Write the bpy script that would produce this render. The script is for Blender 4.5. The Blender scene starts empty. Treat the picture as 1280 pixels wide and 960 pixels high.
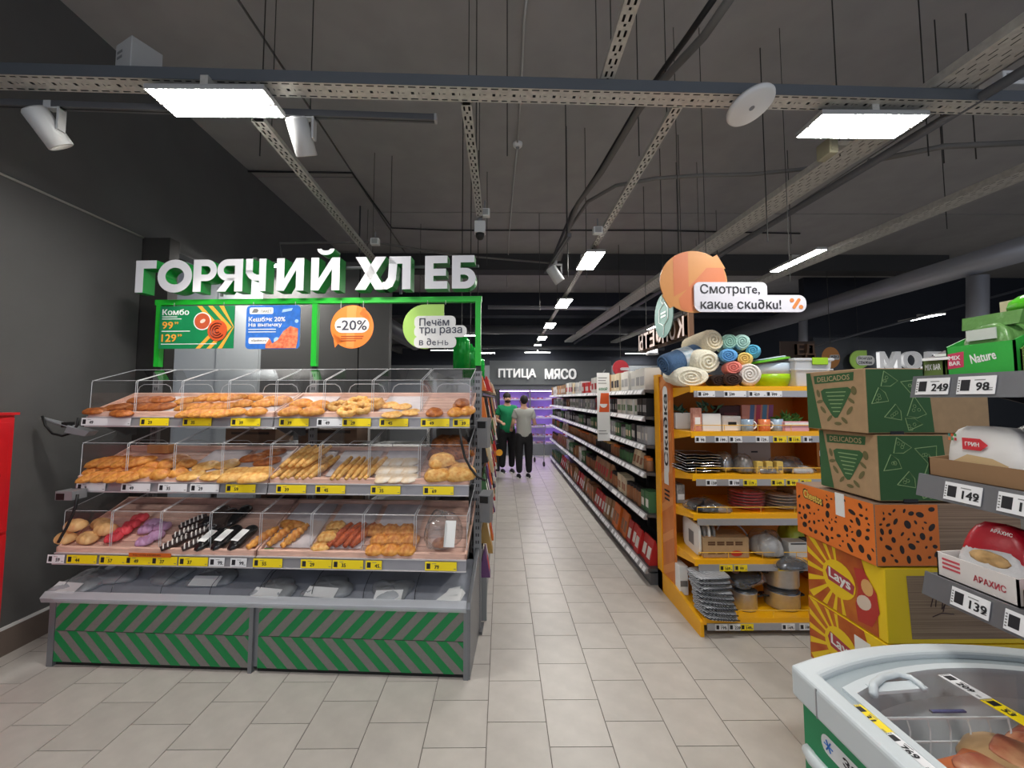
import bpy, bmesh, math, random
from mathutils import Vector, Matrix, Euler

# ------------------------------------------------------------------ camera, world, exposure
S = bpy.context.scene
C = S.collection
PI = math.pi
R = math.radians
FPX, CAM_H, YAW, PITCH = 512.0, 1.65, R(0.5), R(3.5)
PX = 627 + FPX*math.tan(YAW)/math.cos(PITCH)
PY = 498 - FPX*math.tan(PITCH)
cam = bpy.data.cameras.new('camera')
camo = bpy.data.objects.new('camera', cam)
C.objects.link(camo)
camo.location = (0, 0, CAM_H)
camo.rotation_euler = (PI/2 + PITCH, 0, -YAW)
cam.sensor_width = 36
cam.lens = FPX/1280*36
cam.shift_x = (640-PX)/1280
cam.shift_y = (PY-480)/1280
cam.clip_start = 0.05
S.camera = camo
W = bpy.data.worlds.new('world')
S.world = W
W.use_nodes = True
W.node_tree.nodes['Background'].inputs[0].default_value = (0.80, 0.86, 1.0, 1)
W.node_tree.nodes['Background'].inputs[1].default_value = 0.7
S.view_settings.view_transform = 'Standard'
S.view_settings.look = 'None'
S.view_settings.gamma = 1
S.view_settings.exposure = 0.24
S.view_settings.use_curve_mapping = False
try:
    S.cycles.transparent_max_bounces = 48
    S.cycles.max_bounces = 8
except Exception:
    pass
LAMP = 116.0          # radiance of the ceiling lamp diffusers

# ------------------------------------------------------------------ pixel -> place
_f = Vector((math.sin(YAW)*math.cos(PITCH), math.cos(YAW)*math.cos(PITCH), math.sin(PITCH)))
_r = Vector((math.cos(YAW), -math.sin(YAW), 0))
_u = _r.cross(_f)
EYE = Vector((0, 0, CAM_H))
def ray(x, y): return _f*FPX + _r*(x-PX) - _u*(y-PY)
def onz(x, y, z=0.0):
    d = ray(x, y); return EYE + d*((z-CAM_H)/d.z)
def ony(x, y, Y):
    d = ray(x, y); return EYE + d*(Y/d.y)
def onx(x, y, X):
    d = ray(x, y); return EYE + d*(X/d.x)

# ------------------------------------------------------------------ materials
def lin(c):
    c = c/255.0
    return c/12.92 if c <= 0.04045 else ((c+0.055)/1.055)**2.4
def rgb(r, g, b): return (lin(r), lin(g), lin(b), 1)
MATS = {}
def mat(name, col, rough=0.6, metal=0.0, var=0.0, scale=12.0, bump=0.0, rnd=0.0, col2=None, emit=0.0, coat=0.0, coords='Object', stretch=None):
    if name in MATS: return MATS[name]
    m = bpy.data.materials.new(name); m.use_nodes = True
    nt = m.node_tree; b = nt.nodes['Principled BSDF']
    L = nt.links.new
    b.inputs['Base Color'].default_value = col
    b.inputs['Roughness'].default_value = rough
    b.inputs['Metallic'].default_value = metal
    if coat: b.inputs['Coat Weight'].default_value = coat
    if emit:
        b.inputs['Emission Color'].default_value = col
        b.inputs['Emission Strength'].default_value = emit
    src = None
    if var or bump or col2:
        tc = nt.nodes.new('ShaderNodeTexCoord'); n = nt.nodes.new('ShaderNodeTexNoise')
        n.inputs['Scale'].default_value = scale; n.inputs['Detail'].default_value = 5
        if stretch:
            mp = nt.nodes.new('ShaderNodeMapping'); mp.inputs['Scale'].default_value = stretch
            L(tc.outputs[coords], mp.inputs[0]); L(mp.outputs[0], n.inputs['Vector'])
        else:
            L(tc.outputs[coords], n.inputs['Vector'])
        if var or col2:
            r = nt.nodes.new('ShaderNodeValToRGB')
            a = col2 or tuple(x*(1-var) for x in col[:3])+(1,)
            z = col if col2 else tuple(min(1, x*(1+var)) for x in col[:3])+(1,)
            r.color_ramp.elements[0].color = a; r.color_ramp.elements[1].color = z
            r.color_ramp.elements[0].position = .35; r.color_ramp.elements[1].position = .65
            L(n.outputs['Fac'], r.inputs[0]); src = r.outputs[0]
        if bump:
            bp = nt.nodes.new('ShaderNodeBump'); bp.inputs['Strength'].default_value = bump; bp.inputs['Distance'].default_value = .02
            L(n.outputs['Fac'], bp.inputs['Height']); L(bp.outputs[0], b.inputs['Normal'])
    if rnd:
        oi = nt.nodes.new('ShaderNodeObjectInfo'); mr = nt.nodes.new('ShaderNodeMapRange')
        mr.inputs[3].default_value = 1-rnd; mr.inputs[4].default_value = 1+rnd
        L(oi.outputs['Random'], mr.inputs[0])
        hs = nt.nodes.new('ShaderNodeHueSaturation'); L(mr.outputs[0], hs.inputs['Value'])
        if src: L(src, hs.inputs['Color'])
        else: hs.inputs['Color'].default_value = col
        src = hs.outputs[0]
    if src: L(src, b.inputs['Base Color'])
    MATS[name] = m
    return m
def clear(name, tint=(.96, .97, .98, 1), gloss=.6, rough=.04, white=0.0, bump=0.0):
    if name in MATS: return MATS[name]
    m = bpy.data.materials.new(name); m.use_nodes = True
    nt = m.node_tree; nt.nodes.clear(); L = nt.links.new
    out = nt.nodes.new('ShaderNodeOutputMaterial'); mx = nt.nodes.new('ShaderNodeMixShader')
    tr = nt.nodes.new('ShaderNodeBsdfTransparent'); gl = nt.nodes.new('ShaderNodeBsdfGlossy')
    tr.inputs[0].default_value = tint; gl.inputs['Roughness'].default_value = rough
    ge = nt.nodes.new('ShaderNodeNewGeometry'); lw = nt.nodes.new('ShaderNodeVectorMath'); lw.operation = 'DOT_PRODUCT'
    L(ge.outputs['Normal'], lw.inputs[0]); L(ge.outputs['Incoming'], lw.inputs[1])
    def mth(op, a, b=None):                     # Schlick reflectance of a thin sheet, the same from both sides
        q = nt.nodes.new('ShaderNodeMath'); q.operation = op
        for i, w in enumerate((a, b)):
            if w is None: continue
            if isinstance(w, (int, float)): q.inputs[i].default_value = w
            else: L(w, q.inputs[i])
        return q.outputs[0]
    fr = mth('POWER', mth('SUBTRACT', 1.0, mth('ABSOLUTE', lw.outputs['Value'])), 5.0)
    fr = mth('MULTIPLY', mth('ADD', mth('MULTIPLY', fr, .95), .05), gloss*1.6)
    mu = nt.nodes.new('ShaderNodeMath'); mu.operation = 'MINIMUM'; mu.inputs[1].default_value = .9
    L(fr, mu.inputs[0]); L(mu.outputs[0], mx.inputs[0]); L(tr.outputs[0], mx.inputs[1]); L(gl.outputs[0], mx.inputs[2])
    last = mx
    if bump:
        tc = nt.nodes.new('ShaderNodeTexCoord'); n = nt.nodes.new('ShaderNodeTexNoise'); n.inputs['Scale'].default_value = 22
        L(tc.outputs['Object'], n.inputs['Vector'])
        bp = nt.nodes.new('ShaderNodeBump'); bp.inputs['Strength'].default_value = bump; bp.inputs['Distance'].default_value = .02
        L(n.outputs[0], bp.inputs['Height']); L(bp.outputs[0], gl.inputs['Normal']); L(bp.outputs[0], lw.inputs[0])
    if white:
        df = nt.nodes.new('ShaderNodeBsdfDiffuse'); df.inputs[0].default_value = (.85, .87, .9, 1)
        m2 = nt.nodes.new('ShaderNodeMixShader'); m2.inputs[0].default_value = white
        L(mx.outputs[0], m2.inputs[1]); L(df.outputs[0], m2.inputs[2]); last = m2
    L(last.outputs[0], out.inputs[0])
    MATS[name] = m
    return m

# ------------------------------------------------------------------ mesh builder
class MB:
    def __init__(s): s.v = []; s.f = []; s.mi = []; s.m = 0
    def add(s, vs, fs):
        b = len(s.v); s.v += [tuple(v) for v in vs]
        for f in fs: s.f.append(tuple(b+i for i in f)); s.mi.append(s.m)
        return s
    def box(s, x0, x1, y0, y1, z0, z1):
        return s.add([(x0,y0,z0),(x1,y0,z0),(x1,y1,z0),(x0,y1,z0),(x0,y0,z1),(x1,y0,z1),(x1,y1,z1),(x0,y1,z1)],
                     [(0,3,2,1),(4,5,6,7),(0,1,5,4),(1,2,6,5),(2,3,7,6),(3,0,4,7)])
    def hexa(s, p):   # 8 points, bottom ring then top ring
        return s.add(p, [(0,3,2,1),(4,5,6,7),(0,1,5,4),(1,2,6,5),(2,3,7,6),(3,0,4,7)])
    def quad(s, *p): return s.add(p, [tuple(range(len(p)))])
    def prism(s, poly, a, b, ax='y'):
        n = len(poly)
        if ax == 'y': P = [(x, a, z) for x, z in poly]+[(x, b, z) for x, z in poly]
        elif ax == 'x': P = [(a, y, z) for y, z in poly]+[(b, y, z) for y, z in poly]
        else: P = [(x, y, a) for x, y in poly]+[(x, y, b) for x, y in poly]
        F = [tuple(range(n)), tuple(range(2*n-1, n-1, -1))]
        F += [(i, i+n, (i+1) % n+n, (i+1) % n) for i in range(n)]
        return s.add(P, F)
    def tube(s, pts, r, n=6, cap=True):
        pts = [Vector(p) for p in pts]; N = len(pts)
        rs = r if isinstance(r, (list, tuple)) else [r]*N
        up = None; V = []
        for i, p in enumerate(pts):
            t = (pts[min(i+1, N-1)]-pts[max(i-1, 0)])
            if t.length < 1e-9: t = Vector((0, 0, 1))
            t.normalize()
            if up is None: up = Vector((0, 0, 1)) if abs(t.z) < .9 else Vector((1, 0, 0))
            a = t.cross(up)
            if a.length < 1e-6: a = t.cross(Vector((0, 1, 0)))
            a.normalize(); b = a.cross(t); up = b
            for k in range(n):
                q = 2*PI*k/n; V.append(p+(a*math.cos(q)+b*math.sin(q))*rs[i])
        F = []
        for i in range(N-1):
            for k in range(n):
                F.append((i*n+k, i*n+(k+1) % n, (i+1)*n+(k+1) % n, (i+1)*n+k))
        if cap: F.append(tuple(range(n-1, -1, -1))); F.append(tuple((N-1)*n+k for k in range(n)))
        return s.add(V, F)
    def lathe(s, prof, n=16, c=(0, 0, 0), sx=1, sy=1):
        V = []; N = len(prof)
        for r, z in prof:
            for k in range(n):
                q = 2*PI*k/n; V.append((c[0]+r*math.cos(q)*sx, c[1]+r*math.sin(q)*sy, c[2]+z))
        F = [(i*n+k, i*n+(k+1) % n, (i+1)*n+(k+1) % n, (i+1)*n+k) for i in range(N-1) for k in range(n)]
        if prof[0][0] > 1e-6: F.append(tuple(range(n-1, -1, -1)))
        if prof[-1][0] > 1e-6: F.append(tuple((N-1)*n+k for k in range(n)))
        return s.add(V, F)
    def blob(s, fn, nu=14, nv=9):   # fn(u,v) -> point, u around, v pole to pole
        V = [fn(2*PI*i/nu, PI*j/nv) for j in range(nv+1) for i in range(nu)]
        F = [(j*nu+i, j*nu+(i+1) % nu, (j+1)*nu+(i+1) % nu, (j+1)*nu+i) for j in range(nv) for i in range(nu)]
        return s.add(V, F)
    def xf(s, M, start=0):
        for i in range(start, len(s.v)): s.v[i] = tuple(M @ Vector(s.v[i]))
        return s
    def mesh(s, name, mats, smooth=False):
        me = bpy.data.meshes.new(name)
        me.from_pydata(s.v, [], s.f)
        for m in (mats if isinstance(mats, (list, tuple)) else [mats]): me.materials.append(m)
        me.polygons.foreach_set('material_index', s.mi)
        if smooth: me.polygons.foreach_set('use_smooth', [True]*len(s.f))
        bm = bmesh.new(); bm.from_mesh(me)
        bmesh.ops.remove_doubles(bm, verts=bm.verts, dist=1e-6)
        bmesh.ops.recalc_face_normals(bm, faces=bm.faces); bm.to_mesh(me); bm.free()
        me.update()
        return me
    def build(s, name, mats, parent=None, smooth=False, bevel=0.0, loc=None, rz=0.0, seg=2):
        o = bpy.data.objects.new(name, s.mesh(name, mats, smooth)); C.objects.link(o)
        if parent is not None: o.parent = parent
        if loc is not None: o.location = loc
        if rz: o.rotation_euler = (0, 0, rz)
        if bevel:
            md = o.modifiers.new('bevel', 'BEVEL'); md.width = bevel; md.segments = seg; md.limit_method = 'ANGLE'
        return o
def inst(name, me, parent=None, loc=(0, 0, 0), rot=(0, 0, 0), sc=None):
    o = bpy.data.objects.new(name, me); C.objects.link(o)
    if parent is not None: o.parent = parent
    o.location = loc; o.rotation_euler = rot
    if sc: o.scale = sc if isinstance(sc, (tuple, list)) else (sc, sc, sc)
    return o
def tag(o, label, cat, group=None):
    o['label'] = label; o['category'] = cat
    if group: o['group'] = group
    return o
def thing(name, label, cat, loc=(0, 0, 0), rz=0.0, group=None):
    o = bpy.data.objects.new(name, None); C.objects.link(o)
    o.empty_display_size = .05; o.location = loc; o.rotation_euler = (0, 0, rz)
    return tag(o, label, cat, group)
def struct(o): o['kind'] = 'structure'; return o
def dup(root, label=None, group=None, loc=None, rz=None):
    r = root.copy(); C.objects.link(r)
    if label: r['label'] = label
    if group: r['group'] = group
    if loc is not None: r.location = loc
    if rz is not None: r.rotation_euler = (0, 0, rz)
    for ch in list(root.children):
        c = ch.copy(); C.objects.link(c); c.parent = r
        for g in list(ch.children):
            d = g.copy(); C.objects.link(d); d.parent = c
    return r
_T = {}
def tpoly(s, w=None, h=None, bold=0.0, ext=0.0, res=2, shear=0.0):
    """text as verts/faces in the XZ plane facing -Y, centred, fitted to w x h"""
    s = s.replace('е', 'e').replace('ё', 'ë')          # the built-in font fills these two glyphs wrongly
    k = (s, w, h, bold, ext, res, shear)
    if k in _T: return _T[k]
    c = bpy.data.curves.new('t', 'FONT'); c.body = s; c.offset = 0.0; c.extrude = ext; c.resolution_u = res; c.shear = shear
    o = bpy.data.objects.new('t', c)
    me = bpy.data.meshes.new_from_object(o)
    V = [Vector(v.co) for v in me.vertices]; F = [tuple(p.vertices) for p in me.polygons]
    bpy.data.objects.remove(o); bpy.data.curves.remove(c); bpy.data.meshes.remove(me)
    x0 = min(v.x for v in V); x1 = max(v.x for v in V); y0 = min(v.y for v in V); y1 = max(v.y for v in V)
    if bold:
        V0, F0, n0 = V, F, len(V); V, F = [], []; bb = min(bold, .03)
        for k, (dx, dy) in enumerate(((-bb, -bb*.6), (bb, -bb*.6), (-bb, bb*.6), (bb, bb*.6))):
            V += [Vector((v.x+dx, v.y+dy, v.z+k*1e-4)) for v in V0]; F += [tuple(i+k*n0 for i in f) for f in F0]
        x0 -= bb; x1 += bb; y0 -= bb*.6; y1 += bb*.6
    sy = h/(y1-y0) if h else w/(x1-x0); sx = w/(x1-x0) if w else sy
    V = [((v.x-(x0+x1)/2)*sx, -v.z, (v.y-(y0+y1)/2)*sy) for v in V]
    _T[k] = (V, F)
    return _T[k]
def addtext(mb, s, cx, y, cz, w=None, h=None, bold=0.02, ext=0.0, res=2, shear=0.0, align='c'):
    V, F = tpoly(s, w, h, bold, ext, res, shear)
    if align == 'l': cx = cx - min(v[0] for v in V)
    mb.add([(v[0]+cx, v[1]+y, v[2]+cz) for v in V], F); return mb
def ell(cx, cz, a, b, n=20, rot=0.0):
    return [(cx+a*math.cos(2*PI*k/n)*math.cos(rot)-b*math.sin(2*PI*k/n)*math.sin(rot), cz+a*math.cos(2*PI*k/n)*math.sin(rot)+b*math.sin(2*PI*k/n)*math.cos(rot)) for k in range(n)]
def rrect(x0, x1, z0, z1, r, n=4):
    P = []
    for cx, cz, a in ((x1-r, z0+r, -90), (x1-r, z1-r, 0), (x0+r, z1-r, 90), (x0+r, z0+r, 180)):
        for k in range(n+1):
            q = R(a+90*k/n); P.append((cx+r*math.cos(q), cz+r*math.sin(q)))
    return P

M_ = mat
white_p = M_('white paint', rgb(232, 232, 230), .45)
lampbody = M_('lamp housing', rgb(170, 170, 168), .4)
black = M_('black plastic', rgb(22, 22, 23), .5)
dark = M_('dark grey paint', rgb(58, 58, 58), .6, var=.06)
grey = M_('grey powder coat', rgb(140, 142, 145), .42, .2)
greyd = M_('dark grey powder coat', rgb(98, 99, 102), .45, .3)
steel = M_('steel', rgb(196, 198, 202), .36, .75, var=.05, scale=40)
galv = M_('galvanised steel', rgb(198, 197, 190), .45, .3, var=.10, scale=30)
green_p = M_('green paint', rgb(28, 176, 46), .35)
yellow_p = M_('yellow powder coat', rgb(247, 178, 12), .4)
paper = M_('white paper', rgb(240, 240, 238), .7)
tagw = M_('white tag paper', rgb(236, 236, 238), .5)
tagy = M_('yellow tag paper', rgb(250, 222, 20), .5)
ink = M_('dark ink', rgb(28, 28, 34), .6)
inkg = M_('grey ink', rgb(120, 120, 120), .6)
wood = M_('pink beige wood', rgb(222, 180, 162), .5, var=.12, scale=6, stretch=(2, 14, 14))
kraft = M_('kraft card', rgb(176, 146, 110), .85, var=.05, scale=25)
acry = clear('clear acrylic', tint=(.985,.987,.99,1), gloss=.8)
edge_m = mat('acrylic edge', rgb(205, 208, 212), .25)
film = clear('plastic film', tint=(.93, .94, .95, 1), gloss=1.2, rough=.12, white=.05, bump=.9)
filmd = clear('grey plastic film', tint=(.8, .82, .84, 1), gloss=1.3, rough=.12, white=.24, bump=1.0)
glassm = clear('lid glass', tint=(.985, .99, .995, 1), gloss=.5, rough=.02)
diff = mat('lamp diffuser', (1, .975, .93, 1), emit=LAMP)
# ------------------------------------------------------------------ the shell
random.seed(4)
CEIL = 4.53
tile_m = M_('grey floor tile', rgb(190, 184, 177), .36, var=.05, scale=9, rnd=.05, coords='Object')
grout = M_('grout', rgb(120, 112, 106), .9)
fl = struct(MB().box(-7, 13, -3, 14.5, -.06, -.004).build('floor', grout))
TX0, TY0, TW, TL = -0.072, 2.197, .301, .3053
cells = []
for i in range(-22, 43):
    off = 0 if i % 2 == 0 else .5
    for j in range(-17, 41):
        x = TX0+i*TW; y = TY0+(j+off)*TL
        if y < -3 or y+TL > 14.4 or x < -6.9 or x+TW > 12.9: continue
        cells.append((x, y))
def seen(c):
    x, y = c[0]+TW/2, c[1]+TL/2
    if y < 1.85: return False
    if x < -3.15 or abs((x)/y) > 1.3: return False
    if x > 1.3 and y > 3.7: return False
    if x > 1.3 and y < 1.8: return False
    if -2.75 < x < -.2 and 2.7 < y < 3.1: return False
    if x < -.1 and y > 3.1: return False
    return True
vis = sorted([c for c in cells if seen(c)], key=lambda c: c[1])[:290]
vs = set(vis)
g = .0022
tme = MB().box(g, TW-g, g, TL-g, -.02, 0).mesh('tile', tile_m)
for x, y in vis: inst('tile', tme, fl, (x, y, 0))
mb = MB()
for x, y in cells:
    if (x, y) not in vs: mb.quad((x+g, y+g, 0), (x+TW-g, y+g, 0), (x+TW-g, y+TL-g, 0), (x+g, y+TL-g, 0))
o = mb.build('tile_field', tile_m, fl); o['kind'] = 'stuff'

wallg = M_('grey wall paint', rgb(90, 90, 89), .7, var=.05, scale=2.5)
walld = M_('dark wall paint', rgb(70, 69, 68), .8, var=.05, scale=2)
navy = M_('blue black paint', rgb(38, 42, 52), .8, var=.05, scale=2)
ceilm = M_('ceiling paint', rgb(160, 158, 155), .85, var=.05, scale=3)
wl = struct(MB().box(-3.32, -3.2, -3, 3.6, .17, CEIL).box(-3.32, -3.2, 3.6, 13.2, 3.09, CEIL).build('wall_left', wallg))
MB().box(-3.2, -3.192, -3, 3.6, .165, .185).build('panel_edge', white_p, wl)
struct(MB().box(-3.32, -3.195, -3, 3.6, 0, .165).build('baseboard_left', M_('brown skirting', rgb(118, 104, 94), .6)))
struct(MB().box(-3.82, -2.965, 3.61, 3.72, 0, 3.085).build('trim_1', M_('dark column', rgb(46, 44, 42), .7)))
struct(MB().box(-6.5, -6.4, 3.6, 13.2, 0, CEIL).build('wall_side_room', walld))
pg = M_('light grey partition', rgb(172, 176, 178), .55)
part = struct(MB().box(-6.4, -2.35, 4.9, 5.0, 0, 3.3).build('wall_partition', pg))
MB().box(-3.4, -2.9, 4.885, 4.899, 0, 3.0).build('panel', pg, part)
MB().box(-2.87, -1.72, 4.885, 5.0, 0, 3.3).build('panel', M_('charcoal panel', rgb(74, 73, 72), .6), part)
MB().box(-1.705, -1.35, 4.885, 5.0, 0, 3.3).build('panel', MATS['charcoal panel'], part)
struct(MB().box(-6.5, 13, 13.2, 13.3, 0, 2.72).build('wall_back', M_('back wall grey', rgb(120, 124, 128), .7)))
struct(MB().box(-6.5, 13, 13.18, 13.3, 2.72, CEIL).build('wall_back_upper', navy))
struct(MB().box(7.4, 13, 9.6, 9.72, 0, 3.1).build('wall_right_back', M_('slate wall', rgb(66, 70, 76), .7)))
struct(MB().box(7.2, 13, 9.55, 9.72, 3.1, CEIL).build('wall_right_upper', navy))
struct(MB().box(12.9, 13, -3, 9.6, 0, CEIL).build('wall_right', navy))
ce = struct(MB().box(-6.5, 13, -3, 13.3, CEIL+.03, CEIL+.2).build('ceiling', walld))
J = .012
for x0, x1, y0, y1 in ((-6.5,-1.91,-3,5.2),(-6.5,-1.91,5.2,7.9),(-6.5,-1.91,7.9,13.2),(-1.91,4.4,-3,6.2),(-1.91,4.4,6.2,13.2),(4.4,13,-3,6.2),(4.4,13,6.2,13.2)):
    MB().box(x0+J, x1-J, y0+J, y1-J, CEIL, CEIL+.1).build('ceiling_slab', ceilm, ce)
struct(MB().box(-3.2, 9, 8.0, 8.35, 4.2, CEIL).build('trim_2', M_('ceiling beam', rgb(60, 60, 60), .8)))
struct(MB().box(-3.2, 9, 11.0, 11.4, 3.9, CEIL).build('trim_3', navy))

# ------------------------------------------------------------------ cable trays
def perforated(L, Wd, Hs, cell, holes):
    """U shaped tray along +x, bottom at z=0, real slots in its floor"""
    mb = MB(); n = int(L/cell)
    xs = sorted({0, cell}|{h[0] for h in holes}|{h[1] for h in holes})
    ys = sorted({-Wd/2, Wd/2}|{h[2] for h in holes}|{h[3] for h in holes})
    for k in range(n):
        for i in range(len(xs)-1):
            j = 0
            while j < len(ys)-1:
                cx = (xs[i]+xs[i+1])/2
                def hole(j): 
                    cy = (ys[j]+ys[j+1])/2
                    return any(h[0] < cx < h[1] and h[2] < cy < h[3] for h in holes)
                if hole(j): j += 1; continue
                e = j
                while e+1 < len(ys)-1 and not hole(e+1): e += 1
                mb.quad((k*cell+xs[i], ys[j], 0), (k*cell+xs[i+1], ys[j], 0), (k*cell+xs[i+1], ys[e+1], 0), (k*cell+xs[i], ys[e+1], 0))
                j = e+1
    side = MB()
    for s in (-1, 1):
        side.box(0, n*cell, s*Wd/2-.0015, s*Wd/2+.0015, .0005, Hs)
        side.box(0, n*cell, s*Wd/2-(.012 if s > 0 else 0), s*Wd/2+(.012 if s < 0 else 0), Hs, Hs+.003)
    return mb, side
def tray(label, p0, p1, Wd, Hs, z, cell, holes, fm=None, sm=None, flip=False):
    d = Vector((p1[0]-p0[0], p1[1]-p0[1])); L = d.length
    t = thing('cable_tray', label, 'cable tray', (p0[0], p0[1], z), math.atan2(d.y, d.x))
    b, s = perforated(L, Wd, Hs, cell, holes)
    b.build('tray_floor', fm or galv, t); s.build('tray_side', sm or galv, t)
    MB().box(0, L, -Wd/2+.008, Wd/2-.008, Hs-.012, Hs-.006).build('cable_layer', black, t)
    mb = MB(); nr = max(1, int(L/3.6))
    for i in range(nr+1):
        x = .15+(L-.3)*i/nr; mb.tube([(x, 0, Hs), (x, 0, CEIL-z)], .003, 5)
    mb.build('hanger', M_('threaded rod', rgb(70, 70, 68), .5, .6), t)['kind'] = 'stuff'
    return t
h1 = [(.012,.052,-.047,-.039),(.012,.052,.039,.047),(.072,.102,-.047,-.039),(.072,.102,.039,.047),(.020,.036,-.009,.009),(.060,.064,-.007,.007),(.080,.095,-.002,.002)]
tray('wide perforated galvanised cable tray running across the room over the bread rack', (-3.15,1.995+.06), (4.2,2.19+.06), .112, .062, 3.3, .11, h1, None, M_('galvanised side', rgb(112,118,124), .5, .6))
h2 = [(.01,.046,-.021,-.009),(.01,.046,.009,.021),(.056,.070,-.006,.006)]
tray('narrow perforated tray ending at the dome camera', (-.2,2.215), (-.2,3.70), .056, .03, 3.3, .08, h2)
tray('narrow perforated tray carrying the row of lamps over the aisle', (1.0,2.225), (1.08,12.9), .056, .03, 3.3, .08, h2)
tray('narrow perforated tray coming in from overhead onto the wide cross tray', (.56,.6), (.57,2.17), .068, .03, 3.368, .08, h2)
tray('narrow perforated tray running diagonally behind the left spotlight', onz(322,152,3.25).to_2d(), onz(470,330,3.25).to_2d(), .07, .03, 3.25, .07, h2)
h4 = [(.01,.05,-.085,-.078),(.04,.08,-.05,-.043),(.01,.05,-.015,-.008),(.04,.08,.02,.027),(.01,.05,.055,.062),(.04,.08,.085,.092)]
tray('broad slotted cable tray with a dark pipe hung beneath it', (2.55,.9), (2.05,12.5), .23, .05, 3.37, .09, h4)
tray('slotted tray with the long lamps above the far right aisle', (4.05,1.8), (3.45,12.5), .2, .05, 3.35, .09, h4)

# ------------------------------------------------------------------ lamps
def lamp_proto(L, Wd):
    hb = MB().box(-L/2, L/2, -Wd/2, Wd/2, .004, .032).box(-L/2, L/2, -.005, .005, -.003, .006).mesh('housing', lampbody)
    def lens(y0, y1):                       # rows of small square lenses
        mb = MB(); n = max(8, int(L/.026)); p = (L-.012)/n; q = (y1-y0)/3
        for i in range(n):
            for j in range(3): mb.quad((-L/2+.006+i*p+.0034, y0+j*q+.003, 0), (-L/2+.006+(i+1)*p-.0034, y0+j*q+.003, 0), (-L/2+.006+(i+1)*p-.0034, y0+(j+1)*q-.003, 0), (-L/2+.006+i*p+.0034, y0+(j+1)*q-.003, 0))
        return mb.mesh('diffuser', diff)
    d = lens(-Wd/2+.004, -.007); d2 = lens(.007, Wd/2-.004)
    br = MB().box(-.02, .02, -Wd/2, Wd/2, .032, .08).mesh('mount', galv)
    return hb, d, d2, br
LP = lamp_proto(.61, .21)
def lamp(loc, rz, label, group=None, P=None):
    t = thing('ceiling_lamp', label, 'lamp', loc, rz, group)
    P = P or LP
    for n, m in zip(('housing', 'diffuser', 'diffuser', 'mount'), P):
        o = inst(n, m, t)
        if n == 'diffuser': o['kind'] = 'stuff'
    return t
lamp((-1.525, 2.12, 3.225), 0, 'bright twin-panel lamp under the cross tray above the bread rack')
lamp((2.1, 2.29, 3.235), 0, 'bright twin-panel lamp crossing the broad slotted tray')
ga = 'twin-panel lamps in a row over the aisle'
for y in (4.63, 6.75, 8.85, 10.7, 12.3):
    lamp((1.0+.08*(y-2.2)/10.7, y, 3.225), PI/2, 'twin-panel lamp in the row over the grey-shelved aisle', ga)
lamp((-2.72, 4.55, 3.12), 0, 'long lamp just above the white bakery letters')
for x, y in ((.35, .3), (-2.6, -.6)): lamp((x, y, 3.235), 0, 'twin-panel lamp over the entrance floor', 'lamps over the entrance')
LP2 = lamp_proto(.8, .12)
for x, y, z in ((3.5, 4.75, 3.27), (3.5, 7.0, 3.27), (3.5, 9.2, 3.27)):
    lamp((x, y, z), PI/2, 'long lamp under the far right slotted tray', 'long lamps under the far right tray', LP2)
for px, py in ((1151, 398), (1074, 421), (990, 440)):
    p = onz(px, py, 3.2); lamp((p.x, p.y, 3.2), PI/2, 'long lamp near the slate wall with the dairy letters', 'long lamps by the slate wall', LP2)
for px, py in ((672, 441), (798, 442)):
    p = onz(px, py, 3.05); lamp((p.x, min(p.y, 12.8), 3.05), 0, 'long crosswise lamp near the back wall', 'crosswise lamps near the back wall', LP2)
for x, y in ((-.9, 8.8), (-1.6, 11.5), (-.6, 12.2)):
    lamp((x, y, 3.0), 0, 'long crosswise lamp seen behind the bread rack', 'crosswise lamps behind the bread rack', LP2)

# rods that hang the trays
rodm = M_('threaded rod', rgb(70, 70, 68), .5, .6)
for px, py, zb in ((332,0,3.36),(392,0,3.36),(490,195,3.0),(596,0,3.36),(609,215,3.32),(634,0,3.36),(708,158,2.9),(731,160,2.9),(795,0,3.36),(845,203,3.0),(674,267,3.0),(950,60,2.9),(1040,0,3.36),(1148,0,3.36),(1168,25,3.4),(1207,17,3.4),(984,188,3.42),(895,263,3.42),(460,262,2.9),(526,280,3.0),(1175,155,3.4),(870,300,3.4)):
    p = onz(px, py, CEIL)
    t = MB().tube([(0, 0, zb-CEIL), (0, 0, 0)], .0042, 5).build('hanger_rod', rodm, loc=p)
    tag(t, 'thin dark threaded rod hanging from the ceiling', 'rod', 'threaded rods under the ceiling')
def pipe(name, pts, r, m, label, cat, n=8, smooth=True):
    return tag(MB().tube(pts, r, n).build(name, m, smooth=smooth), label, cat)
cab = M_('black cable', rgb(34, 34, 35), .5)
duct = M_('dark duct paint', rgb(92, 94, 98), .45, .3)
whitec = M_('white cable', rgb(190, 190, 186), .5)
pipe('cable_bundle', [onz(x, y, 3.7) for x, y in ((905,-20),(860,45),(838,75),(800,128),(775,170),(745,220),(715,265),(690,325))], .018, cab, 'black cable bundle running diagonally under the ceiling', 'cable')
pipe('corrugated_conduit', [onz(x, y, 3.56) for x, y in ((925,-20),(880,45),(840,88),(800,135),(778,172),(752,215),(722,255),(697,325))], .023, M_('grey conduit', rgb(110,108,104), .6), 'grey corrugated conduit beside the black cable bundle', 'conduit')
pipe('curved_conduit', [onz(x, y, 3.6) for x, y in ((700,325),(712,285),(735,252),(770,232),(820,223),(880,219),(940,218),(1000,212),(1040,205))], .017, MATS['grey conduit'], 'grey conduit bending sideways towards the slotted tray', 'conduit')
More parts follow.
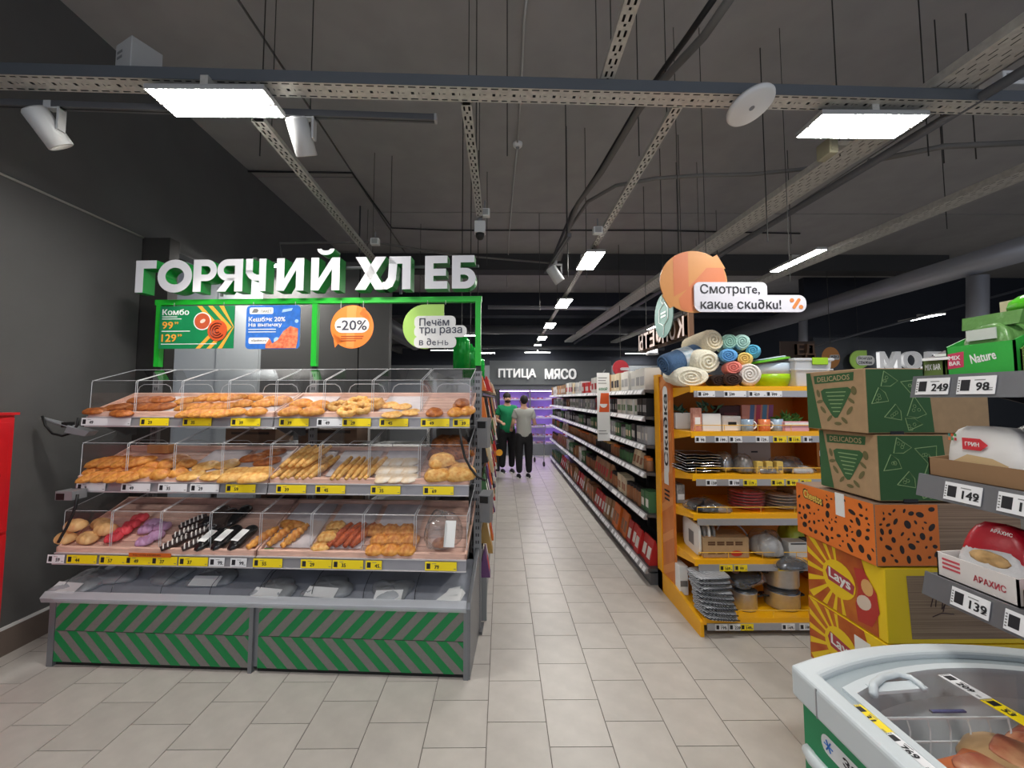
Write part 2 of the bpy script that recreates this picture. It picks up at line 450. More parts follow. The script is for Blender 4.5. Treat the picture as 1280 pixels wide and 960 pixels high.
pipe('straight_conduit', [onz(x, y, 3.45) for x, y in ((1085,202),(1180,183),(1290,178))], .02, MATS['grey conduit'], 'short grey conduit beyond the slotted tray', 'conduit')
pipe('hung_pipe', [(2.55-.0431*(y-.9)+.17, y, 3.325) for y in (.6, 4, 8, 12.4)], .028, duct, 'dark round pipe hung under the broad slotted tray', 'pipe', 12)
pipe('air_duct', [onx(1300, 305, 7.0), onx(1100, 363, 7.0), onx(910, 420, 7.0)], .17, M_('silver duct', rgb(176, 178, 184), .38, .45), 'large round silver duct along the right side', 'duct', 16)
pipe('duct_branch', [onx(1222, 345, 7.0), onx(1222, 470, 7.0)], .12, MATS['silver duct'], 'vertical branch dropping from the large duct', 'duct', 14)
pipe('duct_drop', [onx(1004, 400, 7.05), onx(1004, 470, 7.05)], .09, MATS['silver duct'], 'thin vertical drop at the far end of the large duct', 'duct', 12)
pipe('thin_rail', [ony(900, 465, 9.0), ony(1290, 358, 7.0)], .02, duct, 'thin dark rail above the lamps by the slate wall', 'rail')
pipe('cross_pipe', [ony(610, 384, 9.5), ony(838, 386, 9.5)], .045, MATS['silver duct'], 'pale pipe crossing above the aisle lamps', 'pipe', 10)
pipe('cross_beam_pipe', [ony(560, 412, 11), ony(830, 413, 11)], .12, duct, 'thick dark duct crossing in front of the back wall', 'duct', 12)
pipe('far_cross_pipe', [ony(420, 432, 12), ony(830, 436, 12)], .06, duct, 'slim duct crossing low before the back wall', 'duct', 10)
pipe('bakery_duct', [ony(420, 372, 6), ony(520, 428, 8)], .16, duct, 'sloping round duct behind the orange round sign', 'duct', 14)
pipe('wall_cable', [(-3.194, -3, 3.08), (-3.194, 3.6, 3.08)], .008, whitec, 'thin pale cable running along the left wall', 'cable', 6)
pipe('ceiling_cable', [onz(300, 214, CEIL-.02), onz(440, 216, CEIL-.02), onz(490, 285, CEIL-.02), onz(560, 288, CEIL-.02), onz(820, 288, CEIL-.02), onz(1000, 292, CEIL-.02)], .012, cab, 'black cable stapled along the ceiling joint', 'cable', 6)
pipe('lamp_conduit', [ony(352, 322, 5), ony(350, 304, 5), ony(470, 303, 5.2), ony(560, 318, 6), ony(700, 330, 7)], .015, MATS['grey conduit'], 'grey conduit rising from the lamp over the bakery letters', 'conduit', 6)
c1 = [onz(x, y, CEIL-.02) for x, y in ((659,-10),(655,30),(652,100),(647,178))]
pipe('detector_cable', c1, .009, whitec, 'pale cable leading into the smoke detector', 'cable', 6)
pipe('detector_cable', [onz(x, y, CEIL-.02) for x, y in ((647,182),(641,240),(636,300),(634,360))], .009, whitec, 'pale cable leaving the smoke detector towards the back', 'cable', 6)
p = onz(647, 179, CEIL)
t = thing('smoke_detector', 'small round white smoke detector on the ceiling cable', 'smoke detector', p)
MB().lathe([(.001,-.05),(.035,-.05),(.05,-.035),(.055,-.012),(.055,0)], 18).build('body', white_p, t, True)
MB().lathe([(.001,-.062),(.018,-.06),(.022,-.05)], 12).build('chamber', grey, t, True)
# disc antenna
p = onz(938, 132, 3.22)
t = thing('disc_antenna', 'large white disc access point hung on the cross tray', 'access point', p)
t.rotation_euler = (R(-14), R(-14), 0)
MB().lathe([(.001,-.018),(.108,-.018),(.118,-.012),(.122,0),(.118,.012),(.001,.014)], 40).build('disc', white_p, t, True)
MB().lathe([(.001,-.021),(.014,-.021),(.014,-.018)], 14).build('logo_dot', grey, t)
MB().box(-.015,.015,-.015,.015,.012,.09).build('bracket', grey, t)
# dome camera
p = onz(600, 287, 3.2)
t = thing('dome_camera', 'white ceiling camera at the end of the narrow tray', 'camera', (p.x, p.y, 3.13))
MB().box(-.05,.05,-.045,.045,.03,.14).build('housing', white_p, t, bevel=.008)
MB().lathe([(.001,-.03),(.025,-.022),(.038,0),(.042,.03)], 18).build('dome', black, t, True)
MB().box(-.02,.02,-.02,.02,.14,.17).build('mount', grey, t)
for px, py, z, la in ((606,267,3.33,'small white junction box beside the dome camera tray'),(747,289,3.25,'small white junction box on the aisle lamp tray'),(469,303,3.3,'small grey junction box above the bakery letters')):
    p = onz(px, py, z)
    t = thing('junction_box', la, 'junction box', p)
    MB().box(-.045,.045,-.03,.03,-.03,.04).build('box', white_p, t, bevel=.006)
    MB().box(-.03,.03,-.033,-.03,-.02,.03).build('lid', lampbody, t)
    MB().tube([(0,0,.04),(0,0,.12)], .008, 6).build('gland', grey, t)
p = onz(1034, 188, 3.325)
t = thing('emergency_box', 'small cream box fixed under the slotted tray beside the lamp', 'box', p)
MB().box(-.03,.03,-.06,.06,-.05,.06).build('box', M_('cream plastic', rgb(150,146,122), .6), t, bevel=.008)
MB().box(-.02,.02,-.063,-.06,-.03,.03).build('cover', MATS['cream plastic'], t); MB().box(-.02,.22,-.02,.02,.05,.056).build('bracket', galv, t)
p = onz(163, 82, 3.42)
t = thing('control_box', 'pale grey metal box above the cross tray', 'box', (p.x, p.y+.05, 3.39), R(-25))
MB().box(-.08,.08,-.07,.07,-.02,.16).build('case', M_('pale grey case', rgb(178,178,176), .5), t, bevel=.004)
mb = MB()
for z in (.10, .07): mb.box(-.06,-.01,-.0712,-.07,z,z+.014)
mb.build('marking', inkg, t)
p = onz(1262, 108, 3.45)
t = thing('control_box', 'white metal box lying on the broad slotted tray', 'box', (p.x, p.y, 3.44), 0)
MB().box(-.11,.11,-.06,.06,-.02,.06).build('case', white_p, t, bevel=.006)
MB().box(-.09,.09,-.062,-.06,0,.04).build('cover', lampbody, t)

# track with spotlights
a, b = onz(-10, 133, 3.25), onz(544, 152, 3.25)
d = (b-a); ang = math.atan2(d.y, d.x)
t = thing('light_track', 'dark light track hung beneath the cross tray', 'light track', a, ang)
MB().box(0, d.length, -.018, .018, 0, .035).build('rail', greyd, t)
MB().box(0, d.length, -.004, .004, -.001, .0).build('contact_slot', black, t)
MB().box(d.length-.004, d.length+.01, -.02, .02, -.003, .037).build('end_cap', lampbody, t)
def spot(loc, rot, label, power=0, white=M_('spot grey', rgb(196, 197, 196), .45)):
    t = thing('spotlight', label, 'spotlight', loc, rot[2])
    MB().box(-.02,.02,-.016,.016,-.004,.035).build('track_adapter', white, t)
    MB().box(.062,.074,-.02,.02,-.13,-.004).box(0,.074,-.018,.018,-.012,-.004).build('yoke', white, t)
    Mx = Matrix.Translation((0,0,-.12)) @ Euler((rot[0], rot[1], 0)).to_matrix().to_4x4()
    MB().lathe([(.001,.1),(.05,.1),(.058,.09),(.058,-.09),(.052,-.094),(.05,-.07),(.001,-.06)], 24).xf(Mx).build('head', white, t, True)
    MB().lathe([(.001,.106),(.03,.106),(.034,.1)], 14).xf(Mx).build('heat_sink', grey, t)
    o = MB().lathe([(.001,-.072),(.049,-.072),(.049,-.074)], 20).xf(Mx).build('lens', mat('spot lens', (1,.95,.86,1), .3, emit=6) if power else M_('dark lens', rgb(60,60,60), .2), t)
    if power:
        l = bpy.data.lights.new('spot_bulb', 'SPOT'); l.energy = power; l.spot_size = R(52); l.spot_blend = .5; l.color = (1,.93,.82); l.shadow_soft_size = .04
        lo = bpy.data.objects.new('spot_bulb', l); C.objects.link(lo); lo.parent = t
        lo.matrix_local = Mx @ Matrix.Translation((0,0,-.08))
    return t
p = onz(62, 135, 3.25); spot((p.x, p.y, 3.25), (R(32), R(-20), 0), 'white cylindrical spotlight on the track nearest the left wall', 40)
p = onz(378, 147, 3.25); spot((p.x, p.y, 3.25), (R(34), R(-5), 0), 'white cylindrical spotlight beside the bright lamp panel', 40)
a, b = onz(712, 296, 3.1), onz(682, 342, 3.1); d = b-a
t = thing('light_track', 'short dark light track under the black cable bundle', 'light track', a, math.atan2(d.y, d.x))
MB().box(0, d.length, -.018, .018, 0, .035).build('rail', greyd, t); MB().box(0, d.length, -.004, .004, -.001, 0).build('contact_slot', black, t); MB().tube([(.1,0,.035),(.1,0,CEIL-3.1)], .005, 5).build('hanger', rodm, t)
p = onz(694, 330, 3.1); spot((p.x, p.y, 3.1), (R(8), R(-35), 0), 'lit white spotlight under the black cable bundle', 12)
# ------------------------------------------------------------------ bakery rack
BO, RB, BL = Vector((-2.797, 2.657, 0)), math.atan2(-.145, 2.591), 2.595
def B(x, y, z): return BO + Vector((x*math.cos(RB)-y*math.sin(RB), x*math.sin(RB)+y*math.cos(RB), z))
ROWS = [dict(yf=.14, zf=1.54, zb=1.67, ht=1.77, hb=1.865, hy=.15, n='top'), dict(yf=.10, zf=1.12, zb=1.28, ht=1.355, hb=1.455, hy=.115, n='middle'), dict(yf=0., zf=.70, zb=.90, ht=.935, hb=1.04, hy=.035, n='lowest')]
YB = .46
def clipx(poly, x0, x1):
    for lim, sg in ((x0, 1), (x1, -1)):
        out = []
        for i in range(len(poly)):
            a, b = poly[i], poly[(i+1) % len(poly)]
            da, db = sg*(a[0]-lim), sg*(b[0]-lim)
            if da >= 0: out.append(a)
            if da*db < 0:
                q = da/(da-db); out.append((a[0]+(b[0]-a[0])*q, a[1]+(b[1]-a[1])*q))
        poly = out
        if not poly: break
    return poly
panelg = M_('stripe panel grey', rgb(122, 117, 113), .55, var=.04, scale=60)
stripeg = M_('stripe green', rgb(8, 128, 66), .5)
kick = M_('kick plate', rgb(18, 18, 18), .6)
sidem = M_('side panel grey', rgb(128, 130, 134), .4, .35)
deckm = M_('blue grey deck', rgb(176, 180, 190), .35, var=.1, scale=5)
for u in range(2):
    x0, x1 = u*BL/2, (u+1)*BL/2
    t = thing('bakery_base_cabinet', ('green and grey chevron striped bakery base next to the red cabinet', 'green and grey chevron striped bakery base next to the aisle')[u], 'display cabinet', B(x0, 0, 0), RB)
    w = BL/2
    MB().box(.02, w-.02, .02, .48, 0, .03).build('kick_plate', kick, t)
    MB().box(.0, w, .012, .5, .03, .385).build('carcass', sidem, t)
    for z0, z1, sg in ((.03, .213, 1), (.217, .392, -1)):
        p = MB().box(.03, w-.012, 0, .012, z0, z1).build('front_panel', panelg, t)
        mb = MB(); h = z1-z0; sh = h*.95
        for k in range(-3, 14):
            a = .03+k*.126
            q = [(a, z0), (a+.062, z0), (a+.062-sg*sh, z1), (a-sg*sh, z1)]
            q = clipx(q, .031, w-.013)
            if len(q) > 2: mb.prism(q, -.0012, .001)
        mb.build('stripe', stripeg, p)
    MB().box(w-.026 if u == 0 else w-.018, w-.001 if u == 0 else w+.012, -.006, .02, .0, .40).build('corner_post', sidem, t)
    if u == 0: MB().box(-.01, .028, -.004, .02, .0, .395).build('corner_post', sidem, t)
    # sloping deck, clear front lip and dividers
    MB().hexa([(0,.0,.385),(w,.0,.385),(w,.5,.42),(0,.5,.42),(0,.0,.40),(w,.0,.40),(w,.5,.50),(0,.5,.50)]).build('deck', deckm, t)
    dm = MB().quad((0,.05,.41),(0,.48,.498),(0,.48,.56),(0,.16,.52),(0,.07,.475)).mesh('divider', acry)
    em = MB().tube([(0,.05,.41),(0,.06,.455),(0,.075,.478),(0,.16,.52),(0,.48,.56)], .0022, 4).mesh('divider_edge', M_('divider edge', rgb(62,64,70), .3))
    for k in range(5 if u == 0 else 4):
        xx = [.004, .325, .65, .97, w-.012][k] if u == 0 else [.012, .325, .65, .97][k]
        d = inst('divider', dm, t, (xx, 0, 0)); inst('divider_edge', em, d)
    MB().quad((-.05 if u == 0 else 0,-.02,.39),(w,-.02,.39),(w,-.03,.42),(-.05 if u == 0 else 0,-.03,.42)).quad((-.05 if u == 0 else 0,-.03,.42),(w,-.03,.42),(w,-.0,.45),(-.05 if u == 0 else 0,-.0,.45)).build('front_lip', clear('lip acrylic', tint=(.9,.92,.97,1), gloss=1.2, white=.38), t)
    if u == 1:
        MB().prism([(.0,.0),(.52,.0),(.52,.585),(.40,.56),(.02,.43),(.0,.40)], w-.004, w+.022, 'x').build('side_panel', sidem, t, bevel=.003)
    else:
        MB().prism([(.03,.0),(.5,.0),(.5,.55),(.03,.41)], -.012, 0, 'x').build('side_panel', sidem, t)

# uprights with slots and the green frame on top
slots = [(.012,.034,-.012,-.004),(.012,.034,.004,.012)]
uprights = ((.14, 'perforated grey upright behind the bread rack beside the left wall'), (1.365, 'perforated grey upright behind the middle of the bread rack'), (2.60, 'perforated grey upright at the aisle end of the bread rack'))
for x, la in uprights:
    t = thing('rack_upright', la, 'upright', B(x, .49, 0), RB)
    b, s = perforated(1.89, .05, .03, .05, slots)
    Mx = Matrix(((0,1,0,0),(0,0,1,0),(1,0,0,0),(0,0,0,1)))
    b.xf(Mx).build('slotted_face', grey, t); s.xf(Mx).build('flange', grey, t)
    MB().box(-.02,.02,.012,.028,0,1.89).build('core', M_('upright core', rgb(40,40,42), .6), t)
    MB().box(-.04,.04,-.03,.1,0,.02).build('foot', greyd, t)
t = thing('sign_frame', 'bright green square-tube frame standing on top of the bread rack', 'frame', B(0, .5, 1.89), RB)
for x in (.14, 1.365, 2.60): MB().box(x-.02, x+.02, -.02, .02, 0, .475).build('post', green_p, t)
MB().box(.11, 2.625, -.022, .022, .475, .515).build('top_beam', green_p, t)
# letter sign
t = thing('letter_sign', 'big white three-dimensional letters reading ГОРЯЧИЙ ХЛЕБ above the green frame', 'sign', B(0, .46, 2.445), RB)
lface = M_('letter face', rgb(226, 226, 230), .45); lside = M_('letter side green', rgb(24, 150, 60), .35)
# letters are built from strokes: (glyph, left, right) as measured on the photograph
LX = [('Г',53,125),('О',130,250),('Р',254,335),('Я',336,424),('Ч',434,503),('И',539,631),('Й',655,751),('Х',803,905),('Л',893,986),('Е',1033,1106),('Б',1121,1198)]
HL, TL_ = .245, .062
def arcp(cx, cz, a, b, t, q0, q1, n=16):
    o = [(cx+a*math.cos(R(q0+(q1-q0)*k/n)), cz+b*math.sin(R(q0+(q1-q0)*k/n))) for k in range(n+1)]
    i = [(cx+(a-t)*math.cos(R(q0+(q1-q0)*k/n)), cz+(b-t)*math.sin(R(q0+(q1-q0)*k/n))) for k in range(n+1)]
    return [[o[k], o[k+1], i[k+1], i[k]] for k in range(n)]
def bar(x0, x1, z0, z1): return [(x0, z0), (x1, z0), (x1, z1), (x0, z1)]
def glyph(ch, w):
    H, T = HL, TL_; b = bar
    if ch == 'Г': return [b(0,T,0,H), b(T,w,H-T,H)]
    if ch == 'О': return arcp(w/2, H/2, w/2, H/2*1.03, T, 0, 360, 32)
    if ch == 'Р': r = .082; return [b(0,T,0,H), b(T,w-r,H-T*.8,H), b(T,w-r,H-2*r,H-2*r+T*.8)]+arcp(w-r, H-r, r, r, T*.8, -90, 90)
    if ch == 'Я': r = .082; return [b(w-T,w,0,H), b(r,w-T,H-T*.8,H), b(r,w-T,H-2*r,H-2*r+T*.8)]+arcp(r, H-r, r, r, T*.8, 90, 270)+[[(0,0),(T*1.1,0),(w-T+.005,H*.42),(w-T-.055,H*.42)]]
    if ch == 'Ч': T *= .86; r = .08; return [b(w-T,w,0,H), b(0,T,H*.55,H), b(r,w-T,H*.32,H*.32+T*.85)]+arcp(r, H*.32+r, r, r, T*.95, 180, 270)+[b(0,T,H*.32+r-.002,H*.6)]
    if ch in 'ИЙ':
        o = [b(0,T*.95,0,H), b(w-T*.95,w,0,H), [(T*.95,0),(T*.95,H*.36),(w-T*.95,H),(w-T*.95,H*.64)]]
        if ch == 'Й': o += arcp(w/2, H*1.27, w*.30, H*.19, .033, 180, 360, 12)
        return o
    if ch == 'Х': e = T*1.28; return [[(0,0),(e,0),(w,H),(w-e,H)], [(0,H),(e,H),(w,0),(w-e,0)]]
    if ch == 'Л': return [b(w-T,w,0,H), b(w*.24,w-T,H-T*.88,H), [(w*.24,H),(w*.24+T*.95,H-T*.88),(w*.20+T*.95,H*.30),(w*.20,H*.36)], [(w*.20,H*.36),(w*.20+T*.95,H*.30),(w*.10+T*.9,T*.35),(w*.10,T*.9)], [(0,0),(w*.16,0),(w*.10+T*.9,T*.35),(w*.10,T*.9),(0,T*.9)]]
    if ch == 'Е': return [b(0,T,0,H), b(T,w,0,T*.9), b(T,w*.94,H/2-T*.42,H/2+T*.42), b(T,w,H-T*.9,H)]
    if ch == 'Б': r = .076; return [b(0,T,0,H), b(T,w*.94,H-T*.85,H), b(T,w-r,0,T*.8), b(T,w-r,2*r-T*.8,2*r)]+arcp(w-r, r, r, r, T*.85, -90, 90)
for ch, a, b in LX:
    x0 = (a-53)/1145*2.58+.01; x1 = (b-53)/1145*2.58+.01
    mb = MB()
    for poly in glyph(ch, x1-x0):
        P = [(x0+x, z) for x, z in poly]
        mb.m = 0; mb.add([(x, -.05, z) for x, z in P], [tuple(range(len(P)))])
        mb.m = 1; mb.prism(P, -.0495, .05)
    mb.build('letter', [lface, lside], t)
MB().tube([(0,.06,.2),(2.6,.06,.2)], .012, 6).box(.6,.62,.05,.06,-.01,.2).box(2.0,2.02,.05,.06,-.01,.2).build('support_bar', greyd, t)

# hanging boards
def board(label, x0, y0, x1, y1, outline=None):
    a = ony(x0, y0, 3.03); b = ony(x1, y1, 3.03)
    w, h = b.x-a.x, a.z-b.z
    t = thing('hanging_board', label, 'sign', ((a.x+b.x)/2, 3.03-.045*(a.x+b.x+2.9)/2, b.z), RB)
    return t, w, h
def wires(t, xs, z, top=2.372):
    mb = MB()
    for x in xs: mb.tube([(x, .004, z), (x, .004, top-t.location.z)], .0022, 4)
    mb.build('hanging_wire', whitec, t)
bg = M_('board green', rgb(14, 128, 76), .4); bo = M_('board gold', rgb(246, 170, 62), .4)
t, w, h = board('green hanging board reading Комбо with a coffee cup and a bun', 193, 381, 289, 435)
MB().box(-w/2, w/2, 0, .006, 0, h).build('board', bg, t)
mb = MB()
for k in range(3):
    a = .00+k*.085
    mb.prism([(a, h), (a+.035, h), (min(a+.035+h/2*.95, w/2), h/2), (min(a+h/2*.95, w/2-.005), h/2)], -.001, .001)
    mb.prism([(min(a+h/2*.95, w/2-.005), h/2), (min(a+.035+h/2*.95, w/2), h/2), (a+.035, 0), (a, 0)], -.0012, .001)
mb.build('gold_stripe', bo, t)
mb = MB(); addtext(mb, 'Комбо', -w/2+.02, -.002, h*.86, w*.36, h*.14, align='l')
for z, ww in ((.74, .2), (.69, .26), (.40, .38)): mb.box(-w/2+.02, -w/2+.02+w*ww, -.002, 0, h*z, h*z+.006)
mb.box(-w/2+.02, w*.28, -.002, 0, h*.1, h*.1+.005); mb.build('white_lettering', paper, t)
mb = MB(); addtext(mb, '99', -w/2+.022, -.002, h*.55, w*.15, h*.17, align='l'); addtext(mb, '99', -w/2+.118, -.002, h*.60, w*.055, h*.06, align='l')
mb.build('gold_price', bo, t); mb = MB(); addtext(mb, '129', -w/2+.022, -.002, h*.25, w*.2, h*.18, align='l'); addtext(mb, '99', -w/2+.146, -.002, h*.31, w*.06, h*.06, align='l'); mb.build('gold_price', bo, t)
MB().prism(ell(.045, h*.64, .068, .068, 24), -.003, 0).build('cup_rim', paper, t)
MB().prism(ell(.045, h*.64, .06, .06, 24), -.004, 0).build('coffee', M_('coffee', rgb(190,84,50), .4), t)
MB().prism(ell(.05, h*.64, .022, .014, 12, .5), -.005, 0).build('milk_foam', M_('foam', rgb(240,205,190), .5), t)
mb = MB().prism(ell(.165, h*.42, .075, .08, 24), -.0045, 0); mb.build('bun_picture', M_('bun red', rgb(206,82,34), .5), t)
mb = MB()
for rr in (.055, .036, .018): mb.tube([(.165+rr*math.cos(q/10*PI), -.005, h*.42+rr*math.sin(q/10*PI)) for q in range(3, 19)], .005, 4)
mb.build('bun_swirl', M_('bun dark', rgb(120,40,22), .5), t)
wires(t, (-w*.32, w*.35), h)
bb = M_('board blue', rgb(52, 116, 206), .4, var=.12, scale=30)
t, w, h = board('blue rounded hanging board offering cashback on pastry', 306, 381, 374, 436)
MB().prism(rrect(-w/2, w/2, 0, h, .03), 0, .006).build('board', bb, t)
MB().prism(rrect(-w/2, w/2, 0, h, .03), .0062, .008).build('board_back', paper, t)
MB().prism(rrect(-w*.44, 0, h*.8, h*.95, .012), -.001, 0).prism(rrect(-w*.44, -w*.06, h*.12, h*.26, .012), -.001, 0).build('white_box', paper, t)
mb = MB(); addtext(mb, 'ПАКЕТ', -w*.13, -.002, h*.86, w*.2, h*.06); addtext(mb, 'x5paket.ru', -w*.25, -.002, h*.19, w*.28, h*.055)
mb.prism([(-w*.40,h*.83),(-w*.30,h*.83),(-w*.27,h*.88),(-w*.30,h*.92),(-w*.36,h*.92)], -.002, 0); mb.build('dark_print', inkg, t)
mb = MB(); addtext(mb, 'Кешбэк 20%', -w*.45, -.002, h*.68, w*.68, h*.11, align='l'); addtext(mb, 'Hа выпечку', -w*.45, -.002, h*.54, w*.62, h*.11, align='l')
for z in (.44, .38): mb.box(-w*.45, w*.06, -.002, 0, h*z, h*z+.006)
mb.build('white_lettering', paper, t)
MB().prism(ell(w*.08,h*.2,.022,.022,14), -.002, 0).prism(ell(w*.44,h*.63,.014,.014,12), -.002, 0).prism([(w*.16,h*.83),(w*.34,h*.87),(w*.36,h*.93),(w*.18,h*.9)], -.002, 0).build('pale_dot', M_('pale blue', rgb(176,212,244), .5), t)
past = M_('pastry picture', rgb(216, 92, 58), .5, col2=rgb(236, 150, 104), scale=40)
MB().prism([(-w*.12,.005),(w*.44,.005),(w*.47,h*.2),(w*.47,h*.46),(w*.33,h*.52),(w*.2,h*.4),(w*.1,h*.2),(0,h*.12),(-w*.05,h*.24),(-w*.12,h*.1)], -.003, 0).build('pastry_picture', past, t)
wires(t, (-w*.38, w*.4), h)
bor = M_('board orange', rgb(246, 132, 52), .4)
t, w, h = board('round orange hanging sign reading -20%', 412, 382, 470, 436)
r = h/2
MB().prism(ell(0, r, r, r, 36), 0, .006).prism([(r*.55,r*1.9),(r*.74,r*1.6),(r*.9,r*1.2),(r*.35,r*1.6)], 0, .0058).prism([(-r*.78,r*.05),(-r*.62,r*.24),(-r*.3,r*.3),(-r*.9,r*.75)], 0, .0058).build('disc', bor, t)
MB().prism([(-r*.25,r*.02+.01),(r*.1,.004),(r*.2,r*1.98),(-r*.25,r*1.95)], -.0008, .001).build('paler_band', M_('board orange pale', rgb(250,152,78), .4), t)
MB().prism(rrect(-r*.8, r*.8, r*.72, r*1.42, r*.34), -.002, 0).build('pill', M_('pill white', rgb(232,226,222), .5), t)
mb = MB(); addtext(mb, '-20%', 0, -.003, r*1.07, r*1.4, r*.46, bold=.015)
mb.build('number', M_('slate ink', rgb(60,62,78), .5), t)
mb = MB()
for z, a in ((.54,.55),(.44,.5),(.34,.2)): mb.box(-r*.5, r*a, -.002, 0, r*z, r*z+.007)
mb.build('small_print', M_('brown ink', rgb(170,74,24), .5), t)
wires(t, (-r*.55, r*.5), 2*r*.93)
blg = M_('board lime', rgb(170, 212, 104), .4)
t, w, h = board('lime and white hanging sign reading Печём три раза в день', 505, 382, 585, 437)
x0 = -w/2; rr = h/2
MB().prism([(x0+rr+rr*math.cos(R(q)), rr+rr*math.sin(R(q))) for q in range(90, 271, 10)]+[(x0+rr+.02, 0), (x0+rr*1.85, .06), (x0+rr*1.85, h)], 0, .006).build('leaf_shape', blg, t)
pw = M_('bubble white', rgb(226,226,224), .5)
for k, (a, b, z0, z1) in enumerate(((.18,.82,.46,.74),(.18,.99,.26,.52),(.18,.83,.02,.28))):
    MB().prism(rrect(x0+w*a, x0+w*b, h*z0, h*z1, .035), -.003-.001*k, -.0005).build('bubble', pw, t)
for s, z, ww in (('Печём', .60, .46), ('трu раза', .39, .66), ('в ∂e', .155, .26)): addtext(MB(), s, x0+w*.26, -.0062, h*z, w*ww, None, bold=.01, align='l').build('lettering', MATS['slate ink'], t)
tv, tf = tpoly('в ∂e', w*.26, None, .01); zl = h*.155+min(v[2] for v in tv)+.001; xh = (max(v[2] for v in tv)-min(v[2] for v in tv))*.70
xa, xb, q = x0+w*.545, x0+w*.628, .0055
for P in ([(xa,zl),(xa+q,zl),(xa+q,zl+xh),(xa,zl+xh)], [(xb-q,zl),(xb,zl),(xb,zl+xh),(xb-q,zl+xh)], [(xa+q,zl+xh*.44),(xb-q,zl+xh*.44),(xb-q,zl+xh*.58),(xa+q,zl+xh*.58)]): MB().prism(P, -.0062, -.0055).build('letter_stroke', MATS['slate ink'], t)
xa = x0+w*.655; mb = MB()
for P in [[(xa,zl),(xa+q,zl),(xa+q,zl+xh),(xa,zl+xh)], [(xa+q,zl),(xa+.016,zl),(xa+.016,zl+q),(xa+q,zl+q)], [(xa+q,zl+xh*.6-q),(xa+.016,zl+xh*.6-q),(xa+.016,zl+xh*.6),(xa+q,zl+xh*.6)]]+arcp(xa+.016, zl+xh*.3, xh*.3, xh*.3, q, -90, 90, 8): mb.prism(P, -.0062, -.0055)
mb.build('letter_stroke', MATS['slate ink'], t)
wires(t, (-w*.12, w*.16), h)

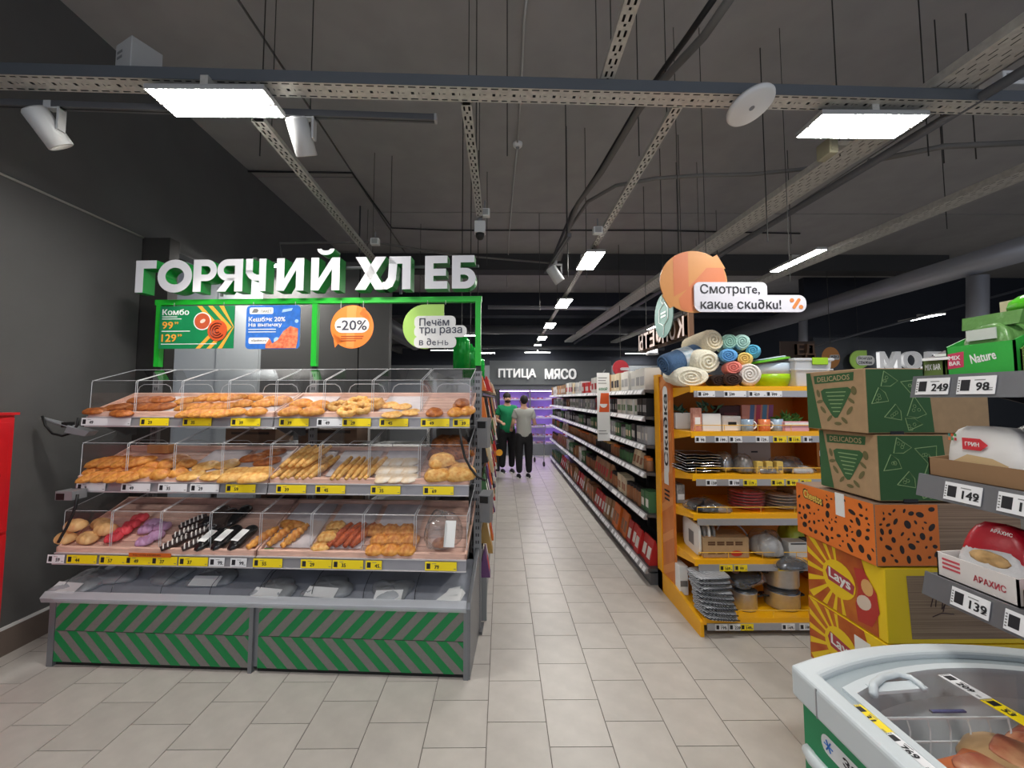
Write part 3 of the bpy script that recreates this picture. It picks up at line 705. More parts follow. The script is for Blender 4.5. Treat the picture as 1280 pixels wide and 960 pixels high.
# shelf rows
railm = M_('price rail', rgb(150, 148, 152), .35, .3)
liner = M_('liner sheet', rgb(214, 204, 206), .5, var=.06, scale=20)
for k, r in enumerate(ROWS):
    yf, zf, zb = r['yf'], r['zf'], r['zb']
    sl = (zb-zf)/(YB-yf)
    shelves = []
    def T(x, y, dz=0): return (x, y, zf+(y-yf)*sl+dz)
    for u in range(2):
        x0, x1 = u*BL/2+.004, (u+1)*BL/2-.004
        side = ('beside the left wall', 'beside the aisle')[u]
        t = thing('bread_shelf', 'pink-beige slatted bread tray shelf, %s row %s' % (r['n'], side), 'shelf', B(0, 0, 0), RB); shelves.append(t)
        def bar(xa, xb, ya, yb, d0, d1, name, m):
            return MB().hexa([T(xa,ya,d0),T(xb,ya,d0),T(xb,yb,d0),T(xa,yb,d0),T(xa,ya,d1),T(xb,ya,d1),T(xb,yb,d1),T(xa,yb,d1)]).build(name, m, t)
        bar(x0, x1, yf, yf+.014, -.02, .018, 'front_board', wood)
        bar(x0, x1, YB-.014, YB, -.02, .022, 'back_board', wood)
        for xa in (x0, x1-.012): bar(xa, xa+.012, yf, YB, -.02, .02, 'side_board', wood)
        n = 6
        for i in range(n):
            ya = yf+.018+(YB-yf-.036)*i/n; bar(x0+.012, x1-.012, ya, ya+(YB-yf-.036)/n-.010, -.016, -.006, 'slat', wood)
        MB().hexa([(x0,yf-.016,zf-.075),(x1,yf-.016,zf-.075),(x1,yf-.006,zf-.078),(x0,yf-.006,zf-.078),(x0,yf-.006,zf-.016),(x1,yf-.006,zf-.016),(x1,yf+.0,zf-.016),(x0,yf+.0,zf-.016)]).build('price_rail', railm, t)
        mb = MB().box(x0, x1, yf-.021, yf-.005, zf-.079, zf-.073).box(x0, x1, yf-.012, yf-.001, zf-.017, zf-.011); mb.build('rail_lip', M_('rail lip', rgb(212,208,210), .3, .2), t)
        MB().box(x0+.02, x1-.02, yf+.02, YB-.02, zf-.062, zf-.045).build('shelf_plate', greyd, t)
        for xx in (x0+.03, x1-.05): MB().prism([(yf+.02,zf-.06),(YB,zf-.06),(YB,zf-.16),(YB-.06,zf-.16)], xx, xx+.004, 'x').build('bracket', greyd, t)
    # white liner sheets in some compartments
    for c in ({0: (1, 3, 4, 6), 1: (2, 3, 4, 5, 6), 2: (4, 5, 6)}[k]):
        a = c*BL/8+.02; b = (c+1)*BL/8-.02
        o = MB().hexa([T(a,yf+.05,0.0),T(b,yf+.05,0.0),T(b,YB-.02,0.0),T(a,YB-.02,0.0),T(a,yf+.05,.003),T(b,yf+.05,.003),T(b,YB-.02,.003),T(a,YB-.02,.003)]).build('liner_sheet', liner, loc=B(0,0,0), rz=RB)
        tag(o, 'pale liner sheet lying in the %s bread row' % r['n'], 'liner', 'liner sheets in the %s bread row' % r['n'])
    # clear hoods, one for each compartment, hinged to their shelf
    hw = BL/8
    ht, hb, hy = r['ht'], r['hb'], r['hy']
    za = zf+.012
    pf = MB().quad((.006,hy-.004,za),(hw-.006,hy-.004,za),(hw-.006,hy,ht-.012),(.006,hy,ht-.012)).quad((.006,hy,ht-.012),(hw-.006,hy,ht-.012),(hw-.006,hy+.012,ht),(.006,hy+.012,ht)).quad((.006,hy+.012,ht),(hw-.006,hy+.012,ht),(hw-.006,YB,hb),(.006,YB,hb)).mesh('hood', acry)
    sp = MB().quad((0,hy-.004,za),(0,YB,zb+.02),(0,YB,hb),(0,hy,ht)).mesh('side_panel', acry)
    ed = MB().tube([(.006,hy-.004,za),(.006,hy,ht-.01),(.006,hy+.008,ht),(.006,YB,hb)], .0018, 4).tube([(hw-.006,hy-.004,za),(hw-.006,hy,ht-.01),(hw-.006,hy+.008,ht),(hw-.006,YB,hb)], .0018, 4).tube([(.006,hy,ht),(hw-.006,hy,ht)], .0014, 4).tube([(.006,YB,hb),(hw-.006,YB,hb)], .002, 4).tube([(.006,hy-.004,za),(hw-.006,hy-.004,za)], .002, 4).mesh('edge', edge_m)
    zt = ht-.015
    ar = MB().tube([(.03,YB,zb+.02),(.03,YB,zt-.05),(.042,YB,zt-.02),(.075,YB,zt),(hw-.075,YB,zt),(hw-.042,YB,zt-.02),(hw-.03,YB,zt-.05),(hw-.03,YB,zb+.02)], .0022, 4).mesh('back_opening_rim', edge_m)
    for c in range(8):
        hd = inst('hood', pf, shelves[c//4], (c*hw, 0, 0))
        inst('side_panel', sp, hd, (.006,0,0)); inst('side_panel', sp, hd, (hw-.006,0,0)); inst('edge', ed, hd)
        if k < 2: inst('back_opening_rim', ar, hd)

# ------------------------------------------------------------------ price tags
def price_tag(loc, rz, w, h, num, yellow, label, group, tilt=0.0, big=False, mat4=None):
    t = MB().box(-w/2, w/2, 0, .0016, -h/2, h/2).build('price_tag', tagy if yellow else tagw)
    if mat4 is None: t.location = loc; t.rotation_euler = (tilt, 0, rz)
    else: t.matrix_world = mat4
    tag(t, label, 'price tag', group)
    mb = MB()
    s = h*.62
    MB().box(-w/2+h*.18, -w/2+h*.18+s*.72, -.0006, 0, -s/2, s/2).build('logo_block', ink, t)
    x = -w/2+h*.18+s*.72+h*.2
    if num: addtext(mb, num, x+(h*.1 if big else h*.3), -.0008, -h*.08, None, h*(.46 if big else .42), bold=.03, align='l')
    if num: mb.build('print', ink, t)
    mb = MB()
    mb.box(x, x+h*.5, -.0006, 0, h*.26, h*.31); mb.box(w/2-h*.36, w/2-h*.1, -.0006, 0, -h*.3, -h*.24)
    if big:
        for q in range(5): mb.box(-w/2+h*.04, -w/2+h*.12, -.0006, 0, -h*.36+q*h*.15, -h*.29+q*h*.15)
        mb.box(w/2-h*.36, w/2-h*.1, -.0006, 0, -h*.18, -h*.14)
    mb.build('small_print', inkg, t)['kind'] = 'stuff'
    return t
# tags on the bread rails: (row, pixel x centre, width px, number, yellow)
BT = [(0,128,62,'49','w'),(0,189,36,'29','y'),(0,243,36,'35','y'),(0,304,37,'39','y'),(0,365,37,'39','y'),(0,410,32,'49','w'),(0,444,36,'29','y'),(0,491,36,'45','y'),(0,543,36,'49','y'),(0,576,21,'39','y'),
 (1,114,36,'9','w'),(1,170,36,'49','w'),(1,216,36,'35','w'),(1,256,36,'29','w'),(1,301,37,'59','y'),(1,364,37,'39','y'),(1,413,37,'45','y'),(1,482,37,'35','y'),(1,548,38,'69','y'),
 (2,76,21,'59','w'),(2,108,37,'44','y'),(2,146,32,'57','y'),(2,178,32,'49','y'),(2,210,32,'37','y'),(2,246,36,'37','y'),(2,275,19,'99','w'),(2,302,20,'99','w'),(2,338,36,'55','y'),(2,398,38,'29','y'),(2,437,38,'35','y'),(2,469,20,'45','y'),(2,552,39,'79','y')]
def rail_point(k, px, py):
    r = ROWS[k]; d = ray(px, py)
    n = Vector((math.sin(-RB), math.cos(RB), 0)); n = Vector((-math.sin(RB), math.cos(RB), 0))
    p0 = B(0, r['yf']-.022, 0); q = (p0-EYE).dot(n)/d.dot(n)
    return EYE+d*q
for k, px, wp, num, c in BT:
    p = rail_point(k, px, 600); z = ROWS[k]['zf']-.045
    w = (rail_point(k, px+wp/2, 600)-rail_point(k, px-wp/2, 600)).length
    price_tag((p.x, p.y, z), RB, w, .05, num, c == 'y', ('yellow' if c == 'y' else 'white')+' price tag on the rail of the %s bread row' % ROWS[k]['n'], 'price tags on the %s bread rail' % ROWS[k]['n'], tilt=R(-4))
p = rail_point(2, 188, 690)
o = MB().box(-.135,.135,0,.002,-.012,.012).build('shelf_strip', M_('orange strip', rgb(214,104,30), .5), loc=(p.x, p.y-.004, .690), rz=RB); tag(o, 'narrow orange promo strip on the lowest bread rail', 'label')
mb = MB(); addtext(mb, 'ТО ЧТО НУЖНО', -.02, -.0006, 0, .18, .01); mb.build('print', ink, o)

# tongs, cords and bag boxes
def cord(pts, label): return tag(MB().tube(pts, .008, 7).build('black_cord', black, smooth=True), label, 'cord')
def tongs(p, rz, label):
    t = thing('bread_tongs', label, 'tongs', p, rz)
    for s in (-1, 1): MB().tube([(0,0,0),(.10,.016*s,-.03),(.26,.02*s,-.075)], .008, 6).build('arm', steel, t)
    MB().hexa([(.19,-.035,-.10),(.33,-.035,-.125),(.33,.035,-.125),(.19,.035,-.10),(.21,-.035,-.055),(.36,-.035,-.09),(.36,.035,-.09),(.21,.035,-.055)]).build('scoop', grey, t, bevel=.004)
    MB().box(.16,.20,-.024,.024,-.065,-.03).build('clip', black, t)
    return t
tongs(ony(52, 522, 2.82), 0, 'metal bread tongs sticking out beside the top bread row')
cord([ony(x, y, 2.80) for x, y in ((53,520),(57,532),(66,542),(78,545),(90,541),(97,531),(98,522))], 'looped black cord holding the tongs at the top row')
p = ony(87, 618, 2.66)
t = thing('bag_box', 'small grey metal holder beside the middle bread row', 'holder', p, RB)
MB().box(-.06,.05,-.03,.06,-.03,.025).build('case', grey, t); MB().box(-.055,.0,-.031,-.03,-.028,.012).build('opening', black, t)
cord([ony(x, y, 2.62) for x, y in ((97,618),(95,632),(90,645),(83,660),(76,672),(73,678))], 'straight black cord hanging from the small grey holder')
for (px, py, la) in ((605, 538, 'grey bag dispenser on the upright by the top bread row'), (608, 630, 'grey bag dispenser on the upright by the middle bread row')):
    p = ony(px, py, 2.93)
    t = thing('bag_dispenser', la, 'dispenser', p, R(-15))
    MB().hexa([(-.035,-.03,-.12),(.035,-.03,-.12),(.035,.04,-.12),(-.035,.04,-.12),(-.04,-.06,.07),(.04,-.06,.07),(.04,.04,.09),(-.04,.04,.09)]).build('case', grey, t)
    MB().quad((-.03,-.0615,.02),(.03,-.0615,.02),(.03,-.061,.065),(-.03,-.061,.065)).build('opening', black, t)
cord([ony(x, y, 2.62) for x, y in ((575,535),(577,555),(581,572),(588,585),(597,596),(607,601))], 'black cord drooping across the right end of the middle bread row')
cord([ony(x, y, 2.75) for x, y in ((584,608),(587,622),(588,650),(588,690))], 'black cord hanging beside the lowest bread row')

# ------------------------------------------------------------------ breads
random.seed(11)
def crust(n, a, b, sc=38, bump=.5): return mat(n, a, .45, col2=b, scale=sc, bump=bump, rnd=.12)
gold = crust('golden crust', rgb(236,170,82), rgb(200,116,42))
brown = crust('brown crust', rgb(196,116,52), rgb(148,74,30))
pale = crust('pale crust', rgb(242,196,118), rgb(216,146,64))
darkc = crust('dark crust', rgb(160,92,38), rgb(104,54,22))
pinkm = mat('pink marshmallow', rgb(238,84,92), .6, col2=rgb(222,60,74), scale=20, rnd=.06)
lilac = mat('lilac marshmallow', rgb(206,160,196), .6, col2=rgb(190,142,182), scale=20, rnd=.06)
cream = mat('cream marshmallow', rgb(244,200,140), .6, col2=rgb(230,176,110), scale=20, rnd=.06)
redb = crust('red brown crust', rgb(206,96,44), rgb(150,56,26), 40)
flour = mat('floured pastry', rgb(240,228,212), .8, col2=rgb(226,196,156), scale=16, rnd=.04)
def sup(a, b, h, e=1.0, wob=.06, seed=0, flat=.25):
    rn = random.Random(seed); ph = [rn.uniform(0, 6) for _ in range(4)]
    def fn(u, v):
        x, y, z = math.sin(v)*math.cos(u), math.sin(v)*math.sin(u), math.cos(v)
        sg = lambda q: math.copysign(abs(q)**e, q)
        k = 1+wob*math.sin(3*u+ph[0])*math.sin(v)+wob*.6*math.sin(5*u+ph[1])*math.sin(2*v+ph[2])
        zz = z if z > 0 else z*flat
        return (a*sg(x)*k, b*sg(y)*k, h*(zz+flat)/(1+flat)*(k if z > 0 else 1))
    return fn
def bm_bun(a, b, h, m, e=1.0, wob=.05, seed=0): return MB().blob(sup(a, b, h, e, wob, seed), 16, 10).mesh('bread', m, True)
def bm_tw(L, r, m, tw=5, lump=.22, n=22):
    pts = []; rs = []
    for i in range(n+1):
        q = i/n; pts.append((0, (q-.5)*L, r*.9)); rs.append(r*(.35+.65*math.sin(PI*min(max(q, .04), .96))**.5)*(1+lump*math.sin(q*tw*2*PI)))
    return MB().tube(pts, rs, 10).mesh('bread', m, True)
def bm_ring(Ra, r, m, lobes=0):
    mb = MB(); n = 20; k = 8; V = []; F = []
    for i in range(n):
        u = 2*PI*i/n; rr = r*(1+(.2*math.cos(lobes*u) if lobes else 0))
        for j in range(k):
            w = 2*PI*j/k; V.append(((Ra+rr*math.cos(w))*math.cos(u), (Ra+rr*math.cos(w))*math.sin(u), r+rr*math.sin(w)))
    for i in range(n):
        for j in range(k): F.append((i*k+j, ((i+1) % n)*k+j, ((i+1) % n)*k+(j+1) % k, i*k+(j+1) % k))
    return mb.add(V, F).mesh('bread', m, True)
def bm_ridged(a, b, h, m, n=9):
    f = sup(a, b, h, .75, .0)
    def fn(u, v):
        x, y, z = f(u, v); k = 1+.14*math.cos(x/a*n)
        return (x, y*(1+.05*math.cos(x/a*n)), z*k)
    return MB().blob(fn, 30, 10).mesh('bread', m, True)
BK = {
 'roll': (bm_bun(.085,.032,.04,gold,.9,.08,1), 'golden oblong pastry roll', 'pastry'),
 'rollb': (bm_bun(.08,.035,.038,brown,.9,.08,2), 'reddish brown oblong roll', 'pastry'),
 'bun': (bm_bun(.058,.05,.05,gold,1,.05,3), 'round golden bun', 'bun'),
 'bunb': (bm_bun(.055,.052,.045,brown,1,.04,4), 'round brown bun', 'bun'),
 'oval': (bm_bun(.07,.045,.045,gold,.95,.05,5), 'oval golden bun', 'bun'),
 'ring': (bm_ring(.045,.02,pale,7), 'crumbly ring pastry', 'pastry'),
 'pie': (bm_bun(.07,.05,.022,pale,1,.06,6), 'flat pale open pie', 'pie'),
 'puff': (bm_bun(.085,.075,.035,pale,.5,.03,7), 'large square puff pastry', 'pastry'),
 'stickp': (bm_tw(.26,.022,pale,3,.06), 'long pale pastry stick', 'pastry stick'),
 'baguette': (bm_tw(.25,.02,pale,1,.03), 'slim golden bread stick', 'bread stick'),
 'flour': (bm_bun(.06,.05,.02,flour,.7,.08,8), 'flat floured pastry', 'pastry'),
 'loaf': (bm_bun(.095,.075,.075,pale,.8,.05,9), 'large pale golden bun', 'bun'),
 'loafd': (bm_bun(.085,.065,.07,darkc,.8,.06,10), 'dark brown bread roll', 'bread roll'),
 'braid': (bm_tw(.2,.026,gold,6,.2), 'braided golden pastry', 'pastry'),
 'zefir': (bm_ridged(.06,.045,.05,cream), 'ridged cream marshmallow pastry', 'marshmallow'),
 'pink': (bm_ridged(.05,.04,.04,pinkm), 'ridged pink marshmallow', 'marshmallow'),
 'lilac': (bm_ridged(.05,.04,.04,lilac), 'ridged lilac marshmallow', 'marshmallow'),
 'waffle': (bm_ridged(.06,.045,.035,pale,12), 'ridged golden biscuit', 'biscuit'),
 'sausage': (bm_tw(.21,.024,redb,9,.1), 'red-brown glazed pastry roll', 'pastry roll'),
 'cookie': (bm_ridged(.05,.046,.036,gold,14), 'round golden cookie with a ribbed top', 'cookie'),
}
dome = sup
def on_tray(k, px, py):
    r = ROWS[k]; p0 = B(0, r['yf'], r['zf']); p1 = B(1, r['yf'], r['zf']); p2 = B(0, YB, r['zb'])
    n = (p1-p0).cross(p2-p0); d = ray(px, py)
    return EYE+d*((p0-EYE).dot(n)/d.dot(n))
def tray_mx(k, p, yaw, lift=0.0):
    r = ROWS[k]; a = math.atan2(r['zb']-r['zf'], YB-r['yf'])
    M = Matrix.Translation(p) @ Matrix.Rotation(RB, 4, 'Z') @ Matrix.Rotation(a, 4, 'X') @ Matrix.Translation((0, 0, lift+.003)) @ Matrix.Rotation(R(yaw), 4, 'Z')
    return M
def bread(k, kind, px, py, yaw=0, lift=0.0, s=1.0):
    me, la, cat = BK[kind]
    p = on_tray(k, px, py)
    o = bpy.data.objects.new('bread', me); C.objects.link(o)
    o.name = {'marshmallow': 'marshmallow', 'cookie': 'cookie', 'biscuit': 'biscuit', 'bun': 'bun', 'pie': 'pie'}.get(cat, 'pastry')
    o.matrix_world = tray_mx(k, p, yaw+random.uniform(-5, 5), lift) @ Matrix.Scale(s*random.uniform(.95, 1.05), 4)
    rn = ROWS[k]['n']
    tag(o, '%s in the %s bread row' % (la, rn), cat, '%ss in the %s bread row' % (la, rn))
    return o
# top row
for x, y, a in ((120,517,10),(148,512,20),(152,520,0)): bread(0,'rollb',x,y,a)
for i in range(6): bread(0,'rollb',176+(i % 3)*14,503+(i//3)*9,25)
for i in range(9): bread(0,'roll',238+(i % 4)*15-(i//4)*2,520-(i//4)*8,35,.0)
for i in range(3): bread(0,'roll',262+i*16,506,35,.035)
for x, y in ((296,518),(322,518),(305,508),(330,508),(318,500),(340,503)): bread(0,'oval',x,y,15)
for x, y in ((365,518),(392,518),(378,508),(400,510),(352,505)): bread(0,'oval',x,y,20,0,1.15)
for x, y in ((424,512),(436,518),(455,515),(468,509),(448,507)): bread(0,'ring',x,y,0,0,1.15)
for x, y in ((491,520),(514,517),(503,510),(486,508)): bread(0,'pie',x,y,10)
bread(0,'bunb',543,519); 
for x, y, l in ((570,519,0),(584,517,0),(577,510,0),(578,514,.04)): bread(0,'bunb' if l else 'bun',x,y,30,l)
# middle row
for i in range(11): bread(1,'roll',118+(i % 4)*17+(i//4)*7,599-(i//4)*9,40,0,1.1)
for i in range(4): bread(1,'roll',132+i*15,587,40,.04,1.1)
for x, y in ((185,594),(203,596),(193,586),(210,584)): bread(1,'bun',x,y,0,0,1.1)
for x, y in ((224,594),(234,583),(226,577)): bread(1,'bun',x,y,10,0,1.05)
for x, y in ((240,596),(268,596),(258,584),(285,582)): bread(1,'pie',x,y,15,0,1.25)
for x, y in ((294,596),(321,596)): bread(1,'puff',x,y,10,0,1.1)
for x, y in ((318,575),(335,580),(343,568)): bread(1,'rollb',x,y,20,0,1.1)
for i in range(6): bread(1,'stickp',362+i*9,587,-14)
for i in range(4): bread(1,'stickp',372+i*9,580,-14,.04)
for i in range(6): bread(1,'baguette',428+i*8.5,588,-10)
for i in range(9): bread(1,'flour',480+(i % 3)*16,599-(i//3)*10,10)
for x, y, s in ((548,597,1),(576,596,1.05),(560,588,.95)): bread(1,'loaf',x,y,10,0,s)
bread(1,'loaf',553,590,20,.06,.9)
for x, y, l in ((551,578,.04),(566,580,.05),(578,578,.05),(556,572,.09),(570,573,.1)): bread(1,'loafd',x,y,20,l)
# lowest row
for x, y, l in ((84,676,0),(112,676,0),(100,668,.05),(135,668,.02),(128,658,0)): bread(2,'zefir',x,y,-10,l,1.05)
for x, y in ((144,676),(156,668),(166,660),(176,652)): bread(2,'pink',x,y,20,.01,1.0)
for x, y in ((182,679),(196,672),(184,664),(204,661),(192,657)): bread(2,'lilac',x,y,10)
for x, y, a in ((330,676,-22),(353,672,-18),(370,673,-22)): bread(2,'braid',x,y,a,0,1.05)
bread(2,'roll',365,658,0,0,1.1)
for x, y, l in ((402,685,0),(414,670,0),(420,660,.0),(410,678,.03)): bread(2,'waffle',x,y,5,l)
for i, x in enumerate((426,436,445,455)): bread(2,'sausage',x,672,-18,0,1.05)
for i in range(9): bread(2,'cookie',469+(i % 3)*20-(i//3)*0+(5 if i//3 == 1 else 0),689-(i//3)*12,0,0,1.12)
# striped eclairs
ec = MB(); n = 20
pts = [(0,(i/n-.5)*.16,.024) for i in range(n+1)]
ecd = MB().tube(pts, [.024*(.4+.6*math.sin(PI*min(max(i/n,.05),.95))**.4) for i in range(n+1)], 10).mesh('eclair', M_('chocolate', rgb(52,36,34), .35), True)
ecs = MB()
for i in range(6):
    y = -.06+i*.023; ecs.tube([(.024*1.03*math.cos(R(q)), y+.008*(q-90)/70, .024+.024*1.03*math.sin(R(q))) for q in range(20, 161, 20)], .004, 5)
ecs = ecs.mesh('icing_stripe', M_('white icing', rgb(236,228,222), .5), True)
for x, y in ((222,682),(236,668),(243,656),(248,682),(256,668)):
    t = bpy.data.objects.new('eclair', ecd); C.objects.link(t); t.matrix_world = tray_mx(2, on_tray(2, x, y), -40)
    tag(t, 'dark pastry striped with white icing in the lowest bread row', 'eclair', 'striped dark pastries'); inst('icing_stripe', ecs, t)
# black packs with white labels
pk = MB().blob(sup(.036,.11,.05,.6,.05,21,.6), 16, 10).mesh('pack', M_('black wrap', rgb(26,24,26), .18, bump=.3, scale=30), True)
pl = MB().quad((-.026,-.07,.054),(.026,-.07,.054),(.026,.03,.056),(-.026,.03,.056)).mesh('white_label', paper)
for x, y, l in ((266,676,0),(286,675,0),(306,675,0),(300,648,0),(282,655,.02),(272,648,0)):
    t = bpy.data.objects.new('cake_pack', pk); C.objects.link(t); t.matrix_world = tray_mx(2, on_tray(2, x, y), -8, l)
    tag(t, 'long cake wrapped in black film' + (' with a white label' if y > 660 else ' lying behind the labelled ones'), 'packaged cake', 'black wrapped cakes in the lowest bread row')
    if y > 660: inst('white_label', pl, t)
# cake in a clear bag with receipt
p = on_tray(2, 552, 683)
t = thing('bagged_pastry', 'pastry in a crinkled clear bag with a white paper slip', 'packaged pastry', p, RB)
MB().blob(sup(.06,.05,.05,.8,.06,31), 16, 10).build('pastry', brown, t, True)
MB().blob(sup(.11,.1,.2,.7,.18,32), 22, 14).build('film_bag', film, t, True)
MB().hexa([(.03,-.098,.03),(.095,-.098,.03),(.095,-.096,.03),(.03,-.096,.03),(.035,-.06,.175),(.10,-.06,.175),(.10,-.058,.175),(.035,-.058,.175)]).build('paper_slip', paper, t)
# small green price flags standing in the trays
for k, x, y in ((1,180,598),(1,238,599),(2,115,0),(2,336,690),(2,206,690)):
    if y == 0: continue
    p = on_tray(k, x, y)
    o = MB().box(-.03,.03,0,.002,0,.022).build('price_flag', M_('flag green', rgb(60,140,60), .5), loc=p, rz=RB); tag(o, 'tiny green price flag standing in a bread tray', 'price flag', 'green price flags in the bread trays')
# kraft box and red napkins behind the middle row
p = on_tray(1, 201, 566)
t = thing('pastry_box', 'small open kraft box at the back of the middle bread row', 'box', p, RB)
MB().box(-.08,.08,-.03,.05,0,.06).build('tray', M_('baked kraft', rgb(206,150,90), .7), t, bevel=.004); MB().box(-.07,.07,-.02,.04,.06,.062).build('film_lid', film, t)
p = ony(310, 550, 3.05)
t = thing('napkin_pack', 'crumpled red packet standing behind the middle bread row', 'packet', (p.x, p.y+.12, 1.42), RB)
MB().blob(sup(.09,.03,.11,.6,.12,41), 16, 10).build('wrapper', M_('red film', rgb(214,84,92), .3, bump=.4, scale=25), t, True)
MB().box(-.05,.02,-.034,-.03,.03,.05).build('band', paper, t)

# bags lying in the base
random.seed(8)
for i, (px, py, a, b, slip, la) in enumerate(((105,728,.13,.12,1,'flat wrapped packet'),(150,722,.12,.1,0,'grey wrapped tray'),(215,722,.12,.10,0,'crumpled clear packet'),(270,724,.13,.11,1,'grey wrapped tray'),(345,736,.13,.09,1,'flat wrapped packet'),(412,735,.14,.1,1,'crumpled clear packet'),(490,738,.12,.1,1,'crumpled clear packet'))):
    q = onz(px, py, .44)
    # keep on the sloping deck
    loc = Vector((q.x, q.y, 0)); v = loc-BO; ly = -v.x*math.sin(RB)*-1+0; ly = v.x*(-math.sin(RB))+v.y*math.cos(RB)
    ly = min(max(ly, .11), .36); lx = v.x*math.cos(RB)+v.y*math.sin(RB)
    z = .40+ly*.2
    t = thing('wrapped_packet', la+' in the '+('first base compartment from the left wall','second base compartment from the left wall','third base compartment from the left wall','fourth base compartment, left of the middle post','fifth base compartment, right of the middle post','sixth base compartment','seventh base compartment, next to the folded paper')[i], 'packet', B(lx, ly, z), RB)
    t.rotation_euler = (R(11), 0, RB+R(random.uniform(-8, 8)))
    MB().blob(sup(a*.85, b*.8, .03, .6, .04, 50+i), 18, 8).build('contents', M_('grey contents', rgb(196,196,192), .5, var=.3, scale=16), t, True)
    MB().blob(sup(a, b, .05, .6, .14, 60+i), 26, 14).build('film', filmd, t, True)
    if slip: MB().hexa([(-a*.8,-b*1.0,.022),(a*.6,-b*1.04,.02),(a*.66,-b*.5,.05),(-a*.7,-b*.52,.054),(-a*.8,-b*1.0,.025),(a*.6,-b*1.04,.023),(a*.66,-b*.5,.053),(-a*.7,-b*.52,.057)]).build('paper_slip', paper, t)
q = B(2.49, .06, .43)
t = thing('paper_slip', 'folded white paper left in the last base compartment', 'paper', q, RB)
MB().hexa([(-.09,-.02,0),(.06,-.03,0),(.08,.06,.01),(-.02,.05,.01),(-.085,-.02,.004),(.06,-.03,.006),(.06,.05,.04),(-.01,.055,.036)]).build('fold', paper, t)
MB().quad((-.05,.0,.012),(.05,.0,.03),(.05,.05,.055),(-.02,.05,.04)).build('flap', paper, t)
p = B(.88, .43, .5)
t = thing('rolled_paper', 'rolled white sheet at the back of the bakery base', 'paper', p, RB)
MB().tube([(-.12,0,.02),(.12,.02,.02)], .018, 10).build('roll', paper, t, True); MB().box(-.02,.0,-.02,.03,.0,.04).build('band', grey, t)
# things kept behind the rack
t = thing('tray_trolley', 'white wire tray trolley standing behind the bread rack near the aisle', 'trolley', B(1.66, .82, 0), RB)
for x in (0, .5): MB().box(x-.012, x+.012, 0, .024, .05, 1.6).build('post', white_p, t)
for k in range(9): MB().box(0, .5, 0, .4, .2+k*.15, .212+k*.15).build('runner', white_p, t)
MB().box(-.03, .53, -.02, .42, .0, .05).build('base', greyd, t)
crt = M_('brown crate', rgb(112, 84, 62), .7, var=.1, scale=8)
for x0, x1, z0, z1, la in ((.92, 1.28, .70, .97, 'brown crate standing behind the middle of the lowest bread row'), (1.34, 1.63, .70, .95, 'wide brown crate behind the lowest bread row near the trolley'), (.62, 1.02, 1.30, 1.42, 'flat brown crate behind the middle bread row'), (1.20, 1.66, 1.30, 1.44, 'long brown crate behind the middle bread row near the trolley')):
    t = thing('bread_crate', la, 'crate', B(x0, .60, z0), RB); w = x1-x0
    MB().box(0, w, 0, .25, 0, z1-z0).build('crate_body', crt, t, bevel=.004); MB().box(.05, w-.05, -.004, 0, (z1-z0)*.6, (z1-z0)*.75).build('grip_slot', M_('slot dark', rgb(40,28,20), .8), t)
t = thing('prep_table', 'grey work table carrying the crates behind the bread rack', 'table', B(.3, .58, 0), RB)
MB().box(0, 1.35, 0, .5, .67, .70).build('table_top', grey, t); MB().box(.2, 1.38, 0, .32, 1.275, 1.298).build('upper_shelf', grey, t)
for x in (.02, 1.30): MB().box(x, x+.03, .02, .05, 0, .67).build('leg', greyd, t); MB().box(x, x+.03, .28, .31, .70, 1.275).build('riser', greyd, t)
# ------------------------------------------------------------------ aisle gondola on the right (faces the aisle)
random.seed(21)
GX = 1.30
SZ = [1.73, 1.485, 1.225, .98, .61, .14]
shelf_m = M_('shelf grey', rgb(96, 97, 100), .4, .4)
backp = M_('shelf back', rgb(48, 48, 50), .7)
bays = [(3.72, 4.95), (4.95, 6.18), (6.18, 7.41), (7.41, 8.64), (8.64, 9.87), (9.87, 11.0)]
bn = ['beside the orange discount panel', 'second from the orange discount panel', 'third from the orange discount panel', 'fourth from the orange discount panel', 'fifth from the orange discount panel', 'next to the meat fridge']
railw = M_('aisle price rail', rgb(168, 168, 172), .35, .3)
for (y0, y1), la in zip(bays, bn):
    t = thing('shelf_unit', 'grey aisle shelving bay '+la, 'shelf unit', (GX, y0, 0))
    L = y1-y0
    MB().box(.46,.48,0,L,.0,1.95).build('back_panel', backp, t)
    MB().box(.02,.46,0,L,0,.10).build('base', greyd, t)
    MB().box(.44,.49,.001,.03,0,1.98).build('upright', greyd, t)
    for z in SZ:
        s = MB().box(.0,.46,.004,L-.004,z-.025,z).build('shelf', shelf_m, t)
        MB().hexa([(-.028,.004,z-.042),(.004,.004,z-.045),(.004,L-.004,z-.045),(-.028,L-.004,z-.042),(-.004,.004,z+.004),(.004,.004,z+.004),(.004,L-.004,z+.004),(-.004,L-.004,z+.004)]).build('price_rail', railw, s)
        mb = MB(); q = .03
        while q < L-.09:
            w = .06
            mb.hexa([(-.0275,q,z-.038),(-.024,q,z-.038),(-.024,q+w,z-.038),(-.0275,q+w,z-.038),(-.0095,q,z-.004),(-.006,q,z-.004),(-.006,q+w,z-.004),(-.0095,q+w,z-.004)]); q += w+random.choice((.004,.02,.06))
        mb.build('label_strip', tagw, s)['kind'] = 'stuff'
        for yy in (.02, L-.03): MB().prism([(.02,z-.025),(.45,z-.025),(.45,z-.09)], yy, yy+.004, 'y').build('bracket', greyd, s)
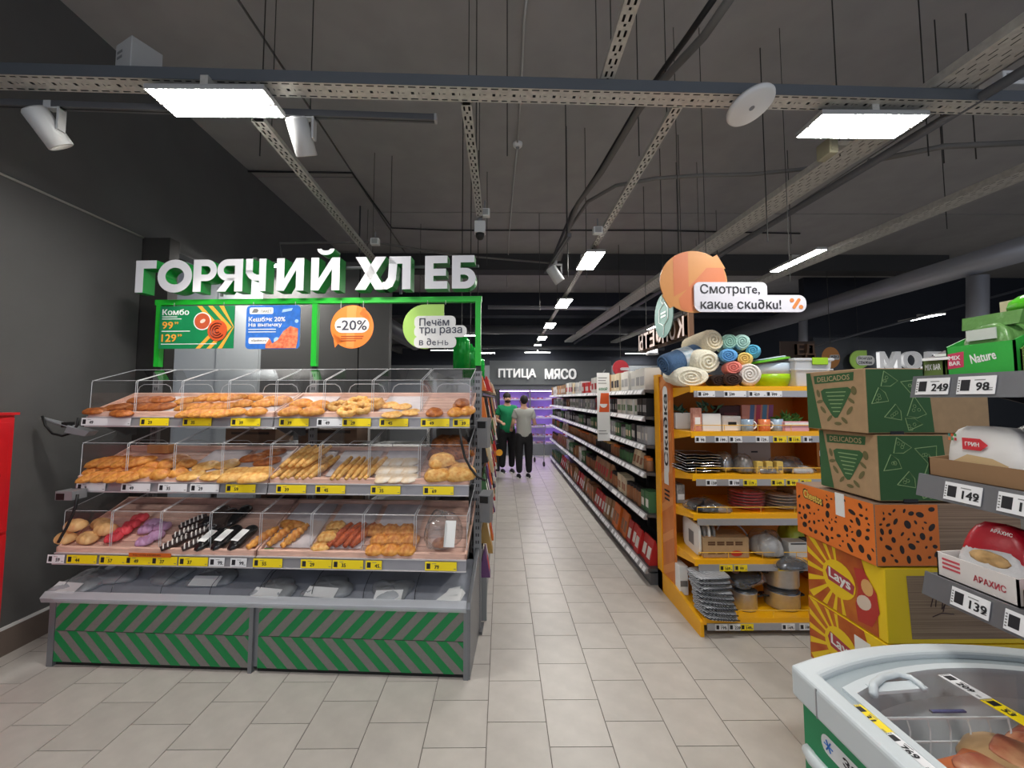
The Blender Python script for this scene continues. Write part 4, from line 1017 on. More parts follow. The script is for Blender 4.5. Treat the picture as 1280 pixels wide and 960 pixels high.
# products: each one a thing
def pc(n, r, g, b, ro=.5): return mat(n, rgb(r, g, b), ro, rnd=.18)
PC = dict(white=pc('carton white',234,232,226), red=pc('carton red',196,42,40), brown=pc('carton brown',158,108,74), dgreen=pc('carton green',76,120,78), orange=pc('carton orange',214,112,42), black=pc('carton black',40,38,40), cream=pc('carton cream',228,212,180), purple=pc('carton purple',110,70,120), grey=pc('carton grey',182,182,184), gold=pc('carton gold',188,150,84), blue=pc('carton blue',70,96,140), tan=pc('carton tan',176,134,92))
_pm = {}
def carton_mesh(w, d, h, a, b):
    k = ('c', w, d, h, a, b)
    if k not in _pm:
        e = .0012
        body = MB().box(0, d, -w/2, w/2, 0, h).mesh('carton', PC[a])
        lab = MB().box(-e, 0, -w*.36, w*.36, h*.22, h*.62).mesh('label_panel', PC[b])
        _pm[k] = (body, lab)
    return _pm[k]
def jar_mesh(r, h, a, b):
    k = ('j', r, h, a, b)
    if k not in _pm:
        body = MB().lathe([(r*.9,0),(r,h*.06),(r,h*.72),(r*.8,h*.8)], 12, (r,0,0)).mesh('jar', PC[a], True)
        lid = MB().lathe([(r*.86,h*.8),(r*.86,h*.99),(r*.8,h)], 12, (r,0,0)).mesh('lid', PC[b])
        _pm[k] = (body, lid)
    return _pm[k]
def pouch_mesh(w, d, h, a, b):
    k = ('p', w, d, h, a, b)
    if k not in _pm:
        body = MB().hexa([(0,-w*.45,0),(d,-w*.45,0),(d,w*.45,0),(0,w*.45,0),(d*.42,-w*.5,h),(d*.52,-w*.5,h),(d*.52,w*.5,h),(d*.42,w*.5,h)]).mesh('pouch', PC[a])
        lab = MB().hexa([(-.001+d*.42*.2,-w*.3,h*.2),(d*.42*.2,-w*.3,h*.2),(d*.42*.2,w*.3,h*.2),(-.001+d*.42*.2,w*.3,h*.2),(-.002+d*.42*.65,-w*.3,h*.65),(d*.42*.65,-w*.3,h*.65),(d*.42*.65,w*.3,h*.65),(-.002+d*.42*.65,w*.3,h*.65)]).mesh('label_panel', PC[b])
        _pm[k] = (body, lab)
    return _pm[k]
sn = ['top', 'second', 'third', 'fourth', 'fifth', 'floor-level']
TYPES = {0: [('carton',.17,.16,.22,'white','red'),('carton',.12,.14,.20,'cream','black'),('carton',.16,.16,.21,'tan','white'),('carton',.14,.15,.17,'red','white'),('carton',.15,.15,.20,'white','grey')],
 1: [('carton',.065,.1,.15,'grey','white'),('carton',.07,.1,.155,'white','dgreen'),('carton',.06,.1,.16,'black','grey'),('carton',.07,.1,.17,'red','black'),('carton',.07,.1,.15,'brown','cream')],
 2: [('carton',.065,.1,.16,'grey','white'),('carton',.07,.1,.15,'dgreen','cream'),('carton',.06,.1,.165,'black','white'),('jar',.036,.14,'grey','black'),('carton',.07,.1,.16,'dgreen','white')],
 3: [('jar',.036,.13,'dgreen','black'),('jar',.035,.125,'brown','orange'),('jar',.036,.135,'brown','tan'),('jar',.035,.13,'black','gold'),('pouch',.1,.08,.15,'cream','brown')],
 4: [('carton',.08,.1,.19,'cream','brown'),('carton',.08,.1,.21,'white','grey'),('jar',.04,.17,'brown','black'),('carton',.09,.12,.18,'dgreen','white'),('carton',.08,.1,.2,'brown','gold'),('pouch',.12,.1,.22,'tan','red')],
 5: [('pouch',.13,.12,.26,'orange','brown'),('pouch',.12,.12,.24,'tan','white'),('carton',.12,.12,.22,'brown','orange'),('pouch',.13,.12,.22,'red','white'),('carton',.11,.12,.2,'dgreen','gold')]}
cname = {'dgreen': 'dark green', 'gold': 'golden', 'cream': 'cream', 'tan': 'tan'}
def cn(c): return cname.get(c, c)
def product(si, tp, x, y, where, rz=0, sc=1.0, flipx=False):
    kind = tp[0]
    if kind == 'carton': b, l = carton_mesh(*tp[1:]); ln = 'label_panel'; ph = '%s carton with %s %s label' % (cn(tp[4]), 'an' if tp[5] == 'orange' else 'a', cn(tp[5])); cat = 'carton'
    elif kind == 'jar': b, l = jar_mesh(*tp[1:]); ln = 'lid'; ph = '%s jar with %s %s lid' % (cn(tp[3]), 'an' if tp[4] == 'orange' else 'a', cn(tp[4])); cat = 'jar'
    else: b, l = pouch_mesh(*tp[1:]); ln = 'label_panel'; ph = '%s pouch with a %s label' % (cn(tp[4]), cn(tp[5])); cat = 'pouch'
    o = bpy.data.objects.new(cat, b); C.objects.link(o); o.location = (x, y, si); o.rotation_euler = (0, 0, rz); o.scale = (sc, sc, sc)
    la = '%s on the %s' % (ph, where); tag(o, la, cat, cat+'s on the '+where)
    p = bpy.data.objects.new(ln, l); C.objects.link(p); p.parent = o
for si, z in enumerate(SZ):
    y = 3.78
    while y < 10.9:
        tp = random.choice(TYPES[si])
        if si == 5 and y < 4.2: tp = TYPES[5][3]
        if si == 5 and 4.2 <= y < 4.9: tp = TYPES[5][0]
        run = random.choice((2, 3, 4, 5)) if y < 6.2 else random.choice((2, 3))
        for _ in range(run):
            w = (tp[1] if tp[0] != 'jar' else tp[1]*2)
            st = w+.008 if y < 6.0 else w+(.05 if y < 8 else .11)
            if y+w > 10.95: break
            product(z+.001, tp, GX+.02+random.uniform(0, .025), y+w/2, sn[si]+' shelf of the aisle bays', sc=random.uniform(.97, 1.03))
            y += st
        y += .012
# red and white gift packs at the near end of the lowest shelf
for x, y, z, h, la in ((.0,3.80,.14,.14,'red and white bow-tied gift pack lying lowest near the discount panel'),(.03,3.82,.285,.11,'red and white gift pack resting on the lower gift pack')):
    pass
# hanging price poster on the top shelf
a = ony(746, 466, 4.85); b = ony(763, 551, 4.85)
w, h = b.x-a.x, a.z-b.z
t = thing('hanging_poster', 'tall white poster with an orange block hanging off the aisle shelves', 'poster', ((a.x+b.x)/2, 4.85, b.z))
MB().box(-w/2, w/2, 0, .006, 0, h).build('sheet', paper, t)
MB().prism([(-w*.36,h*.42),(w*.44,h*.42),(w*.44,h*.70),(-w*.2,h*.70)], -.001, 0).build('orange_block', M_('poster orange', rgb(226,92,34), .5), t)
MB().prism([(-w*.2+w*.3*math.cos(R(q))+w*.2, h*.54+w*.3*math.sin(R(q))) for q in range(180, 361, 20)], -.002, 0).build('smile', paper, t)
mb = MB(); addtext(mb, '6000₽', -w*.02, -.0015, h*.76, w*.7, h*.045); mb.build('price', M_('poster green', rgb(30,120,70), .5), t)
mb = MB()
for z, ww in ((.92,.7),(.88,.6),(.84,.66),(.14,.6),(.10,.7)): mb.box(-w*.4, -w*.4+w*ww, -.0015, 0, h*z, h*z+.008)
mb.build('small_print', inkg, t)
MB().tube([(0,.003,h),(.03,.0,h+.04)], .004, 5).build('clip', grey, t)

# ------------------------------------------------------------------ yellow discount end unit
EX0, EX1, EB = 1.41, 2.63, 3.66
orange_p = M_('orange panel', rgb(222, 134, 62), .45, col2=rgb(206, 112, 48), scale=3, stretch=(1, 3, 1))
brownb = M_('ochre back panel', rgb(188, 118, 26), .6)
t = thing('discount_stand', 'yellow end-of-aisle stand with an orange Скидка side panel', 'shelf unit', (0, 0, 0))
MB().box(EX0, EX1, EB, EB+.04, .0, 1.86).build('back_panel', brownb, t)
MB().box(EX0-.03, EX0, 3.60, 3.70, .0, 1.86).build('corner_post', yellow_p, t)
sp = MB().box(EX0-.02, EX0, 3.36, 3.60, .10, 1.84).build('side_panel', orange_p, t)
mb = MB()
for k in range(7):
    z = .15+k*.26; mb.add([(EX0-.0212, 3.595, z), (EX0-.0212, 3.365, z+.12), (EX0-.0212, 3.365, z+.19), (EX0-.0212, 3.595, z+.07)], [(0,1,2,3)])
mb.build('paler_stripe', M_('orange panel pale', rgb(230,150,84), .45), sp)
V = rrect(-.052, .052, -.37, .37, .05, 5)
zc = 1.385; yc = 3.475
MB().add([(EX0-.022, yc-x, zc+z) for x, z in V], [tuple(range(len(V)))]).build('pill', paper, sp)
tv, tf = tpoly('Скu∂ка', .60, .085, .02)
MB().add([(EX0-.0235+y, yc+z, zc+x) for x, y, z in tv], tf).build('lettering', ink, sp)
mb = MB()
for k in range(3): mb.box(EX0-.0225, EX0-.021, 3.43, 3.53, .80+k*.035, .815+k*.035)
mb.build('dark_bar', ink, sp)
MB().box(EX0-.0225, EX0-.021, 3.44, 3.53, .93, 1.05).build('white_sticker', paper, sp)
MB().box(EX1-.02, EX1, 3.4, 3.7, 0, 1.72).build('side_panel', brownb, t)
MB().prism([(2.93,.0),(3.70,.0),(3.70,.16),(3.36,.16),(2.93,.10)], EX0-.03, EX0-.005, 'x').build('foot', yellow_p, t)
MB().box(EX0, EX1, 3.10, 3.66, 0, .09).build('plinth', M_('plinth brown', rgb(60,44,28), .7), t)
EZ = [1.735, 1.40, 1.085, .80, .475, .115]
EF = [3.05, 3.05, 3.05, 3.05, 3.05, 2.95]
for i, (z, yf) in enumerate(zip(EZ, EF)):
    s = MB().box(EX0, EX1, yf, 3.66, z-.03, z).build('shelf', yellow_p, t)
    MB().box(EX0-.004, EX1, yf-.008, yf+.004, z-.04, z+.006).build('front_edge', yellow_p, s)
    MB().box(EX0+.02, EX1, yf-.014, yf-.008, z-.075, z-.028).build('price_rail', railw, s)
    MB().prism([(yf,z-.03),(3.62,z-.03),(3.62,z-.10),(3.5,z-.10)], EX0-.002, EX0+.004, 'x').build('bracket', yellow_p, s)
    if i:
        mb = MB().tube([(EX0+.03,yf+.01,z+.005),(EX0+.03,yf+.005,z+.05),(EX1-.05,yf+.005,z+.05),(EX1-.05,yf+.01,z+.005)], .003, 5)
        for q in range(1, 5): mb.tube([(EX0+q*.25,yf+.006,z),(EX0+q*.25,yf+.006,z+.05)], .0025, 4)
        mb.build('wire_rail', M_('rail yellow', rgb(240,190,70), .35), s)
# tags: (shelf, px x, width px, number, yellow)
for i, px, wp, num, c in ((0,883,22,'699','w'),(0,919,28,'599','w'),(0,947,22,'459','w'),(0,968,20,'999','w'),(1,874,13,'99','w'),(1,900,16,'199','w'),(1,918,16,'249','w'),(1,951,16,'129','w'),(1,973,17,'99','y'),(1,991,16,'119','y'),(1,1007,10,'89','w'),(2,886,13,'159','w'),(2,914,13,'199','w'),(2,934,17,'119','y'),(2,968,16,'149','y'),(2,986,15,'99','y'),(2,1003,14,'299','y'),(4,901,16,'169','y'),(4,919,16,'99','y'),(4,973,17,'79','y'),(5,893,15,'199','w'),(5,909,14,'229','w'),(5,924,16,'149','y'),(5,974,16,'169','w'),(5,995,15,'199','w')):
    p = ony(px, 500, EF[i]-.017); w = wp*(EF[i]/FPX)
    price_tag((p.x, EF[i]-.0165, EZ[i]-.052), 0, w, .044, num, c == 'y', ('yellow' if c == 'y' else 'white')+' price tag on the %s rail of the yellow stand' % ('top','second','third','fourth','fifth','bottom')[i], 'price tags on the %s rail of the yellow stand' % ('top','second','third','fourth','fifth','bottom')[i], big=True)

# towels and blankets on top
def cloth(n, r, g, b): return mat(n, rgb(r, g, b), .95, var=.08, scale=90, bump=.35)
def spiral_end(mb, y, cx, cz, a, b, turns, rr, sg=-1):
    pts = []
    n = int(turns*14)
    for i in range(n+1):
        q = i/n; th = q*turns*2*PI; pts.append((cx+a*q*math.cos(th), y+sg*.004*(1-q), cz+b*q*math.sin(th)))
    mb.tube(pts, rr, 5)
def roll(name, label, cat, px, py, Y, a, b, L, m, yaw=0, pitch=0, turns=3.5, group=None, band=None):
    p = ony(px, py, Y)
    t = thing(name, label, cat, p, 0, group); t.rotation_euler = (R(pitch), 0, R(yaw-26))
    n = 14; pts = [(0, L*i/6-.0, 0) for i in range(7)]
    mb = MB(); V = []; N = 20; prof = [(.0,.82),(.012,.95),(.035,1.0),(L*.5,1.03),(L-.035,1.0),(L-.012,.95),(L,.82)]
    for yy, k in prof:
        for q in range(N):
            an = 2*PI*q/N; w = 1+.03*math.sin(3*an+1)
            V.append((a*k*w*math.cos(an), yy, b*k*w*math.sin(an)))
    F = [(i*N+q, i*N+(q+1) % N, (i+1)*N+(q+1) % N, (i+1)*N+q) for i in range(len(prof)-1) for q in range(N)]
    F += [tuple(range(N-1,-1,-1)), tuple((len(prof)-1)*N+q for q in range(N))]
    mb.add(V, F).build('roll', m, t, True)
    mb = MB(); spiral_end(mb, -.002, 0, 0, a*.86, b*.86, turns, min(a, b)*.10); mb.build('spiral_fold', m, t, True)
    if band:
        mb = MB(); V = []
        for yy in (L*.38, L*.62):
            for q in range(N):
                an = 2*PI*q/N; V.append((a*1.06*(1+.03*math.sin(3*an+1))*math.cos(an), yy, b*1.06*(1+.03*math.sin(3*an+1))*math.sin(an)))
        mb.add(V, [(q, (q+1) % N, N+(q+1) % N, N+q) for q in range(N)]).build('paper_band', band, t)
    return t
beige = cloth('beige fleece', 226,214,186); mint = cloth('mint fleece', 158,202,186); cr = cloth('cream fleece', 236,230,208)
roll('rolled_blanket','dark blue rolled blanket with a printed paper band','blanket',830,457,3.25,.098,.09,.36,cloth('denim fleece',74,104,140),-58,18,band=M_('band print',rgb(206,210,214),.5,col2=rgb(150,176,190),scale=30))
roll('rolled_blanket','beige rolled blanket on the very top of the pile','blanket',892,425,3.14,.085,.09,.34,beige,32,-4,3)
roll('rolled_blanket','mint rolled blanket, larger roll in the pile','blanket',912,427,3.12,.056,.062,.3,mint,8,0,3.2)
roll('rolled_towel','pale mint rolled towel right of the large mint blanket','towel',928,427,3.10,.056,.062,.3,cloth('pale mint',176,214,204),4,0,3)
roll('rolled_blanket','cream rolled blanket wrapped in film, middle of the pile','blanket',885,452,3.13,.115,.095,.36,cr,40,8,3)
roll('rolled_blanket','ivory wrapped blanket at the bottom beside the orange panel','blanket',864,471,3.12,.135,.08,.36,cloth('ivory fleece',240,234,214),18,4,3)
roll('rolled_towel','light blue rolled towel under the mint blankets','towel',911,444,3.09,.064,.054,.26,cloth('sky fleece',104,168,222),4,0,3)
roll('rolled_towel','bright turquoise rolled towel highest beside the bowl','towel',941,438,3.12,.052,.05,.26,cloth('turquoise fleece',92,178,214),-6,0,2.6)
roll('rolled_towel','yellow rolled towel beside the light blue one','towel',931,448,3.09,.054,.05,.26,cloth('yellow fleece',240,208,120),-4,0,2.6)
roll('rolled_towel','coral pink rolled towel under the yellow one','towel',917,459,3.08,.06,.052,.26,cloth('coral fleece',240,140,128),4,0,2.8)
roll('rolled_towel','dark brown rolled towel at the bottom of the pile','towel',916,474,3.08,.068,.05,.28,cloth('brown fleece',64,42,36),4,0,3)
roll('rolled_towel','second dark brown roll, left of the first one','towel',899,475,3.14,.06,.045,.26,cloth('dark brown fleece',50,34,30),10,0,3)
roll('rolled_towel','large white rolled towel at the bottom next to the bowl','towel',937,468,3.07,.08,.088,.28,cloth('white fleece',238,232,224),2,0,3.4)
# bowl set and container
p = ony(967, 481, 3.25)
t = thing('bowl_set', 'nested plastic bowls in lime and pale blue with a tilted lid', 'bowl set', (p.x, 3.28, 1.736))
lime = M_('lime plastic', rgb(158,206,22), .3); pblue = M_('pale blue plastic', rgb(196,212,226), .3)
MB().lathe([(.08,0),(.11,.01),(.135,.07),(.138,.105)], 32).build('lime_bowl', lime, t, True)
MB().lathe([(.138,.105),(.14,.15),(.142,.19),(.137,.19),(.134,.12)], 32).build('blue_bowl', pblue, t, True)
Mx = Matrix.Translation((-.02,0,.205)) @ Matrix.Rotation(R(-9), 4, 'Y')
MB().lathe([(.001,.028),(.12,.026),(.152,.018),(.156,.006),(.15,.004),(.001,.010)], 36).xf(Mx).build('lime_lid', M_('green plastic', rgb(98,178,40), .3), t, True)
MB().lathe([(.001,-.004),(.15,-.006),(.152,.003),(.001,.003)], 36).xf(Mx).build('dark_lid', M_('dark plastic', rgb(70,62,60), .4), t, True)
MB().lathe([(.001,.036),(.125,.034),(.13,.026)], 36).xf(Mx).build('pale_lid', pblue, t, True)
p = ony(1003, 481, 3.2)
t = thing('storage_box', 'translucent white storage box with a lime clip', 'storage box', (p.x+.02, 3.2, 1.736))
tw = clear('frosted plastic', tint=(.85,.87,.85,1), gloss=.5, rough=.3, white=.62)
MB().hexa([(-.12,-.08,0),(.12,-.08,0),(.12,.10,0),(-.12,.10,0),(-.145,-.1,.20),(.145,-.1,.20),(.145,.12,.20),(-.145,.12,.20)]).build('tub', tw, t, bevel=.012)
MB().box(-.155,.155,-.11,.13,.2,.222).build('lid', tw, t, bevel=.006); MB().box(-.02,.10,-.118,-.108,.17,.225).build('clip', lime, t, bevel=.004)
MB().box(-.147,.147,-.103,.123,.13,.14).build('rib', tw, t)

# shelf two: planters, mugs, plants
def carton_thing(name, label, cat, px0, px1, py0, zb, Y, depth, m, m2=None, rz=0, part='lid'):
    a = ony(px0, py0, Y); b = ony(px1, py0, Y)
    t = thing(name, label, cat, ((a.x+b.x)/2, Y, zb), rz); w = b.x-a.x; h = a.z-zb
    MB().box(-w/2, w/2, 0, depth, 0, h).build('body', m, t, bevel=.004)
    return t, w, h
z2 = EZ[1]+.002
t, w, h = carton_thing('planter_box','white planter box with dark leaves beside the orange panel','planter',845,866,516,z2,3.34,.16,white_p)
leafd = M_('dark leaves', rgb(44,78,56), .6, rnd=.2)
def leaves(t, n, w, d, z, hh, m, seed):
    rn = random.Random(seed); lm = MB().add([(0,0,0),(.012,.01,.02),(0,.0,.055),(-.012,.01,.02)], [(0,1,2),(0,2,3)]).mesh('leaf', m)
    for i in range(n):
        o = inst('leaf', lm, t, (rn.uniform(-w,w), rn.uniform(0,d), z+rn.uniform(0,hh)), (rn.uniform(-1,1), rn.uniform(-1,1), rn.uniform(0,6)), rn.uniform(.8,1.5))
leaves(t, 16, w*.4, .12, h*.95, .03, leafd, 1)
MB().box(-w*.45,w*.45,.01,.15,h,h+.004).build('soil', M_('soil', rgb(40,30,24), .9), t)
t, w, h = carton_thing('gift_carton','small pink patterned carton between white planters','carton',866,877,510,z2,3.10,.05,M_('pink print',rgb(214,160,140),.6,col2=rgb(190,120,104),scale=40))
MB().box(-w*.3,w*.3,-.001,0,h*.3,h*.6).build('label_panel', paper, t)
t, w, h = carton_thing('planter_box','wide white planter box with dark artificial greenery','planter',878,901,517,z2,3.10,.16,white_p)
leaves(t, 20, w*.45, .14, h*.95, .06, leafd, 2)
MB().box(-w*.45,w*.45,.01,.15,h,h+.004).build('soil', MATS['soil'], t)
t, w, h = carton_thing('label_carton','flat white carton with a dark printed strip','carton',903,926,520,z2,3.14,.12,paper)
MB().box(-w*.2,w*.25,-.001,0,h*.35,h*.6).build('print', ink, t)
t, w, h = carton_thing('dark_carton','dark maroon carton standing behind the flat white one','carton',899,927,507,z2,3.32,.1,M_('maroon card',rgb(62,26,30),.6))
MB().box(-w*.3,w*.3,-.001,0,h*.3,h*.7).build('print', M_('maroon print',rgb(96,40,44),.6), t)
t, w, h = carton_thing('striped_carton','carton with blue and pink diagonal stripes behind the mugs','carton',927,966,506,z2,3.30,.1,M_('peach card',rgb(216,150,130),.5))
for k, c in enumerate(((86,120,170),(196,70,100),(90,150,190),(150,80,140))):
    x = -w*.3+k*w*.2; MB().prism([(x,0),(x+w*.14,0),(x+w*.22,h),(x+w*.08,h)], -.001-.0003*k, 0).build('stripe', M_('stripe %d' % k, rgb(*c), .5), t)
def mug(label, px, Y, m, hole):
    p = ony(px, 530, Y); t = thing('mug', label, 'mug', (p.x, Y, z2))
    MB().lathe([(.036,0),(.04,.004),(.042,.09),(.038,.09),(.035,.01),(.001,.01)], 22).build('cup', m, t, True)
    MB().tube([(.040+.028*math.sin(q/8*PI), 0, .045+.028*math.cos(q/8*PI)) for q in range(9)], .006, 6).build('handle', paper, t, True)
mug('blue-grey mug with a white handle', 934, 3.11, M_('blue grey glaze', rgb(150,172,192), .25), 1)
mug('orange mug with a white handle', 955, 3.11, M_('orange glaze', rgb(224,128,80), .25), 1)
mug('pale blue mug beside the black-spotted one', 971, 3.13, M_('pale blue glaze', rgb(164,186,206), .25), 1)
def potp(label, px, Y, m, seed, spots=False):
    p = ony(px, 530, Y); t = thing('potted_plant', label, 'potted plant', (p.x, Y, z2))
    MB().lathe([(.032,0),(.04,.06),(.036,.06),(.001,.055)], 16).build('pot', m, t, True)
    leaves(t, 16, .04, .02, .055, .05, M_('green leaves', rgb(70,126,50), .6, rnd=.25), seed)
    if spots:
        for q in (-.7, .1): MB().lathe([(.001,0),(.009,0),(.009,.002)], 10).xf(Matrix.Rotation(q,4,'Z') @ Matrix.Translation((0,-.0405,.035)) @ Matrix.Rotation(R(90),4,'X')).build('spot', ink, t)
potp('green plant in a white pot with black spots', 982, 3.13, paper, 3, True)
potp('green plant in a white pot next to the spotted pot', 995, 3.13, paper, 4)
t, w, h = carton_thing('pink_tray','low pink tray in front of the white plant pots','tray',981,1011,527,z2,3.06,.05,M_('pink tray',rgb(226,168,176),.5)); MB().box(-w/2,w/2,-.001,.0,h*.6,h*.9).build('white_rim', paper, t)

# shelf three: black and silver trays, wrapped things
z3 = EZ[2]+.002
blkf = M_('black foil', rgb(30,30,32), .25, .3, bump=.2, scale=20); silv = M_('silver foil', rgb(196,198,200), .22, .8, bump=.3, scale=24)
p = ony(876, 590, 3.14)
for i in range(7):
    t = thing('foil_tray', 'black baking tray with a wavy silver rim in the stack', 'tray', (p.x+random.uniform(-.01,.01), 3.12+random.uniform(0,.01), z3+i*.020), R(random.uniform(-8,8)), 'stacked black baking trays')
    MB().hexa([(-.10,0,0),(.10,0,0),(.10,.22,0),(-.10,.22,0),(-.125,-.02,.016),(.125,-.02,.016),(.125,.24,.016),(-.125,.24,.016)]).build('pan', blkf, t)
    MB().tube([(-.125,-.02,.016),(-.06,-.022,.021),(0,-.02,.015),(.06,-.022,.021),(.125,-.02,.016),(.125,.24,.016),(-.125,.24,.016),(-.125,-.02,.016)], .0024, 5).build('rim', silv, t)
def lump(name, label, cat, px, py, Y, a, b, h, zb, m, seed, film_=True, extra=None):
    p = ony(px, py, Y); t = thing(name, label, cat, (p.x, Y, zb))
    MB().blob(sup(a, b, h, .7, .10, seed), 18, 10).build('contents', m, t, True)
    if film_: MB().blob(sup(a*1.12, b*1.12, h*1.15, .7, .16, seed+1), 22, 12).build('film', film, t, True)
    return t
gcont = M_('grey utensils', rgb(140,136,132), .4, .4, var=.3, scale=30)
lump('cutlery_pack','shiny silver cutlery pack beside the black trays','cutlery pack',906,592,3.2,.05,.06,.13,z3,silv,71)
lump('utensil_pack','grey utensils in crinkled film, middle of the third yellow shelf','utensil pack',929,595,3.14,.06,.07,.12,z3,gcont,72)
lump('utensil_pack','grey kitchen utensils in film lying flat','utensil pack',955,597,3.12,.09,.06,.05,z3,gcont,73)
lump('utensil_pack','brownish kitchen utensils in film near the right end','utensil pack',980,595,3.16,.10,.07,.10,z3,M_('dark utensils',rgb(92,80,74),.4,.3,var=.3,scale=30),74)
lump('utensil_pack','white-handled utensil pack at the right end','utensil pack',1000,597,3.12,.08,.06,.05,z3,M_('white utensils',rgb(206,202,198),.4,var=.1),75)
t, w, h = carton_thing('pale_carton','pale grey carton standing at the back of the third yellow shelf','carton',922,963,553,z3,3.35,.1,M_('pale card',rgb(176,170,164),.7)); MB().box(-w*.1,w*.1,-.001,0,h*.6,h*.66).build('print', ink, t)
for x in (950, 962, 975): 
    t, w, h = carton_thing('yellow_box','small yellow box behind the wire rail','box',x-4,x+4,577,z3,3.07,.05,M_('soft yellow card',rgb(222,190,96),.6)); MB().box(-w*.3,w*.3,-.001,0,h*.3,h*.6).build('print', inkg, t)
    for o in (t,): o['group'] = 'small yellow boxes behind the wire rail'
# shelf four: wrapped plates
z4 = EZ[3]+.002
t, w, h = carton_thing('display_card','grey printed carton against the orange panel','carton',846,856,606,z4,3.36,.22,M_('printed card',rgb(150,146,142),.6,var=.3,scale=40)); MB().box(-w*.4,w*.4,-.001,0,h*.2,h*.5).build('print', paper, t)
lump('pan_pack','dark frying pans in film on the fourth yellow shelf','pan',880,636,3.18,.11,.12,.07,z4,M_('dark pans',rgb(36,42,50),.3,.3),76)
lump('brush_pack','small brown brush pack in front of the dark pans','brush',904,638,3.10,.05,.04,.045,z4,M_('brush brown',rgb(160,128,92),.7),77)
p = ony(935, 640, 3.22)
for i in range(6):
    t = thing('red_plate', 'coral red plate wrapped in film in the tall stack', 'plate', (p.x, 3.24, z4+i*.022), 0, 'stacked coral red plates')
    MB().lathe([(.05,0),(.08,.006),(.125,.018),(.126,.021),(.08,.010),(.001,.006)], 26).build('plate', M_('coral glaze', rgb(240,84,96), .3), t, True)
    MB().lathe([(.05,.001),(.129,.022),(.131,.026)], 18).build('film', film, t, True)
p = ony(978, 640, 3.22)
for i in range(5):
    t = thing('pale_plate', 'pale beige plate wrapped in film in the right stack', 'plate', (p.x, 3.24, z4+i*.022), 0, 'stacked pale beige plates')
    MB().lathe([(.05,0),(.08,.006),(.12,.018),(.121,.021),(.08,.010),(.001,.006)], 26).build('plate', M_('beige glaze', rgb(226,208,190), .35), t, True)
    MB().lathe([(.05,.001),(.124,.022),(.126,.026)], 18).build('film', film, t, True)
t, w, h = carton_thing('kraft_carton','kraft carton at the right end of the fourth yellow shelf','carton',992,1010,612,z4,3.2,.2,kraft); MB().box(-w*.05,w*.05,-.001,0,0,h).build('tape', M_('tape',rgb(190,164,126),.4), t)
# shelf five
z5 = EZ[4]+.002
for i in range(4):
    t = thing('cutting_board', 'grey-white board standing on edge beside the orange panel', 'board', (1.475+i*.036, 3.10, z5), R(-4), 'boards standing on edge')
    MB().prism(rrect(0,.32,0,.225,.05), -.008, .008, 'x').build('board', (paper, grey)[i % 2], t); MB().box(-.0085,-.008,.1,.2,.05,.15).build('label', (grey, paper)[i % 2], t)
t, w, h = carton_thing('printed_carton','brown cardboard tray box with dark printed lines and a red oval','carton',879,936,672,z5,3.08,.2,kraft)
mb = MB()
for z in (.62, .72, .2):
    for k in range(4): mb.box(-w*.4+k*w*.2, -w*.4+k*w*.2+w*.16, -.001, 0, h*z, h*z+.012)
mb.build('print', M_('brown print', rgb(98,66,42), .7), t); MB().prism(ell(w*.22,h*.22,w*.12,h*.14,16), -.002, 0).build('red_oval', M_('red print', rgb(190,50,40), .6), t)
p = ony(918, 680, 3.2)
t = thing('glass_pan', 'round glass lid with a metal rim behind the brown carton', 'lid', (p.x, 3.22, z5+.10)); t.rotation_euler = (R(55), 0, 0)
MB().lathe([(.001,.03),(.06,.025),(.10,.01),(.12,0)], 30).build('glass', glassm, t, True); MB().tube([(.12*math.cos(q/24*2*PI), .12*math.sin(q/24*2*PI), 0) for q in range(25)], .006, 6).build('rim', steel, t, True)
lump('film_pack','bulky clear film pack with white labels','film pack',958,690,3.14,.10,.09,.15,z5,M_('pale grey contents',rgb(168,166,164),.5,var=.2,scale=16),78)
t = lump('green_kettle','lime green kettle wrapped in film','kettle',990,680,3.25,.09,.08,.17,z5+.02,M_('kettle lime',rgb(164,178,52),.35),79,False)
MB().box(.0,.05,-.10,-.07,.05,.10).build('spout', black, t)
t, w, h = carton_thing('white_carton','small white carton below the lime kettle','carton',986,1010,678,z5,3.08,.1,M_('off white card',rgb(206,206,204),.6)); MB().box(-w*.4,w*.4,-.001,0,h*.86,h*.94).build('lid_line', ink, t)
# bottom shelf
z6 = EZ[5]+.002
zig = bpy.data.materials.new('black white zigzag'); zig.use_nodes = True
nt = zig.node_tree; wv = nt.nodes.new('ShaderNodeTexWave'); wv.wave_type = 'BANDS'; wv.bands_direction = 'DIAGONAL'; wv.inputs['Scale'].default_value = 30; wv.inputs['Distortion'].default_value = 7; wv.inputs['Detail'].default_value = 1; wv.inputs['Detail Scale'].default_value = .8
tc = nt.nodes.new('ShaderNodeTexCoord'); nt.links.new(tc.outputs['Object'], wv.inputs[0]); cr2 = nt.nodes.new('ShaderNodeValToRGB'); cr2.color_ramp.interpolation = 'CONSTANT'; cr2.color_ramp.elements[0].color = rgb(36,40,50); cr2.color_ramp.elements[1].color = rgb(210,214,220); cr2.color_ramp.elements[1].position = .5
nt.links.new(wv.outputs[0], cr2.inputs[0]); nt.links.new(cr2.outputs[0], nt.nodes['Principled BSDF'].inputs['Base Color']); nt.nodes['Principled BSDF'].inputs['Roughness'].default_value = .3
p = ony(893, 775, 3.06)
